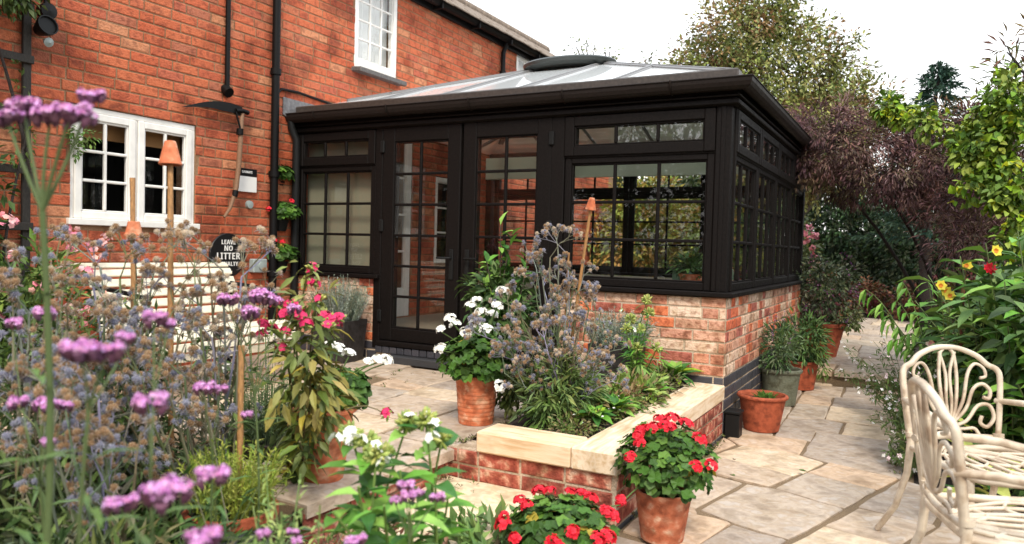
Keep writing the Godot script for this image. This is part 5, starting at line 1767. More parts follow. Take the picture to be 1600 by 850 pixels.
func build_front_bed() -> void:
	# --- canes
	for q in [["tall bamboo cane with an upturned clay pot in front of the cottage window", Vector3(-3.261, 0.341, -1.141), Vector3(-3.247, 1.526, -1.195), true, 0.033, 0.083], ["shorter bamboo cane piercing an upside-down clay pot below the window", Vector3(-3.13, 0.313, -1.525), Vector3(-3.12, 1.431, -1.584), false, 0, 0], ["thin cane standing beside the sea holly in the front bed", Vector3(-3.216, 0.53, -0.862), Vector3(-3.21, 0.85, -0.872), false, 0, 0]]:
		var base: Vector3 = q[1]
		base.y = 0.0
		var t := thing("plant_cane", q[0], "cane", base, 0.0, "bamboo canes with clay caps")
		cane(t, q[2] - base, 0.0095, q[3], q[4], q[5])
		if q[0].begins_with("shorter"):
			var c := B.new()
			var top: Vector3 = Vector3(-3.121, 1.248, -1.572) - base
			c.lathe(Transform3D(Basis(), top - Vector3(0, 0.055, 0)), [Vector2(0.03, 0.003), Vector2(0.035, 0.0), Vector2(0.036, 0.02), Vector2(0.031, 0.022), Vector2(0.022, 0.066), Vector2(0.02, 0.07), Vector2(0.01, 0.07)], 20)
			c.put("cap", M.terracotta, t)
	# --- sea holly crowd
	var tones := [0, 2, 1, 0, 2, 1]
	sea_holly("sea holly with cream and lilac heads spreading in front of the round sign", Vector3(-3.05, 0.0, -1.15), [Vector3(-3.167, 1.289, -1.032), Vector3(-3.054, 1.26, -1.032), Vector3(-3.115, 1.214, -0.931), Vector3(-3.272, 1.262, -1.014), Vector3(-3.288, 1.219, -1.041), Vector3(-2.971, 1.275, -1.09), Vector3(-3.188, 1.254, -1.07), Vector3(-3.058, 1.018, -1.022), Vector3(-3.124, 0.992, -0.932), Vector3(-3.149, 1.14, -1.199), Vector3(-3.192, 1.01, -1.06)], 0.0135, [2, 0, 2, 0], 2, 110, 0.62, 0.10, "sea holly clumps in the front bed")
	sea_holly("sea holly with brown heads rising below the white cottage window", Vector3(-3.3, 0.0, -1.35), [Vector3(-3.312, 1.326, -1.51), Vector3(-3.337, 1.29, -1.344), Vector3(-3.236, 1.261, -1.366), Vector3(-3.137, 1.301, -1.396), Vector3(-3.396, 1.254, -1.45), Vector3(-3.416, 1.211, -1.275), Vector3(-3.381, 1.16, -1.207), Vector3(-3.281, 1.138, -1.231), Vector3(-3.232, 1.208, -1.146), Vector3(-3.49, 1.098, -1.193), Vector3(-3.436, 1.06, -1.093), Vector3(-3.321, 1.078, -1.092), Vector3(-3.472, 0.997, -1.153), Vector3(-3.286, 1.059, -1.025)], 0.0115, [0, 0, 2, 0, 1], 2, 260, 0.55, 0.10, "sea holly clumps in the front bed")
	sea_holly("sea holly with faded grey heads at the left end of the bed", Vector3(-3.65, 0.0, -1.25), [Vector3(-3.624, 1.274, -1.452), Vector3(-3.653, 1.204, -1.291), Vector3(-3.566, 1.237, -1.343), Vector3(-3.481, 1.282, -1.4), Vector3(-3.743, 1.137, -1.242), Vector3(-3.703, 1.083, -1.166), Vector3(-3.607, 1.138, -1.202), Vector3(-3.731, 1.006, -1.212), Vector3(-3.677, 1.028, -1.114), Vector3(-3.585, 1.061, -1.156), Vector3(-3.763, 0.963, -1.058), Vector3(-3.644, 1.152, -1.061)], 0.0115, [0, 0, 1, 0], 2, 260, 0.5, 0.10, "sea holly clumps in the front bed")
	sea_holly("blue-grey sea holly tangle in front of the slatted bench", Vector3(-3.2, 0.0, -1.0), [Vector3(-3.532, 0.96, -1.471), Vector3(-3.422, 0.909, -1.475), Vector3(-3.43, 0.944, -1.283), Vector3(-3.327, 0.892, -1.299), Vector3(-3.564, 0.873, -1.524), Vector3(-3.513, 0.851, -1.22), Vector3(-3.621, 0.824, -1.207), Vector3(-3.32, 0.801, -1.071), Vector3(-3.426, 0.754, -1.054), Vector3(-3.267, 0.953, -0.983), Vector3(-3.436, 0.952, -0.876), Vector3(-3.173, 0.878, -1.016), Vector3(-3.544, 0.904, -0.862), Vector3(-3.644, 0.862, -0.833), Vector3(-3.346, 0.85, -0.913), Vector3(-3.393, 1.001, -1.009), Vector3(-3.428, 0.979, -1.072), Vector3(-3.097, 0.959, -1.091)], 0.0105, [1, 0, 1, 0], 3, 420, 0.5, 0.09, "sea holly clumps in the front bed")
	sea_holly("low sea holly with dry tan heads deep in the bed", Vector3(-3.6, 0.0, -0.95), [Vector3(-3.854, 0.87, -1.011), Vector3(-3.88, 0.839, -0.846), Vector3(-3.781, 0.874, -0.876), Vector3(-3.81, 0.827, -0.717), Vector3(-3.912, 0.783, -0.693), Vector3(-3.725, 0.766, -0.766), Vector3(-3.953, 0.75, -0.766), Vector3(-3.753, 0.733, -0.606), Vector3(-3.686, 0.931, -0.915)], 0.0105, [0, 1, 0], 3, 300, 0.5, 0.09, "sea holly clumps in the front bed")
	# --- verbena
	verbena("verbena whose thick stem crosses the whole left edge with four heads up high", Vector3(-4.271, 0.312, -0.169), Vector3(-4.244, 1.241, -0.184), [[Vector3(-4.228, 1.423, -0.27), 0.026], [Vector3(-4.236, 1.401, -0.179), 0.031], [Vector3(-4.239, 1.401, -0.122), 0.030], [Vector3(-4.252, 1.4, -0.271), 0.024], [Vector3(-4.172, 1.444, -0.169), 0.021], [Vector3(-4.192, 1.407, -0.161), 0.021]], 0.0062)
	verbena("verbena with a broad double head level with the bench slats", Vector3(-4.28, 0.435, 0.015), Vector3(-4.291, 0.942, 0.023), [[Vector3(-4.319, 1.036, 0.048), 0.025], [Vector3(-4.291, 1.032, 0.059), 0.026], [Vector3(-4.18, 1.034, -0.052), 0.016]], 0.0035)
	verbena("verbena carrying one round head in front of the tall cane", Vector3(-4.202, 0.455, 0.052), Vector3(-4.21, 0.81, 0.055), [[Vector3(-4.229, 0.948, 0.073), 0.026], [Vector3(-4.093, 1.057, -0.103), 0.024], [Vector3(-4.061, 1.044, -0.105), 0.014]], 0.0034)
	verbena("verbena with the biggest low head near the grey pot", Vector3(-4.285, 0.594, 0.205), Vector3(-4.297, 0.755, 0.214), [[Vector3(-4.317, 0.863, 0.232), 0.032], [Vector3(-4.282, 0.809, 0.09), 0.022], [Vector3(-4.294, 0.802, 0.278), 0.023]], 0.0034)
	verbena("verbena with a tall oval head before the lime pot plant", Vector3(-4.151, 0.509, 0.142), Vector3(-4.149, 0.724, 0.131), [[Vector3(-4.162, 0.831, 0.142), 0.026], [Vector3(-4.041, 0.694, 0.123), 0.014]], 0.003)
	verbena("verbena with two small flat heads above the patio gap", Vector3(-3.675, 0.268, -0.431), Vector3(-3.74, 0.67, -0.368), [[Vector3(-3.781, 0.854, -0.353), 0.024], [Vector3(-3.741, 0.847, -0.341), 0.018], [Vector3(-3.77, 0.806, -0.224), 0.013]], 0.0032)
	verbena("verbena with three heads in front of the black downpipe", Vector3(-3.411, 0.218, -0.571), Vector3(-3.404, 0.743, -0.595), [[Vector3(-3.393, 1.038, -0.593), 0.036], [Vector3(-3.442, 0.997, -0.577), 0.03], [Vector3(-3.506, 1.034, -0.593), 0.028], [Vector3(-3.271, 0.996, -0.576), 0.025], [Vector3(-3.333, 1.022, -0.587), 0.022]], 0.0035)
	verbena("verbena with pale small heads among the low sea holly", Vector3(-4.06, 0.337, -0.516), Vector3(-4.082, 0.681, -0.475), [[Vector3(-4.129, 0.866, -0.469), 0.02], [Vector3(-4.103, 0.862, -0.422), 0.022], [Vector3(-4.054, 0.849, -0.435), 0.018], [Vector3(-3.985, 1.023, -0.633), 0.024], [Vector3(-4.02, 0.999, -0.696), 0.02], [Vector3(-4.159, 0.816, -0.312), 0.014]], 0.003)
	verbena("verbena with small lilac clusters leaning over the white phlox", Vector3(-3.675, 0.358, 0.189), Vector3(-3.677, 0.577, 0.171), [[Vector3(-3.679, 0.688, 0.16), 0.019], [Vector3(-3.692, 0.672, 0.179), 0.018], [Vector3(-3.69, 0.655, 0.142), 0.014], [Vector3(-3.606, 0.649, 0.193), 0.016], [Vector3(-3.666, 0.673, 0.185), 0.012]], 0.003)
	verbena("verbena with deep pink buds low in front of the red-leaved cover", Vector3(-3.87, 0.405, 0.038), Vector3(-3.868, 0.533, 0.033), [[Vector3(-3.869, 0.62, 0.025), 0.012], [Vector3(-3.887, 0.645, 0.2), 0.02], [Vector3(-3.903, 0.622, 0.068), 0.012]], 0.003)
	# --- phlox with pink flowers at the tall pot
	var o := Vector3(-2.46, 0, -1.35)
	var t := thing("phlox", "tall phlox with yellowing leaves and crimson pink flowers before the patio pot", "flower", o)
	var s := B.new()
	s.col = Color(0.16, 0.13, 0.06)
	for q in [Vector3(-2.914, 1.091, -0.869), Vector3(-2.934, 1.025, -0.796), Vector3(-2.974, 0.942, -0.863), Vector3(-2.872, 0.918, -0.779), Vector3(-2.96, 0.837, -0.727), Vector3(-2.999, 0.872, -0.905), Vector3(-3.026, 0.798, -0.739), Vector3(-2.858, 0.755, -0.742), Vector3(-3.059, 0.708, -0.794), Vector3(-3.011, 0.71, -0.707), Vector3(-3.073, 0.631, -0.71), Vector3(-2.952, 0.657, -0.7), Vector3(-3.122, 0.535, -0.689)]:
		leafy_stem(t, s, Vector3(rf(-0.07, 0.07), 0, rf(-0.07, 0.07)), q - o, 13, 0.15, 0.33, 0.45, M.phl, "phlox", 0.10, 0.45, 0.55)
	var pf := B.new()
	bush(pf, Vector3(-2.975, 0.671, -0.806) - o, Vector3(0.10, 0.30, 0.10), 26, 9, 0.08, 0.075, 0.026, [Color(0.14, 0.17, 0.05), Color(0.22, 0.22, 0.06), Color(0.10, 0.13, 0.04), Color(0.30, 0.25, 0.07)], 0.6, false)
	bush(pf, Vector3(-2.916, 0.986, -0.865) - o, Vector3(0.10, 0.16, 0.09), 10, 8, 0.05, 0.06, 0.02, [Color(0.18, 0.20, 0.06), Color(0.24, 0.24, 0.07)], 0.4, false)
	pf.put("foliage", M["green leaf"], t)
	for q in [[480, 426], [492, 438]]:
		phlox_head(t, Vector3(-2.91, 1.085, -0.86) - o + Vector3(rf(-0.02, 0.02), rf(-0.02, 0.02), 0), 0.022, 2, M["pink petal"], 12)
	for q in [Vector3(-3.029, 0.959, -0.799), Vector3(-3.029, 0.942, -0.86), Vector3(-2.973, 0.931, -0.694), Vector3(-2.92, 0.907, -0.721), Vector3(-3.005, 0.968, -0.923), Vector3(-2.96, 0.887, -1.044), Vector3(-2.963, 0.846, -1.046), Vector3(-2.924, 0.934, -0.772), Vector3(-3.039, 0.935, -0.774), Vector3(-3.03, 0.878, -0.858), Vector3(-2.931, 0.991, -0.788), Vector3(-2.9, 0.61, -0.496), Vector3(-3.055, 0.978, -0.805), Vector3(-3.031, 0.913, -0.758), Vector3(-2.93, 0.932, -0.698), Vector3(-3.016, 0.883, -0.936), Vector3(-2.995, 0.906, -0.691), Vector3(-2.926, 1.047, -0.825), Vector3(-3.015, 0.817, -0.888)]:
		phlox_head(t, q - o, 0.022, 7, M["pink petal"], 6)
	stem(s, Vector3(-2.954, 0.619, -0.639) - o, Vector3(-2.9, 0.606, -0.496) - o, 0.003, 0.002, 0.02)
	s.put("stems", M.stalk, t)
	# --- lavender in the old wooden trough
	t = thing("wooden_trough", "dark weathered wooden trough with green lavender at the patio edge", "planter", Vector3(-2.409, 0, -1.595), 0.5)
	var b := B.new()
	b.bx(-0.28, 0.28, 0.0, 0.3, 0.14, 0.165)
	b.bx(-0.28, 0.28, 0.0, 0.3, -0.165, -0.14)
	b.bx(-0.28, -0.255, 0.0, 0.299, -0.14, 0.14)
	b.bx(0.255, 0.28, 0.0, 0.299, -0.14, 0.14)
	b.put("box", M["old timber"], t)
	b = B.new()
	b.bx(-0.25, 0.25, 0.2, 0.26, -0.139, 0.139)
	b.put("soil", M.soil, t)
	sprigs(t, Vector3(0, 0.25, 0), Vector3(0.27, 0, 0.2), 170, 0.34, [Color(0.13, 0.2, 0.07), Color(0.18, 0.24, 0.11), Color(0.10, 0.15, 0.07)], "silver leaf", 0.03, 0.005)
	b = B.new()
	for i in 22:
		var p := Vector3(rf(-0.25, 0.2), rf(0.62, 0.86), rf(-0.15, 0.15))
		b.col = Color(0.14, 0.2, 0.08)
		stem(b, Vector3(p.x * 0.7, 0.3, p.z * 0.7), p, 0.0018, 0.0014)
		for k in 16:
			b.col = vary(Color(0.15, 0.12, 0.2), 0.3)
			b.leaf2(p - Vector3(0, 0.004 * k, 0), rdir(), Vector3.UP, 0.011, 0.006)
	b.put("flower_spikes", M["silver leaf"], t)
	# --- lime plant in the grey pot with an orange rim
	o = Vector3(-3.342, 0.249, -0.759)
	o.y = 0.0
	t = thing("potted_plant", "lime green feathery plant in a grey pot with a clay-coloured rim", "potted plant", o)
	pot(t, 0.10, 0.135, 0.36, M["grey pot"], 0.0)
	b = B.new()
	b.lathe(Transform3D(), [Vector2(0.138, 0.33), Vector2(0.144, 0.34), Vector2(0.144, 0.365), Vector2(0.13, 0.368), Vector2(0.122, 0.355)], 32)
	b.put("rim", M["dark terracotta"], t)
	sprigs(t, Vector3(0, 0.34, 0), Vector3(0.17, 0, 0.17), 170, 0.24, [Color(0.28, 0.34, 0.05), Color(0.20, 0.28, 0.04), Color(0.36, 0.38, 0.08)], "lime leaf", 0.024, 0.006)
	# --- white phlox in front of the step
	o = Vector3(-3.391, 0.146, -0.112)
	o.y = 0.0
	t = thing("phlox", "white phlox with broad leaves and lime buds in front of the pale step", "flower", o, 0.0, "white phlox plants")
	s = B.new()
	s.col = Color(0.16, 0.24, 0.06)
	var k := 0
	for q in [Vector3(-3.425, 0.689, -0.211), Vector3(-3.443, 0.678, -0.138), Vector3(-3.472, 0.665, -0.086), Vector3(-3.313, 0.712, -0.11), Vector3(-3.329, 0.732, -0.037), Vector3(-3.346, 0.623, -0.165), Vector3(-3.227, 0.653, -0.053), Vector3(-3.444, 0.629, -0.032), Vector3(-3.573, 0.618, -0.058), Vector3(-3.402, 0.615, 0.047), Vector3(-3.603, 0.555, -0.11), Vector3(-3.555, 0.578, 0.081), Vector3(-3.304, 0.526, 0.023), Vector3(-3.623, 0.609, 0.059)]:
		leafy_stem(t, s, Vector3(rf(-0.2, 0.2), 0, rf(-0.15, 0.15)), q - o, 8, 0.125, 0.36, 0.4, M.brd + M.frs, "broad", 0.35, 0.1, 0.75)
		if k < 7: phlox_head(t, q - o, 0.034, 0, M["white petal"], 46)
		k += 1
	for q in [[Vector3(-3.482, 0.688, -0.21), 2], [Vector3(-3.464, 0.705, -0.178), 4], [Vector3(-3.5, 0.699, -0.139), 3], [Vector3(-3.335, 0.726, -0.006), 4], [Vector3(-3.337, 0.692, -0.008), 5], [Vector3(-3.472, 0.684, -0.087), 5], [Vector3(-3.479, 0.65, -0.056), 3], [Vector3(-3.476, 0.694, -0.138), 4], [Vector3(-3.333, 0.732, -0.087), 3], [Vector3(-3.325, 0.743, -0.03), 2]]:
		phlox_head(t, q[0] - o, 0.016, q[1], M["white petal"], 2)
	s.put("stems", M.stalk, t)
	# --- low cover of the bed
	t = thing("ground_cover", "rusty red and green low plants covering the front of the bed", "ground cover", Vector3(-3.1, 0.0, -0.3))
	t.set_meta("kind", "stuff")
	b = B.new()
	bush(b, Vector3(0.0, 0.10, -0.12), Vector3(0.34, 0.12, 0.24), 130, 14, 0.06, 0.035, 0.016, [Color(0.16, 0.06, 0.04), Color(0.22, 0.11, 0.06), Color(0.12, 0.13, 0.04)], 0.1)
	bush(b, Vector3(-0.45, 0.12, -0.6), Vector3(0.45, 0.22, 0.5), 260, 14, 0.08, 0.06, 0.022, [Color(0.09, 0.15, 0.04), Color(0.14, 0.2, 0.06), Color(0.06, 0.10, 0.03)], 0.2)
	bush(b, Vector3(0.1, 0.06, -1.1), Vector3(0.5, 0.3, 0.4), 160, 14, 0.08, 0.06, 0.022, [Color(0.09, 0.15, 0.04), Color(0.12, 0.16, 0.06), Color(0.06, 0.09, 0.03)], 0.2)
	bush(b, Vector3(0.5, 0.05, 0.05), Vector3(0.25, 0.1, 0.2), 70, 12, 0.06, 0.07, 0.03, [Color(0.10, 0.17, 0.05), Color(0.17, 0.25, 0.08)], 0.2)
	b.put("foliage", M["green leaf"], t)
	t = thing("ground_cover", "tangled dark green stems and leaves filling the left of the bed", "ground cover", Vector3(-3.7, 0.0, -0.9))
	t.set_meta("kind", "stuff")
	b = B.new()
	bush(b, Vector3(0.0, 0.18, 0.0), Vector3(0.5, 0.28, 0.6), 300, 14, 0.09, 0.07, 0.016, [Color(0.09, 0.15, 0.04), Color(0.13, 0.18, 0.06), Color(0.05, 0.09, 0.03), Color(0.16, 0.15, 0.08)], 0.0)
	bush(b, Vector3(0.35, 0.55, -0.6), Vector3(0.7, 0.4, 0.4), 210, 14, 0.09, 0.055, 0.014, [Color(0.09, 0.14, 0.04), Color(0.13, 0.18, 0.06), Color(0.06, 0.10, 0.03)], 0.0)
	bush(b, Vector3(0.25, 0.32, -0.75), Vector3(0.6, 0.34, 0.4), 300, 14, 0.09, 0.06, 0.016, [Color(0.06, 0.10, 0.03), Color(0.09, 0.13, 0.045), Color(0.13, 0.13, 0.08), Color(0.12, 0.09, 0.05)], 0.1)
	bush(b, Vector3(-0.2, 0.3, -0.7), Vector3(0.5, 0.4, 0.5), 260, 14, 0.10, 0.07, 0.022, [Color(0.07, 0.12, 0.035), Color(0.10, 0.15, 0.05), Color(0.14, 0.16, 0.09)], 0.1)
	for i in 60:
		var a := Vector3(rf(-0.5, 0.5), rf(0, 0.2), rf(-0.6, 0.6))
		b.col = vary(pick([Color(0.2, 0.2, 0.12), Color(0.3, 0.27, 0.24), Color(0.12, 0.16, 0.06)]))
		stem(b, a, a + (rdir() * 0.5 + Vector3.UP * 0.5) * rf(0.3, 0.8), 0.003, 0.0015, 0.0, 4, 3)
	b.put("foliage", M["green leaf"], t)
	# feathery weed with pale seed tops at the very front
	t = thing("weed", "pale green weed with tiny seed tops at the bottom of the bed", "plant", Vector3(-3.737, 0.443, -0.139) * Vector3(1, 0, 1))
	b = B.new()
	for q in [Vector3(-3.744, 0.638, -0.165), Vector3(-3.639, 0.645, -0.181), Vector3(-3.771, 0.606, -0.108), Vector3(-3.766, 0.6, -0.202), Vector3(-3.693, 0.605, -0.068), Vector3(-3.679, 0.673, -0.256)]:
		var e: Vector3 = q - t.position
		b.col = vary(Color(0.2, 0.27, 0.09))
		stem(b, Vector3(rf(-0.05, 0.05), 0, rf(-0.05, 0.05)), e, 0.003, 0.0018)
		for j in 40:
			var f := rf(0.4, 1.0)
			b.col = vary(pick([Color(0.2, 0.28, 0.08), Color(0.3, 0.36, 0.12)]))
			b.leaf(e * f, (rdir() + Vector3.UP * 0.2).normalized(), Vector3.UP, rf(0.02, 0.05) * (1.6 - f), 0.008, 0.4)
	b.put("foliage", M["green leaf"], t)
	# pink climber at the foot of the house wall and the leafy climber on the trellis
	t = thing("pink_shrub", "pale pink flowering shrub under the left corner of the cottage window", "shrub", Vector3(-2.5, PATIO, -3.45))
	b = B.new()
	bush(b, Vector3(0, 0.45, 0), Vector3(0.4, 0.5, 0.28), 150, 12, 0.09, 0.07, 0.034, [Color(0.12, 0.2, 0.04), Color(0.17, 0.24, 0.06), Color(0.07, 0.13, 0.03)], 0.2)
	b.put("foliage", M["green leaf"], t)
	b = B.new()
	for i in 26:
		var p := Vector3(rf(-0.45, 0.4), rf(0.45, 1.05), rf(0.1, 0.32))
		for j in 7:
			b.col = vary(pick([Color(0.62, 0.2, 0.26), Color(0.74, 0.42, 0.40)]), 0.15)
			petals(b, p + rdir() * 0.03, rdir(), 5, 0.02, 0.018)
	b.put("blossom", M.petal, t)


func build_wall_things() -> void:
	# trellis with climber at the left end
	var t := thing("trellis", "dark wooden trellis fixed to the house wall at the left", "trellis", Vector3(0, 0, WALL + 0.03))
	for x in [-2.78, -2.55, -2.32]:
		var b := B.new()
		b.bx(x - 0.025, x + 0.025, 0.5, 3.4, 0.0, 0.025)
		b.put("upright", M.trellis, t)
	for y in [0.9, 1.25, 1.60, 1.95, 2.28, 2.6, 2.95]:
		var b := B.new()
		b.bx(-2.9, -2.29, y - 0.025, y + 0.025, 0.026, 0.048)
		b.put("slat", M.trellis, t)
	t = thing("climber", "leafy climbing plant growing up the trellis by the wall lamp", "climber", Vector3(-2.55, PATIO, WALL + 0.12))
	var s := B.new()
	for q in [[Vector3(0.1, 0, 0), Vector3(-0.2, 2.6, 0)], [Vector3(0.0, 0, 0), Vector3(0.22, 1.7, 0)], [Vector3(0.25, 1.2, 0), Vector3(-0.15, 2.5, 0.02)]]:
		stem(s, q[0], q[1], 0.012, 0.006, 0.05, 6, 8)
	s.put("stems", M["dark bark"], t)
	var b2 := B.new()
	bush(b2, Vector3(-0.2, 0.8, 0.05), Vector3(0.34, 0.75, 0.12), 120, 12, 0.09, 0.07, 0.034, [Color(0.06, 0.11, 0.03), Color(0.10, 0.15, 0.04), Color(0.14, 0.18, 0.05)], 0.4)
	bush(b2, Vector3(-0.1, 2.55, 0.08), Vector3(0.4, 0.3, 0.12), 90, 12, 0.08, 0.06, 0.034, [Color(0.06, 0.10, 0.03), Color(0.10, 0.14, 0.04)], 0.4)
	bush(b2, Vector3(0.15, 1.6, 0.02), Vector3(0.1, 0.5, 0.03), 14, 8, 0.05, 0.04, 0.022, [Color(0.10, 0.15, 0.04)], 0.4)
	b2.put("foliage", M["green leaf"], t)
	# tendril hanging over the window frame
	t = thing("creeper", "small green creeper sprig hanging over the white window corner", "climber", Vector3(-1.976, 1.891, -3.78))
	b2 = B.new()
	bush(b2, Vector3(0, -0.02, 0.0), Vector3(0.10, 0.05, 0.02), 12, 6, 0.035, 0.035, 0.018, [Color(0.10, 0.18, 0.04), Color(0.16, 0.22, 0.06)], 0.3)
	bush(b2, Vector3(-0.04, -0.14, 0.0), Vector3(0.03, 0.1, 0.02), 10, 6, 0.03, 0.035, 0.018, [Color(0.10, 0.18, 0.04)], 0.5)
	b2.put("leaves", M["green leaf"], t)
	# wall lamp and its junction knob
	var w := Vector3(-2.246, 2.502, -3.8)
	t = thing("floodlight", "black floodlight on the house wall beside the trellis", "lamp", w)
	var b := B.new()
	b.lathe(Transform3D(Basis(Vector3.RIGHT, 1.35), Vector3(0, -0.01, 0.06)), [Vector2(0, -0.06), Vector2(0.035, -0.06), Vector2(0.06, 0.02), Vector2(0.062, 0.05), Vector2(0.055, 0.05), Vector2(0.05, 0.035), Vector2(0, 0.035)], 18)
	b.put("housing", M["black plastic"], t)
	b = B.new()
	b.tube(PackedVector3Array([Vector3(0.05, 0.22, -0.02), Vector3(0.05, 0.11, 0.0), Vector3(0.05, 0.0, 0.02), Vector3(0.0, -0.02, 0.03)]), PackedFloat32Array([0.012]), 8)
	b.lathe(Transform3D(Basis(Vector3.RIGHT, PI / 2), Vector3(0.05, 0.11, -0.03)), [Vector2(0.05, 0), Vector2(0.05, 0.06), Vector2(0.0, 0.07)], 16)
	b.put("bracket", M["black plastic"], t)
	b = B.new()
	b.lathe(Transform3D(Basis(Vector3.RIGHT, 1.9), Vector3(0.02, -0.09, 0.05)), [Vector2(0.02, 0), Vector2(0.03, 0.03), Vector2(0.0, 0.045)], 14)
	b.put("sensor", M["grey box"], t)
	# scythe
	t = thing("scythe", "old scythe with black curved blade hung on the house wall", "scythe", Vector3(0, 0, WALL + 0.05))
	b = B.new()
	var top := []
	var n := 16
	for i in n + 1:
		var u := float(i) / n
		var x := lerpf(-1.215, -0.655, u)
		var yt := 2.185 + 0.125 * sin(u * PI * 0.62) - 0.02 * u
		top.append([Vector3(x, yt, 0.0), Vector3(x, yt - lerpf(0.002, 0.075, minf(1.0, u * 1.5)), 0.004)])
	for i in n:
		var p: Vector3 = top[i][0]; var q: Vector3 = top[i + 1][0]; var r: Vector3 = top[i + 1][1]; var v: Vector3 = top[i][1]
		var z := Vector3(0, 0, 0.006)
		b.quad(v + z, r + z, q + z, p + z)
		b.quad(p, q, r, v)
		b.quad(p + z, q + z, q, p)
		b.quad(v, r, r + z, v + z)
	b.put("blade", M["black iron"], t)
	b = B.new()
	b.tube(PackedVector3Array([Vector3(-0.65, 2.25, 0.01), Vector3(-0.672, 2.17, 0.02), Vector3(-0.69, 2.0, 0.03), Vector3(-0.70, 1.82, 0.03), Vector3(-0.72, 1.62, 0.025), Vector3(-0.77, 1.46, 0.02), Vector3(-0.83, 1.38, 0.02)]), PackedFloat32Array([0.014, 0.018, 0.021, 0.021, 0.02, 0.015, 0.011]), 10)
	b.put("handle", M["ash handle"], t)
	b = B.new()
	b.tube(PackedVector3Array([Vector3(-0.60, 2.245, 0.01), Vector3(-0.67, 2.25, 0.02), Vector3(-0.72, 2.24, 0.012)]), PackedFloat32Array([0.02]), 8)
	b.tube(PackedVector3Array([Vector3(-0.73, 2.23, 0.02), Vector3(-0.69, 2.1, 0.03)]), PackedFloat32Array([0.008]), 6)
	b.put("ring", M["black iron"], t)
	b = B.new()
	b.tube(PackedVector3Array([Vector3(-0.695, 2.1, 0.03), Vector3(-0.697, 2.05, 0.03)]), PackedFloat32Array([0.027]), 10)
	b.put("ring", M["black iron"], t)
	b = B.new()
	b.tube(PackedVector3Array([Vector3(-0.725, 1.60, 0.025), Vector3(-0.735, 1.55, 0.025)]), PackedFloat32Array([0.024]), 10)
	b.put("ring", M["black iron"], t)
	# white notice with a black header
	t = thing("notice", "white notice board with a black lettered header beside the scythe", "sign", Vector3(-0.565, 1.70, WALL + 0.012))
	b = B.new()
	b.bx(-0.105, 0.105, -0.098, 0.03, 0, 0.012, 0.002)
	b.put("board", M["sign white"], t)
	b = B.new()
	b.bx(-0.1052, 0.1052, 0.031, 0.096, 0, 0.0125, 0.002)
	b.put("header", M["sign black"], t)
	letters(t, "SARAH'S", Vector3(0, 0.066, 0.014), 0.028, M["sign white"])
	# round litter sign
	t = thing("round_sign", "round black warning sign with white letters above the bench", "sign", Vector3(-0.745, 1.075, WALL + 0.012))
	b = B.new()
	b.lathe(Transform3D(Basis(Vector3.RIGHT, PI / 2), Vector3.ZERO), [Vector2(0.0, 0.012), Vector2(0.176, 0.012), Vector2(0.18, 0.008), Vector2(0.18, 0.0)], 48)
	b.put("plate", M["sign black"], t)
	letters(t, "LEAVE", Vector3(0, 0.108, 0.014), 0.05, M["sign white"])
	letters(t, "NO", Vector3(0, 0.058, 0.014), 0.06, M["sign white"])
	letters(t, "LITTER", Vector3(0, -0.005, 0.014), 0.074, M["sign white"])
	letters(t, "PENALTY", Vector3(0, -0.068, 0.014), 0.046, M["sign white"])
	letters(t, "40/-", Vector3(0, -0.125, 0.014), 0.046, M["sign white"])
	# small fittings
	t = thing("junction_box", "small grey square socket box low on the wall beside the downpipe", "junction box", Vector3(-0.437, 0.99, WALL))
	b = B.new()
	b.bx(-0.075, 0.075, -0.058, 0.058, 0, 0.06, 0.008)
	b.put("box", M["grey box"], t)
	b = B.new()
	b.lathe(Transform3D(Basis(Vector3.RIGHT, PI / 2), Vector3(0.01, 0.0, 0.06)), [Vector2(0.035, 0), Vector2(0.035, 0.014), Vector2(0.0, 0.018)], 18)
	b.put("lid", M["grey box"], t)
	t = thing("wall_vent", "tiny round grey outlet on the brick under the white notice", "vent", Vector3(-0.53, 1.50, WALL))
	b = B.new()
	b.lathe(Transform3D(Basis(Vector3.RIGHT, PI / 2), Vector3.ZERO), [Vector2(0.035, 0), Vector2(0.032, 0.03), Vector2(0.0, 0.034)], 18)
	b.put("cover", M["grey box"], t)
	# bench
	t = thing("bench", "cream slatted garden bench with scrolled back under the cottage window", "bench", Vector3(0, PATIO, 0))
	var prof := [Vector2(-2.64, 0.27), Vector2(-2.625, 0.33), Vector2(-2.66, 0.385), Vector2(-2.72, 0.41), Vector2(-2.77, 0.418), Vector2(-2.82, 0.415), Vector2(-2.89, 0.40), Vector2(-2.96, 0.385), Vector2(-3.03, 0.375), Vector2(-3.10, 0.38), Vector2(-3.155, 0.42), Vector2(-3.185, 0.485), Vector2(-3.21, 0.55), Vector2(-3.235, 0.615), Vector2(-3.265, 0.68), Vector2(-3.30, 0.74), Vector2(-3.345, 0.785), Vector2(-3.40, 0.79)]
	for i in prof.size():
		var p: Vector2 = prof[i]
		var d: Vector2 = (prof[mini(i + 1, prof.size() - 1)] - prof[maxi(i - 1, 0)]).normalized()
		b = B.new()
		var y := Vector3(0, d.x, -d.y)
		b.box(Transform3D(Basis(Vector3.RIGHT, Vector3(0, d.y, d.x), Vector3.RIGHT.cross(Vector3(0, d.y, d.x))), Vector3(-1.70, p.y, p.x)), Vector3(1.08, 0.052, 0.016), 0.004)
		b.put("slat", M["cream slat"], t)
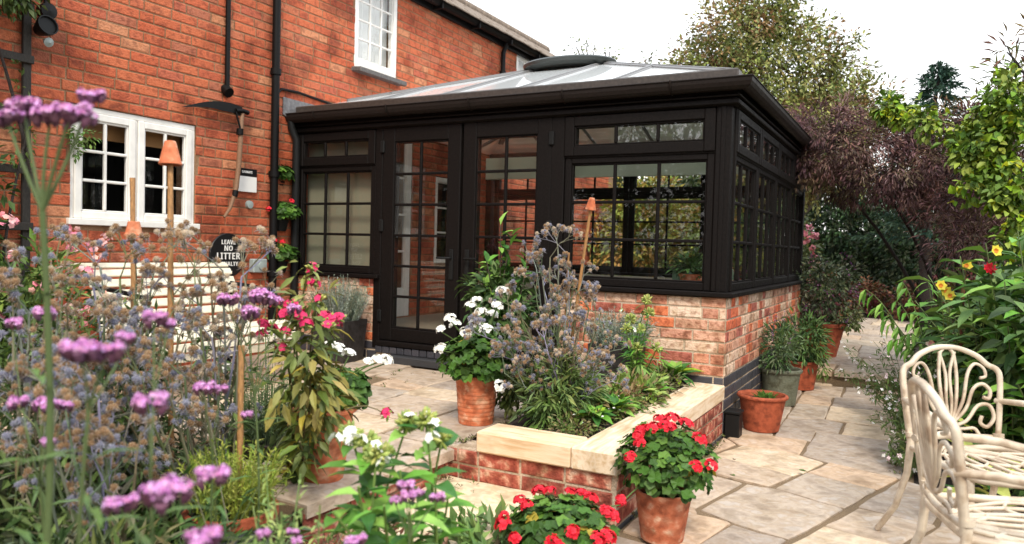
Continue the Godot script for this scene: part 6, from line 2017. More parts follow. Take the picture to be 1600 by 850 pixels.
	for x in [-2.2, -1.2]:
		b = B.new()
		var pts := PackedVector3Array()
		for p in prof: pts.append(Vector3(x, p.y - 0.02, p.x - 0.008))
		b.tube(pts, PackedFloat32Array([0.014]), 8)
		b.tube(PackedVector3Array([Vector3(x, 0.38, -2.68), Vector3(x, 0.2, -2.67), Vector3(x, 0.0, -2.64)]), PackedFloat32Array([0.018, 0.015, 0.02]), 8)
		b.tube(PackedVector3Array([Vector3(x, 0.45, -3.19), Vector3(x, 0.2, -3.22), Vector3(x, 0.0, -3.30)]), PackedFloat32Array([0.018, 0.015, 0.02]), 8)
		b.tube(PackedVector3Array([Vector3(x, 0.66, -3.27), Vector3(x, 0.64, -3.0), Vector3(x, 0.62, -2.82), Vector3(x, 0.52, -2.76), Vector3(x, 0.40, -2.76)]), PackedFloat32Array([0.014]), 8)
		b.put("end_frame", M["black iron"], t)


func letters(t: Node3D, txt: String, at: Vector3, h: float, m: Material) -> void:
	var tm := TextMesh.new()
	var f := SystemFont.new()
	f.font_names = PackedStringArray(["Droid Sans"])
	f.font_weight = 700
	tm.font = f
	tm.text = txt
	tm.font_size = 32
	tm.pixel_size = h / 32.0
	tm.depth = 0.002
	var o := MeshInstance3D.new()
	o.name = "lettering"
	o.mesh = tm
	o.material_override = m
	o.position = at
	t.add_child(o, true)


# ---------------------------------------------------------------- right border, trees and hedges
func shrub(called: String, label: String, cat: String, foot: Vector3, blobs: Array, cols: Array, m: String, l: float, w: float, stems := 5, small := true, droop := 0.3, bark := "dark bark", group := "") -> Node3D:
	var t := thing(called, label, cat, foot, 0.0, group)
	var s := B.new()
	for q in blobs:
		for i in stems: stem(s, Vector3(rf(-0.1, 0.1), -0.05, rf(-0.1, 0.1)), q[0] + rdir() * q[1] * 0.6, 0.012 if stems > 1 else 0.024, 0.004 if stems > 1 else 0.01, 0.03 if stems > 1 else 0.25, 6, 7)
	s.put("stems", M[bark], t)
	var b := B.new()
	for q in blobs: bush(b, q[0], q[1], q[2], q[3], q[4], l, w, cols, droop, small)
	b.put("foliage", M[m], t)
	return t


func build_border() -> void:
	# broad-leaved shrub behind the chairs: its large leaves one by one
	var o := Vector3(-0.35, 0.03, 1.62)
	var t := thing("broad_leaved_shrub", "tall green shrub with large pointed leaves behind the cream chairs", "shrub", o)
	var s := B.new()
	s.col = Color(0.12, 0.15, 0.06)
	for q in [Vector3(-0.362, 1.291, 1.398), Vector3(-0.521, 1.353, 1.519), Vector3(-0.194, 1.221, 1.293), Vector3(0.178, 1.103, 1.147), Vector3(0.366, 0.936, 1.084), Vector3(-0.555, 1.099, 1.473), Vector3(-0.753, 0.988, 1.537), Vector3(-0.265, 0.985, 1.387), Vector3(-0.001, 0.927, 1.249), Vector3(-0.473, 0.705, 1.442), Vector3(-0.773, 0.628, 1.525), Vector3(-0.302, 0.676, 1.34), Vector3(-0.593, 1.168, 1.61), Vector3(-0.82, 0.823, 1.633)]:
		leafy_stem(t, s, Vector3(rf(-0.25, 0.5), 0, rf(-0.15, 0.25)), q - o, 10, 0.19, 0.42, 0.35, M.brd + [M.brd[2], M.frs[0]], "broad", 0.3, 0.15, 0.9)
	s.put("stems", M.stalk, t)
	var bf := B.new()
	bush(bf, Vector3(0.15, 0.75, 0.1), Vector3(0.65, 0.5, 0.4), 110, 10, 0.12, 0.14, 0.055, [Color(0.07, 0.13, 0.04), Color(0.10, 0.18, 0.05), Color(0.05, 0.09, 0.03), Color(0.14, 0.22, 0.07)], 0.25, false)
	bush(bf, Vector3(0.9, 0.7, -0.1), Vector3(0.5, 0.4, 0.3), 70, 10, 0.12, 0.13, 0.05, [Color(0.07, 0.13, 0.04), Color(0.10, 0.18, 0.05), Color(0.14, 0.2, 0.06)], 0.25, false)
	bf.put("foliage", M["green leaf"], t)
	o = Vector3(1.1, 0.03, 1.25)
	t = thing("pinnate_shrub", "arching shrub with drooping narrow leaflets leaning over the path", "shrub", o)
	s = B.new()
	s.col = Color(0.14, 0.2, 0.07)
	for q in [Vector3(1.21, 0.961, 0.75), Vector3(1.249, 0.83, 0.83), Vector3(1.17, 0.744, 0.901), Vector3(1.094, 0.893, 0.96), Vector3(0.909, 0.685, 1.052), Vector3(0.839, 0.828, 1.124), Vector3(1.079, 0.616, 0.951), Vector3(0.864, 1.046, 1.154), Vector3(1.118, 1.032, 0.995), Vector3(0.775, 0.752, 1.221)]:
		var e: Vector3 = q - o
		var mid := e * 0.55 + Vector3(0, 0.32, 0)
		var pts := PackedVector3Array()
		for i in 9:
			var f := i / 8.0
			pts.append((mid * 2.0 * f * (1 - f)) + e * f * f)
		s.tube(pts, PackedFloat32Array([0.007, 0.006, 0.005, 0.0045, 0.004, 0.0035, 0.003, 0.002, 0.002]), 5)
		for i in range(3, 9):
			for sg in [-1.0, 1.0]:
				var d := (pts[i] - pts[i - 1]).normalized()
				var sd: Vector3 = d.cross(Vector3.UP).normalized() * sg
				put_leaf("leaflet", 0.24, 0.5, pick([M.frs[0], M.frs[2], M.brd[1]]), t, pts[i], (sd * 0.7 + d * 0.5 + Vector3.DOWN * 0.75 + rdir() * 0.2).normalized(), rf(0.085, 0.135))
	s.put("stems", M.stalk, t)
	# filling greenery of the bed, nobody could count it
	t = thing("undergrowth", "mixed low green undergrowth filling the border behind the chairs", "undergrowth", Vector3(0.3, 0.0, 1.6))
	t.set_meta("kind", "stuff")
	var b := B.new()
	bush(b, Vector3(0.5, 0.35, 0.1), Vector3(1.2, 0.4, 0.45), 420, 12, 0.10, 0.07, 0.026, [Color(0.06, 0.11, 0.03), Color(0.09, 0.15, 0.04), Color(0.04, 0.07, 0.025), Color(0.13, 0.19, 0.05)], 0.2)
	bush(b, Vector3(2.2, 0.4, 0.0), Vector3(1.1, 0.45, 0.55), 320, 12, 0.11, 0.08, 0.028, [Color(0.05, 0.09, 0.03), Color(0.08, 0.12, 0.04), Color(0.11, 0.10, 0.05)], 0.2)
	bush(b, Vector3(-0.8, 0.2, 0.35), Vector3(0.9, 0.3, 0.4), 220, 12, 0.09, 0.08, 0.03, [Color(0.05, 0.09, 0.03), Color(0.08, 0.13, 0.04)], 0.2)
	bush(b, Vector3(-0.2, 0.55, 0.9), Vector3(1.6, 0.7, 0.5), 420, 12, 0.13, 0.09, 0.034, [Color(0.04, 0.08, 0.025), Color(0.07, 0.12, 0.035)], 0.2)
	b.put("foliage", M["green leaf"], t)
	# gaura along the path edge
	for q in [["airy white gaura spilling over the near path edge", Vector3(-0.25, 0.0, 1.10), [Vector3(-0.048, 0.311, 0.996), Vector3(0.261, 0.369, 0.93), Vector3(-0.104, 0.481, 1.089), Vector3(-0.248, 0.21, 1.053), Vector3(-0.329, 0.095, 1.122), Vector3(-0.154, 0.112, 1.023), Vector3(0.138, 0.21, 0.924), Vector3(-0.19, 0.607, 1.132), Vector3(-0.229, 0.282, 1.082)]], ["airy white gaura beside the dark path step", Vector3(1.0, 0.0, 1.05), [Vector3(1.59, 0.49, 0.643), Vector3(1.405, 0.392, 0.729), Vector3(1.218, 0.303, 0.809), Vector3(1.054, 0.476, 0.916), Vector3(1.281, 0.235, 0.72), Vector3(1.268, 0.592, 0.882), Vector3(0.906, 0.216, 0.87), Vector3(0.749, 0.388, 0.989), Vector3(1.563, 0.335, 0.604)]]]:
		o = q[1]
		t = thing("gaura", q[0], "flower", o, 0.0, "white gaura along the path")
		b = B.new()
		var fl := B.new()
		for e0 in q[2]:
			for r in 3:
				var e: Vector3 = e0 - o + rdir() * 0.07
				b.col = vary(Color(0.13, 0.17, 0.06))
				stem(b, Vector3(rf(-0.1, 0.1), 0, rf(-0.05, 0.1)), e, 0.0022, 0.0012, 0.05, 4, 5)
				for j in 24:
					var f := rf(0.1, 0.95)
					b.col = vary(pick([Color(0.10, 0.17, 0.05), Color(0.15, 0.21, 0.07)]), 0.25)
					b.leaf2(e * f + Vector3(0, 0.05 * sin(PI * f), 0) + rdir() * 0.02, rdir(), Vector3.UP, rf(0.03, 0.06), 0.01, 0.3)
				for j in 3:
					fl.col = pick([Color(0.8, 0.78, 0.76), Color(0.85, 0.83, 0.8), Color(0.8, 0.62, 0.66)])
					petals(fl, e * (1.0 - 0.07 * j) + rdir() * 0.02, (rdir() + Vector3(-0.5, 0.3, 0.2)).normalized(), 4, rf(0.011, 0.016), 0.011, 0.2)
		b.put("foliage", M["green leaf"], t)
		fl.put("blossom", M.petal, t)
	t = thing("aquilegia", "small pink and white flowers above the back of the far chair", "flower", Vector3(0.25, 0.0, 1.25))
	b = B.new()
	for p in [Vector3(0.29, 0.689, 1.171), Vector3(0.251, 0.657, 1.206), Vector3(0.324, 0.702, 1.232), Vector3(0.227, 0.684, 1.265), Vector3(0.361, 0.657, 1.303)]:
		var e: Vector3 = p - t.position
		b.col = Color(0.15, 0.2, 0.07)
		stem(b, Vector3(rf(-0.05, 0.05), 0, 0), e, 0.002, 0.0015)
		for j in 5:
			b.col = vary(pick([Color(0.7, 0.16, 0.22), Color(0.8, 0.6, 0.5), Color(0.78, 0.4, 0.4)]), 0.1)
			petals(b, e + rdir() * 0.015, (rdir() + Vector3(-0.6, 0, 0)).normalized(), 5, 0.016, 0.012, 0.3)
	b.put("blossom", M.petal, t)
	t = thing("dahlia", "single red dahlia bloom high in the green shrub at the right edge", "flower", Vector3(-0.2, 0.03, 1.5))
	b = B.new()
	var hd: Vector3 = Vector3(-0.413, 1.159, 1.417) - t.position
	b.col = Color(0.12, 0.18, 0.05)
	stem(b, Vector3.ZERO, hd, 0.005, 0.003)
	b.put("stem", M.stalk, t)
	b = B.new()
	for r in 3: petals(b, hd, Vector3(-0.7, 0.3, 0.3).normalized(), 9, 0.036 - 0.007 * r, 0.02, 0.25 + 0.3 * r)
	b.put("flower_head", M["red petal"], t)
	t = thing("abutilon", "yellow and orange open flowers among the broad green leaves", "flower", Vector3(0.0, 0.03, 1.35))
	b = B.new()
	for p in [Vector3(-0.118, 1.023, 1.236), Vector3(-0.131, 1.054, 1.209), Vector3(-0.166, 1.001, 1.254), Vector3(-0.178, 1.17, 1.325), Vector3(-0.456, 1.251, 1.437)]:
		var e: Vector3 = p - t.position
		b.col = Color(0.14, 0.18, 0.05)
		stem(b, Vector3(rf(-0.05, 0.05), 0, 0), e, 0.003, 0.002)
		b.col = Color(0.66, 0.55, 0.06)
		petals(b, e, (Vector3(-0.8, 0.2, 0.2) + rdir() * 0.3).normalized(), 6, 0.034, 0.026, 0.3)
		b.col = Color(0.6, 0.2, 0.03)
		petals(b, e + Vector3(-0.006, 0, 0), Vector3(-1, 0.1, 0.1).normalized(), 5, 0.015, 0.013, 0.5)
	b.put("blossom", M.petal, t)
	# litter on the paving
	for q in [["fallen green leaf lying on the cream flagstone of the path", Vector3(-0.583, 0.012, 0.605), 0.6, 0.055], ["fallen green leaf lying on the grey flagstone near the red geranium", Vector3(-0.889, 0.012, 0.249), 2.4, 0.05], ["small curled brown leaf on the path beside the terracotta pot", Vector3(-0.563, 0.012, 0.213), 1.2, 0.035]]:
		t = thing("fallen_leaf", q[0], "leaf", q[1], q[2], "leaves fallen on the path")
		b = B.new()
		b.col = Color(0.10, 0.08, 0.04) if q[3] < 0.04 else Color(0.14, 0.2, 0.07)
		b.leaf(Vector3.ZERO, Vector3.FORWARD, Vector3.UP, q[3], q[3] * 0.5, -0.2, 0.35)
		b.put("blade", M["green leaf"], t)
	t = thing("weeds", "tiny weeds, moss and crumbs growing in the paving joints and along the walls", "weeds", Vector3.ZERO)
	t.set_meta("kind", "stuff")
	b = B.new()
	for i in 420:
		var p := Vector3(rf(-2.4, 2.6), 0.0, rf(0.0, 1.1))
		if i % 3 == 0: p = Vector3(rf(-1.9, 3.3), 0.0, rf(0.0, 0.05))
		elif i % 3 == 1: p = Vector3(rf(-0.3, 2.6), 0.0, rf(0.98, 1.1))
		elif i % 9 == 2: p = Vector3(rf(-2.7, -1.97), 0.11, rf(-0.86, -0.6))
		elif i % 9 == 5: p = Vector3(rf(-2.9, -0.1), PATIO, rf(-3.8, -2.0))
		if i % 9 == 8: p = Vector3(rf(-1.9, -1.3), PATIO + 0.004, -0.83)
		var tall := rf(0.006, 0.03)
		for j in (7 if tall > 0.015 else 3):
			b.col = vary(pick([Color(0.10, 0.14, 0.04), Color(0.16, 0.17, 0.06), Color(0.10, 0.07, 0.04), Color(0.2, 0.14, 0.08)]))
			b.leaf2(p + Vector3(rf(-0.015, 0.015), 0.001, rf(-0.015, 0.015)), (rdir() + Vector3.UP * 0.8).normalized(), Vector3.UP, tall, tall * 0.35)
	b.put("foliage", M["green leaf"], t)
	# rusty plant support
	t = thing("plant_support", "rusty iron plant support with curved arms in the green border", "plant support", Vector3(0.39, 0.0, 1.35))
	b = B.new()
	b.tube(PackedVector3Array([Vector3(0, 0, 0), Vector3(0, 1.06, -0.01)]), PackedFloat32Array([0.011]), 8)
	b.put("post", M.rust, t)
	for sg in [[-0.26, -0.12], [0.24, 0.12]]:
		b = B.new()
		var pts := PackedVector3Array()
		for i in 9:
			var f := i / 8.0
			pts.append(Vector3(sg[0] * f, 0.70 + 0.06 * sin(PI * f) - 0.7 * f * f * f, sg[1] * f))
		b.tube(pts, PackedFloat32Array([0.006]), 6)
		b.put("arm", M.rust, t)
	# hostas
	for q in [["cream-edged hosta growing under the seat of the far chair", Vector3(-0.969, 0.22, 1.402), 13], ["variegated hosta showing between the two chair backs", Vector3(-0.584, 0.357, 1.367), 9]]:
		o = q[1]
		o.y = 0.03
		t = thing("hosta", q[0], "plant", o, 0.0, "variegated hostas")
		for i in int(q[2]):
			var a: float = TAU * i / q[2]
			var d := Vector3(cos(a), rf(0.5, 1.4), sin(a)).normalized()
			var l := rf(0.16, 0.26)
			var hgt := Vector3(0, rf(0.0, 0.18 if q[2] > 10 else 0.34), 0)
			put_leaf("hosta", 0.5, 0.4, M["pale bud"], t, hgt, d, l)
			put_leaf("hosta inner", 0.34, 0.4, M.frs[1], t, hgt + Vector3(0, 0.004, 0), d, l * 0.9)


func build_trees() -> void:
	var GR := [Color(0.13, 0.16, 0.04), Color(0.18, 0.20, 0.06), Color(0.22, 0.20, 0.07), Color(0.10, 0.13, 0.04), Color(0.20, 0.13, 0.06)]
	var pt := tree("pale_tree", "loose pale green tree rising behind the conservatory corner", "tree", Vector3(6.6, 0.0, -0.6), 1.9, 0.11, 6, 0.8, 3, GR, 10, 0.2, 0.07, 0.034, M["green leaf"], "bark", 0.6, 0.28)
	var po := Vector3(6.6, 0.0, -0.6)
	var pb := B.new()
	for q in [[1195, 120, 1.0, 0.95, 110], [1150, 60, 0.7, 0.7, 60], [1230, 200, 1.1, 0.7, 110], [1110, 110, 0.6, 0.45, 40], [1290, 110, 0.6, 0.6, 36], [1300, 190, 0.8, 0.5, 60], [1190, 10, 0.5, 0.5, 40], [1350, 170, 0.45, 0.4, 22], [1065, 105, 0.25, 0.25, 7], [1270, 50, 0.3, 0.35, 7], [1250, 260, 0.9, 0.6, 90]]:
		var c3: Vector3 = EYE + Vector3(0.87766311, -0.0325948, -0.47816843) * 10.0 + Vector3(0.47902158, 0.0270204, 0.87738716) * ((q[0] - 800.0) / 117.077) - Vector3(0.01567796, 0.99910334, -0.03932842) * ((q[1] - 425.0) / 117.077)
		bush(pb, c3 - po, Vector3(q[2], q[3], q[2]), int(q[4] * 2.2), 28, 0.17, 0.065, 0.036, [Color(0.22, 0.25, 0.07), Color(0.28, 0.30, 0.10), Color(0.32, 0.27, 0.11), Color(0.15, 0.19, 0.06), Color(0.28, 0.17, 0.08)], 0.2, true, 0.5)
	pb.put("foliage", M["green leaf"], pt)
	tree("small_tree", "distant small tree top showing above the conservatory roof", "tree", Vector3(11.2, 0.0, -5.6), 3.0, 0.12, 5, 0.95, 3, GR, 12, 0.26, 0.1, 0.05, M["green leaf"], "bark", 0.5, 0.5)
	# dark cut-leaf elder over the path
	var P := [Color(0.12, 0.06, 0.06), Color(0.17, 0.09, 0.085), Color(0.23, 0.13, 0.12), Color(0.07, 0.036, 0.036), Color(0.17, 0.12, 0.08)]
	shrub("purple_tree", "large purple-leaved elder arching over the end of the path", "tree", Vector3(4.2, 0.0, 1.55), [
		[Vector3(3.344, 2.053, 0.828) - Vector3(4.2, 0, 1.55), Vector3(0.7, 0.38, 0.75), 120, 66, 0.13], [Vector3(3.061, 2.327, 0.29) - Vector3(4.2, 0, 1.55), Vector3(0.5, 0.34, 0.6), 80, 70, 0.13],
		[Vector3(2.942, 2.068, 0.089) - Vector3(4.2, 0, 1.55), Vector3(0.24, 0.2, 0.4), 26, 50, 0.11], [Vector3(3.372, 2.216, 1.287) - Vector3(4.2, 0, 1.55), Vector3(0.6, 0.42, 0.6), 100, 70, 0.14], [Vector3(3.161, 1.622, 1.357) - Vector3(4.2, 0, 1.55), Vector3(0.4, 0.2, 0.4), 40, 60, 0.12]], P, "purple leaf", 0.065, 0.013, 1, true, 0.25)
	shrub("purple_shrub", "nearer purple-leaved shrub hung with yellow hop at the right edge", "shrub", Vector3(2.6, 0.0, 2.3), [
		[Vector3(2.198, 1.701, 1.676) - Vector3(2.6, 0, 2.3), Vector3(0.5, 0.5, 0.45), 90, 70, 0.13], [Vector3(1.952, 1.334, 1.459) - Vector3(2.6, 0, 2.3), Vector3(0.4, 0.25, 0.35), 70, 24, 0.13], [Vector3(2.135, 2.249, 1.733) - Vector3(2.6, 0, 2.3), Vector3(0.3, 0.3, 0.35), 70, 24, 0.13]], P, "purple leaf", 0.06, 0.012, 1, true, 0.25)
	# golden hop
	var o := Vector3(1.9, 0.0, 1.9)
	var t := thing("golden_hop", "bright yellow-green hop vine climbing over the purple shrubs", "climber", o)
	var s := B.new()
	s.col = Color(0.2, 0.2, 0.06)
	var paths := [[Vector3(1.284, 1.548, 1.681), Vector3(1.346, 2.003, 1.555), Vector3(1.58, 2.502, 1.533)], [Vector3(1.346, 2.003, 1.555), Vector3(1.568, 2.184, 1.323), Vector3(1.66, 2.261, 1.068), Vector3(1.979, 2.422, 0.807)], [Vector3(1.189, 1.847, 1.696), Vector3(1.3, 1.865, 1.481), Vector3(1.327, 1.642, 1.336)], [Vector3(1.315, 2.215, 1.694), Vector3(1.372, 2.276, 1.584), Vector3(1.497, 2.216, 1.4)], [Vector3(1.283, 1.504, 1.683), Vector3(1.139, 1.323, 1.641), Vector3(1.036, 1.108, 1.676)], [Vector3(1.186, 1.673, 1.703), Vector3(1.254, 1.724, 1.616), Vector3(1.295, 1.549, 1.494)], [Vector3(1.192, 2.021, 1.69), Vector3(1.395, 2.368, 1.621), Vector3(1.593, 2.597, 1.55)], [Vector3(1.42, 1.993, 1.484), Vector3(1.364, 1.921, 1.385), Vector3(1.544, 2.088, 1.285)], [Vector3(1.253, 2.117, 1.692), Vector3(1.325, 2.07, 1.513), Vector3(1.329, 2.007, 1.419)], [Vector3(1.928, 2.364, 0.927), Vector3(2.004, 2.444, 0.852), Vector3(1.966, 2.431, 0.783)]]
	stem(s, Vector3.ZERO, Vector3(1.284, 1.548, 1.681) - o, 0.01, 0.006, 0.05)
	var hb := B.new()
	for q in paths:
		for i in q.size() - 1:
			var a: Vector3 = q[i] - o
			var e: Vector3 = q[i + 1] - o
			for j in 4: bush(hb, a.lerp(e, rng.randf()), Vector3(0.1, 0.1, 0.1), 4, 9, 0.06, 0.06, 0.04, [Color(0.16, 0.24, 0.04), Color(0.24, 0.30, 0.05), Color(0.10, 0.17, 0.03)], 0.4, false)
			stem(s, a, e, 0.005, 0.004, 0.04)
			for k in 30:
				var p := a.lerp(e, rng.randf()) + rdir() * rf(0.02, 0.11)
				put_leaf("hop", 0.85, 0.3, pick(M.hop), t, p, (rdir() + Vector3(-0.4, -0.4, 0)).normalized(), rf(0.045, 0.085), (Vector3(-0.4, 0.7, 0.1) + rdir() * 0.9).normalized())
	hb.put("foliage", M["green leaf"], t)
	s.put("stems", M.stalk, t)
	# peach tree tips against the sky
	tree("slender_tree", "slender tree with drooping narrow leaves against the sky at the right", "tree", Vector3(3.4, 0.0, 2.45), 1.7, 0.06, 5, 0.62, 3, [Color(0.13, 0.15, 0.05), Color(0.18, 0.13, 0.05), Color(0.09, 0.11, 0.04), Color(0.16, 0.07, 0.05)], 12, 0.16, 0.12, 0.022, M["green leaf"], "dark bark", 0.5, 0.35)
	# conifer
	t = thing("conifer", "blue-green conifer with layered boughs behind the purple elder", "tree", Vector3(8.9, 0, 1.25))
	s = B.new()
	stem(s, Vector3(0, -0.1, 0), Vector3(0, 4.35, 0), 0.12, 0.02, 0.0, 8, 6)
	s.put("trunk", M["dark bark"], t)
	var b := B.new()
	for k in 60:
		var y := 1.4 + 2.95 * k / 60.0
		var r := lerpf(1.15, 0.15, k / 60.0) * rf(0.7, 1.15)
		var a := k * 2.4
		var d := Vector3(cos(a), 0.12, sin(a)).normalized()
		for j in 70:
			var f := rf(0.15, 1.0)
			b.col = vary(pick([Color(0.03, 0.07, 0.05), Color(0.05, 0.10, 0.07), Color(0.07, 0.13, 0.09)]), 0.25)
			var p := Vector3(0, y - 0.12 * f * f, 0) + d * r * f + Vector3(rf(-0.14, 0.14), rf(-0.05, 0.05), rf(-0.14, 0.14)) * f
			b.leaf2(p, (d + rdir() * 0.8).normalized(), Vector3.UP, 0.13, 0.03, 0.3)
	b.put("crown", M["green leaf"], t)
	# dark evergreens and low hedge closing the path
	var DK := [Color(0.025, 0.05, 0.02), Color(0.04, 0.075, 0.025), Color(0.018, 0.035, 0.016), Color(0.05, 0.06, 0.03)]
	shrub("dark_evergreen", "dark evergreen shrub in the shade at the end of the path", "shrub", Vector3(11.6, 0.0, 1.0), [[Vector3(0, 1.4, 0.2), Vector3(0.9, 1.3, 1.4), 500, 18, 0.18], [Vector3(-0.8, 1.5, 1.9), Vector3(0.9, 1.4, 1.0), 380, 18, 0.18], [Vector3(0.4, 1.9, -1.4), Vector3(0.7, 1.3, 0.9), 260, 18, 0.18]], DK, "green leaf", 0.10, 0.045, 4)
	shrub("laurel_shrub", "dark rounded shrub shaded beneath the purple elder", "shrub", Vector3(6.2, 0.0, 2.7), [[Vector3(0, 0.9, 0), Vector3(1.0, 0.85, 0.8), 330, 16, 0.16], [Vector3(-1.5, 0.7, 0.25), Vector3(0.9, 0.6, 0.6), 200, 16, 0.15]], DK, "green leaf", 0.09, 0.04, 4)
	shrub("low_hedge", "clipped low hedge of bronze and dark green leaves crossing the path end", "hedge", Vector3(9.9, 0.0, 0.4), [[Vector3(0, 0.45, -1.0), Vector3(0.45, 0.45, 1.4), 330, 18, 0.12], [Vector3(-0.4, 0.45, 1.4), Vector3(0.5, 0.45, 1.3), 330, 18, 0.12]], [Color(0.20, 0.075, 0.045), Color(0.11, 0.09, 0.035), Color(0.26, 0.12, 0.06), Color(0.08, 0.09, 0.035), Color(0.16, 0.04, 0.05)], "green leaf", 0.075, 0.04, 3)
	shrub("pale_shrub", "pale yellow-green shrub in the light gap past the conservatory", "shrub", Vector3(7.6, 0.0, -0.75), [[Vector3(0, 1.2, 0), Vector3(0.45, 0.8, 0.45), 130, 14, 0.13]], [Color(0.2, 0.24, 0.07), Color(0.27, 0.28, 0.12), Color(0.12, 0.16, 0.05)], "green leaf", 0.08, 0.04, 4)
	t = shrub("pink_rose", "tall pink and cream flowering shrub just past the conservatory corner", "shrub", Vector3(4.15, 0.1, -0.12), [[Vector3(0, 0.75, 0), Vector3(0.16, 0.55, 0.16), 50, 10, 0.07]], [Color(0.12, 0.16, 0.05), Color(0.18, 0.2, 0.08)], "green leaf", 0.06, 0.028, 3)
	b = B.new()
	for i in 55:
		var p := Vector3(rf(-0.18, 0.14), rf(0.5, 1.42), rf(-0.15, 0.18))
		for j in 6:
			b.col = vary(pick([Color(0.72, 0.3, 0.34), Color(0.75, 0.55, 0.4), Color(0.74, 0.68, 0.45)]) if p.y < 1.0 else Color(0.74, 0.28, 0.34), 0.15)
			petals(b, p + rdir() * 0.03, rdir(), 5, 0.03, 0.025)
	b.put("blossom", M.petal, t)
	shrub("wine_shrub", "low wine-red shrub at the left side of the path end", "shrub", Vector3(7.2, 0.0, -0.35), [[Vector3(0, 0.45, 0), Vector3(0.8, 0.45, 0.42), 160, 14, 0.12]], [Color(0.10, 0.02, 0.04), Color(0.06, 0.04, 0.03), Color(0.14, 0.03, 0.06)], "purple leaf", 0.06, 0.025, 4)
	# garden behind the conservatory, seen through its glass
	var GD := [Color(0.42, 0.38, 0.08), Color(0.34, 0.40, 0.09), Color(0.46, 0.28, 0.08), Color(0.22, 0.28, 0.08), Color(0.26, 0.32, 0.09)]
	shrub("golden_hedge", "golden and orange autumn shrubs seen through the conservatory glass", "hedge", Vector3(7.0, 0.0, -2.6), [[Vector3(0, 1.1, 1.0), Vector3(0.7, 1.2, 0.8), 330, 18, 0.18], [Vector3(0.3, 1.25, -0.4), Vector3(0.7, 1.35, 0.9), 400, 18, 0.18], [Vector3(0.2, 1.2, -2.0), Vector3(0.7, 1.3, 1.0), 380, 18, 0.18]], GD, "lime leaf", 0.11, 0.05, 4)
	tree("back_tree", "broad green tree of the back garden seen through the roof windows", "tree", Vector3(12.5, 0.0, -3.0), 1.8, 0.14, 6, 1.0, 3, [Color(0.10, 0.15, 0.04), Color(0.15, 0.19, 0.06), Color(0.07, 0.11, 0.03)], 22, 0.42, 0.15, 0.075, M["green leaf"], "bark", 0.6, 0.1)
	# tall hedges that close the garden beside and behind the viewer and show in the glass
	for q in [["tall dark hedge bounding the garden beyond the green border", Vector3(3.5, 0.0, 4.6), Vector3(6.5, 1.3, 0.7)], ["tall hedge behind the viewer mirrored in the doors", Vector3(-12.0, 0.0, -1.0), Vector3(0.9, 2.6, 11.0)], ["far hedge closing the garden past the path end", Vector3(14.5, 0.0, 0.0), Vector3(0.9, 1.75, 9.0)], ["dark hedge behind the golden shrubs of the back garden", Vector3(9.6, 0.0, -3.6), Vector3(0.6, 1.35, 3.0)]]:
		var r: Vector3 = q[2]
		t = thing("tall_hedge", q[0], "hedge", q[1])
		s = B.new()
		for i in 14:
			var p := Vector3(r.x * rf(-0.9, 0.9), -0.1, r.z * rf(-0.9, 0.9))
			stem(s, p, p + Vector3(0, r.y * 1.5, 0), 0.05, 0.02)
		s.put("stems", M["dark bark"], t)
		b = B.new()
		bush(b, Vector3(0, r.y, 0), r * Vector3(1, 0.95, 1), int((200 + 80 * r.z) * (2.2 if q[1].x > 9.0 else 1.0)), 20, 0.34, 0.17, 0.08, [Color(0.04, 0.065, 0.022), Color(0.055, 0.085, 0.028), Color(0.028, 0.045, 0.016), Color(0.07, 0.09, 0.034)], 0.2, true, 0.35)
		b.put("foliage", M["green leaf"], t)
	tree("mirrored_tree", "large tree behind the viewer mirrored in the window panes", "tree", Vector3(-12.0, 0.0, -5.0), 2.0, 0.2, 7, 1.3, 3, DK + [Color(0.08, 0.12, 0.04)], 22, 0.5, 0.2, 0.1, M["green leaf"], "bark", 0.6, 0.2)


# ---------------------------------------------------------------- cast chairs
func curl(b: B, pts: Array, r: float, f: Callable, n := 5) -> void:   # a smooth scroll through the given points
	var p := PackedVector3Array()
	var m := pts.size()
	for i in m - 1:
		var a: Vector2 = pts[maxi(i - 1, 0)]
		var c: Vector2 = pts[i]
		var d: Vector2 = pts[i + 1]
		var e: Vector2 = pts[mini(i + 2, m - 1)]
		for k in n: p.append(f.call(c.cubic_interpolate(d, a, e, float(k) / n)))
	p.append(f.call(pts[m - 1]))
	b.tube(p, PackedFloat32Array([r]), 7, true, 0.75)


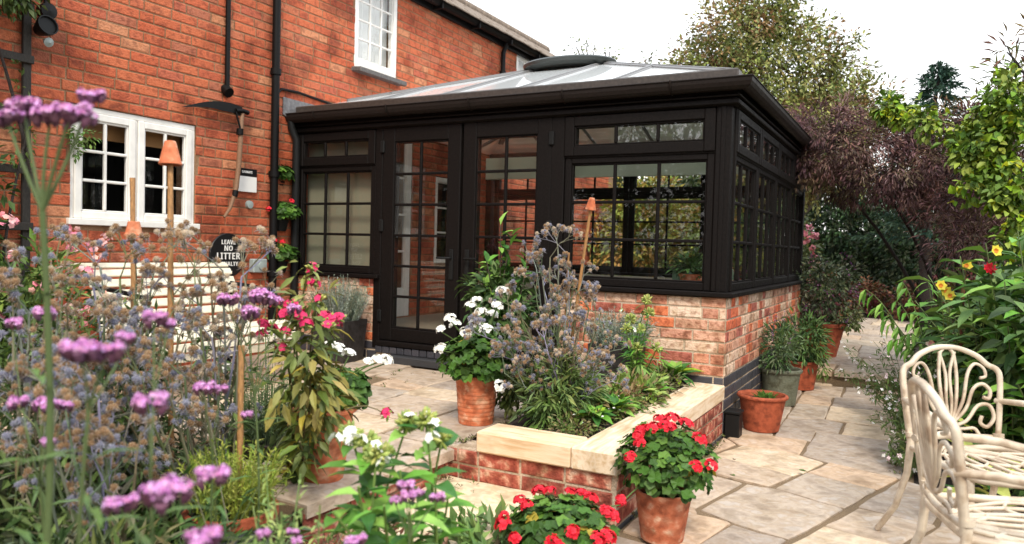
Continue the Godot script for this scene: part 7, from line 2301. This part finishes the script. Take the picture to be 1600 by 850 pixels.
func build_chairs() -> void:
	var t := thing("garden_chair", "cream cast metal garden chair facing us with its whole scrolled back in view", "chair", Vector3.ZERO, 0.0, "cream cast metal chairs")
	var m: Material = M["cream metal"]
	# back plane: x across, y up; leans back as it rises
	var back := func(p: Vector2): return Vector3(p.x * 0.79, p.y, -0.235 - 0.16 * (p.y - 0.42) + 0.05 * (1.0 - pow(p.x / 0.29, 2)) * -0.6)
	var b := B.new()
	curl(b, [Vector2(-0.245, 0.43), Vector2(-0.262, 0.56), Vector2(-0.275, 0.70), Vector2(-0.262, 0.745), Vector2(-0.215, 0.765), Vector2(-0.165, 0.80), Vector2(-0.08, 0.828), Vector2(0, 0.835), Vector2(0.08, 0.828), Vector2(0.165, 0.80), Vector2(0.215, 0.765), Vector2(0.262, 0.745), Vector2(0.275, 0.70), Vector2(0.262, 0.56), Vector2(0.245, 0.43)], 0.0158, back, 6)
	curl(b, [Vector2(-0.25, 0.455), Vector2(0, 0.455), Vector2(0.25, 0.455)], 0.013, back)
	b.put("back_frame", m, t)
	b = B.new()
	for sg in [-1.0, 1.0]:
		var q := func(a: Array): return a.map(func(p): return Vector2(p.x * sg, p.y))
		curl(b, q.call([Vector2(0.0, 0.50), Vector2(0.035, 0.58), Vector2(0.05, 0.70), Vector2(0.04, 0.80), Vector2(0.02, 0.825)]), 0.0086, back)
		curl(b, q.call([Vector2(0.0, 0.50), Vector2(0.015, 0.6), Vector2(0.012, 0.72), Vector2(0.045, 0.815)]), 0.0078, back)
		curl(b, q.call([Vector2(0.0, 0.50), Vector2(0.075, 0.60), Vector2(0.11, 0.72), Vector2(0.15, 0.765), Vector2(0.195, 0.75), Vector2(0.205, 0.715), Vector2(0.175, 0.705)]), 0.0086, back)
		curl(b, q.call([Vector2(0.0, 0.50), Vector2(0.09, 0.57), Vector2(0.135, 0.655), Vector2(0.185, 0.68), Vector2(0.222, 0.655), Vector2(0.215, 0.62), Vector2(0.185, 0.625)]), 0.0086, back)
		curl(b, q.call([Vector2(0.0, 0.495), Vector2(0.09, 0.52), Vector2(0.155, 0.585), Vector2(0.215, 0.59), Vector2(0.235, 0.54), Vector2(0.20, 0.50), Vector2(0.165, 0.515), Vector2(0.175, 0.545)]), 0.0086, back)
		curl(b, q.call([Vector2(0.0, 0.49), Vector2(0.07, 0.487), Vector2(0.13, 0.49), Vector2(0.155, 0.465)]), 0.0078, back)
	b.put("back_scroll", m, t)
	# seat
	var seat := func(p: Vector2): return Vector3(p.x, 0.42 - 0.012 * (1.0 - pow(p.x / 0.25, 2)), p.y)
	b = B.new()
	curl(b, [Vector2(-0.195, -0.23), Vector2(-0.235, 0.0), Vector2(-0.245, 0.2), Vector2(-0.15, 0.25), Vector2(0.0, 0.265), Vector2(0.15, 0.25), Vector2(0.245, 0.2), Vector2(0.235, 0.0), Vector2(0.195, -0.23), Vector2(0.0, -0.24), Vector2(-0.195, -0.23)], 0.0145, seat, 6)
	b.put("seat_frame", m, t)
	b = B.new()
	for i in range(-4, 5):
		var x := i * 0.05
		curl(b, [Vector2(x * 0.3, -0.23), Vector2(x * 0.8 + 0.012 * (i % 2), -0.1), Vector2(x * 1.1, 0.05), Vector2(x * 0.8, 0.18), Vector2(x * 0.85, 0.25 - 0.01 * absf(i))], 0.0075, seat)
	for k in 3:
		var y := -0.13 + 0.13 * k
		for sg in [-1.0, 1.0]: curl(b, [Vector2(0, y - 0.03), Vector2(0.07 * sg, y + 0.03), Vector2(0.15 * sg, y - 0.02), Vector2(0.24 * sg, y + 0.02)], 0.0075, seat)
	b.put("seat_lattice", m, t)
	for sg in [-1.0, 1.0]:
		b = B.new()
		b.tube(PackedVector3Array([Vector3(0.205 * sg, 0.61, -0.285), Vector3(0.25 * sg, 0.62, -0.18), Vector3(0.275 * sg, 0.605, 0.0), Vector3(0.275 * sg, 0.575, 0.14), Vector3(0.265 * sg, 0.53, 0.175), Vector3(0.25 * sg, 0.47, 0.16), Vector3(0.24 * sg, 0.42, 0.12)]), PackedFloat32Array([0.012, 0.0135, 0.0145, 0.0135, 0.011, 0.010, 0.010]), 9, true, 1.25)
		b.put("armrest", m, t)
		b = B.new()
		b.tube(PackedVector3Array([Vector3(0.194 * sg, 0.46, -0.24), Vector3(0.200 * sg, 0.3, -0.25), Vector3(0.215 * sg, 0.14, -0.30), Vector3(0.235 * sg, 0.0, -0.40)]), PackedFloat32Array([0.0155, 0.0145, 0.0135, 0.0135]), 9)
		b.tube(PackedVector3Array([Vector3(0.194 * sg, 0.475, -0.243), Vector3(0.194 * sg, 0.458, -0.241)]), PackedFloat32Array([0.0225]), 10)
		b.put("leg", m, t)
		b = B.new()
		b.tube(PackedVector3Array([Vector3(0.235 * sg, 0.42, 0.2), Vector3(0.25 * sg, 0.3, 0.235), Vector3(0.25 * sg, 0.14, 0.245), Vector3(0.262 * sg, 0.0, 0.275)]), PackedFloat32Array([0.0155, 0.0145, 0.0135, 0.0135]), 9)
		b.put("leg", m, t)
	t.scale = Vector3.ONE * 0.98
	t.position = Vector3(-1.52, 0.006, 1.385)
	t.rotation.y = CHAIR_A
	dup(t, "nearer cream cast metal chair turned side-on with its back edge towards us", Vector3(-2.27, 0.006, 1.43), CHAIR_B).scale = Vector3.ONE * 0.98


const CHAIR_A := -1.02
const CHAIR_B := 0.257


func _ready() -> void:
	rng.seed = 20240611
	make_materials()
	set_view()
	build_ground()
	build_patio()
	build_house()
	build_conservatory()
	build_planter()
	build_trees()
	build_border()
	build_pots()
	build_planter_plants()
	build_front_bed()
	build_wall_things()
	build_chairs()
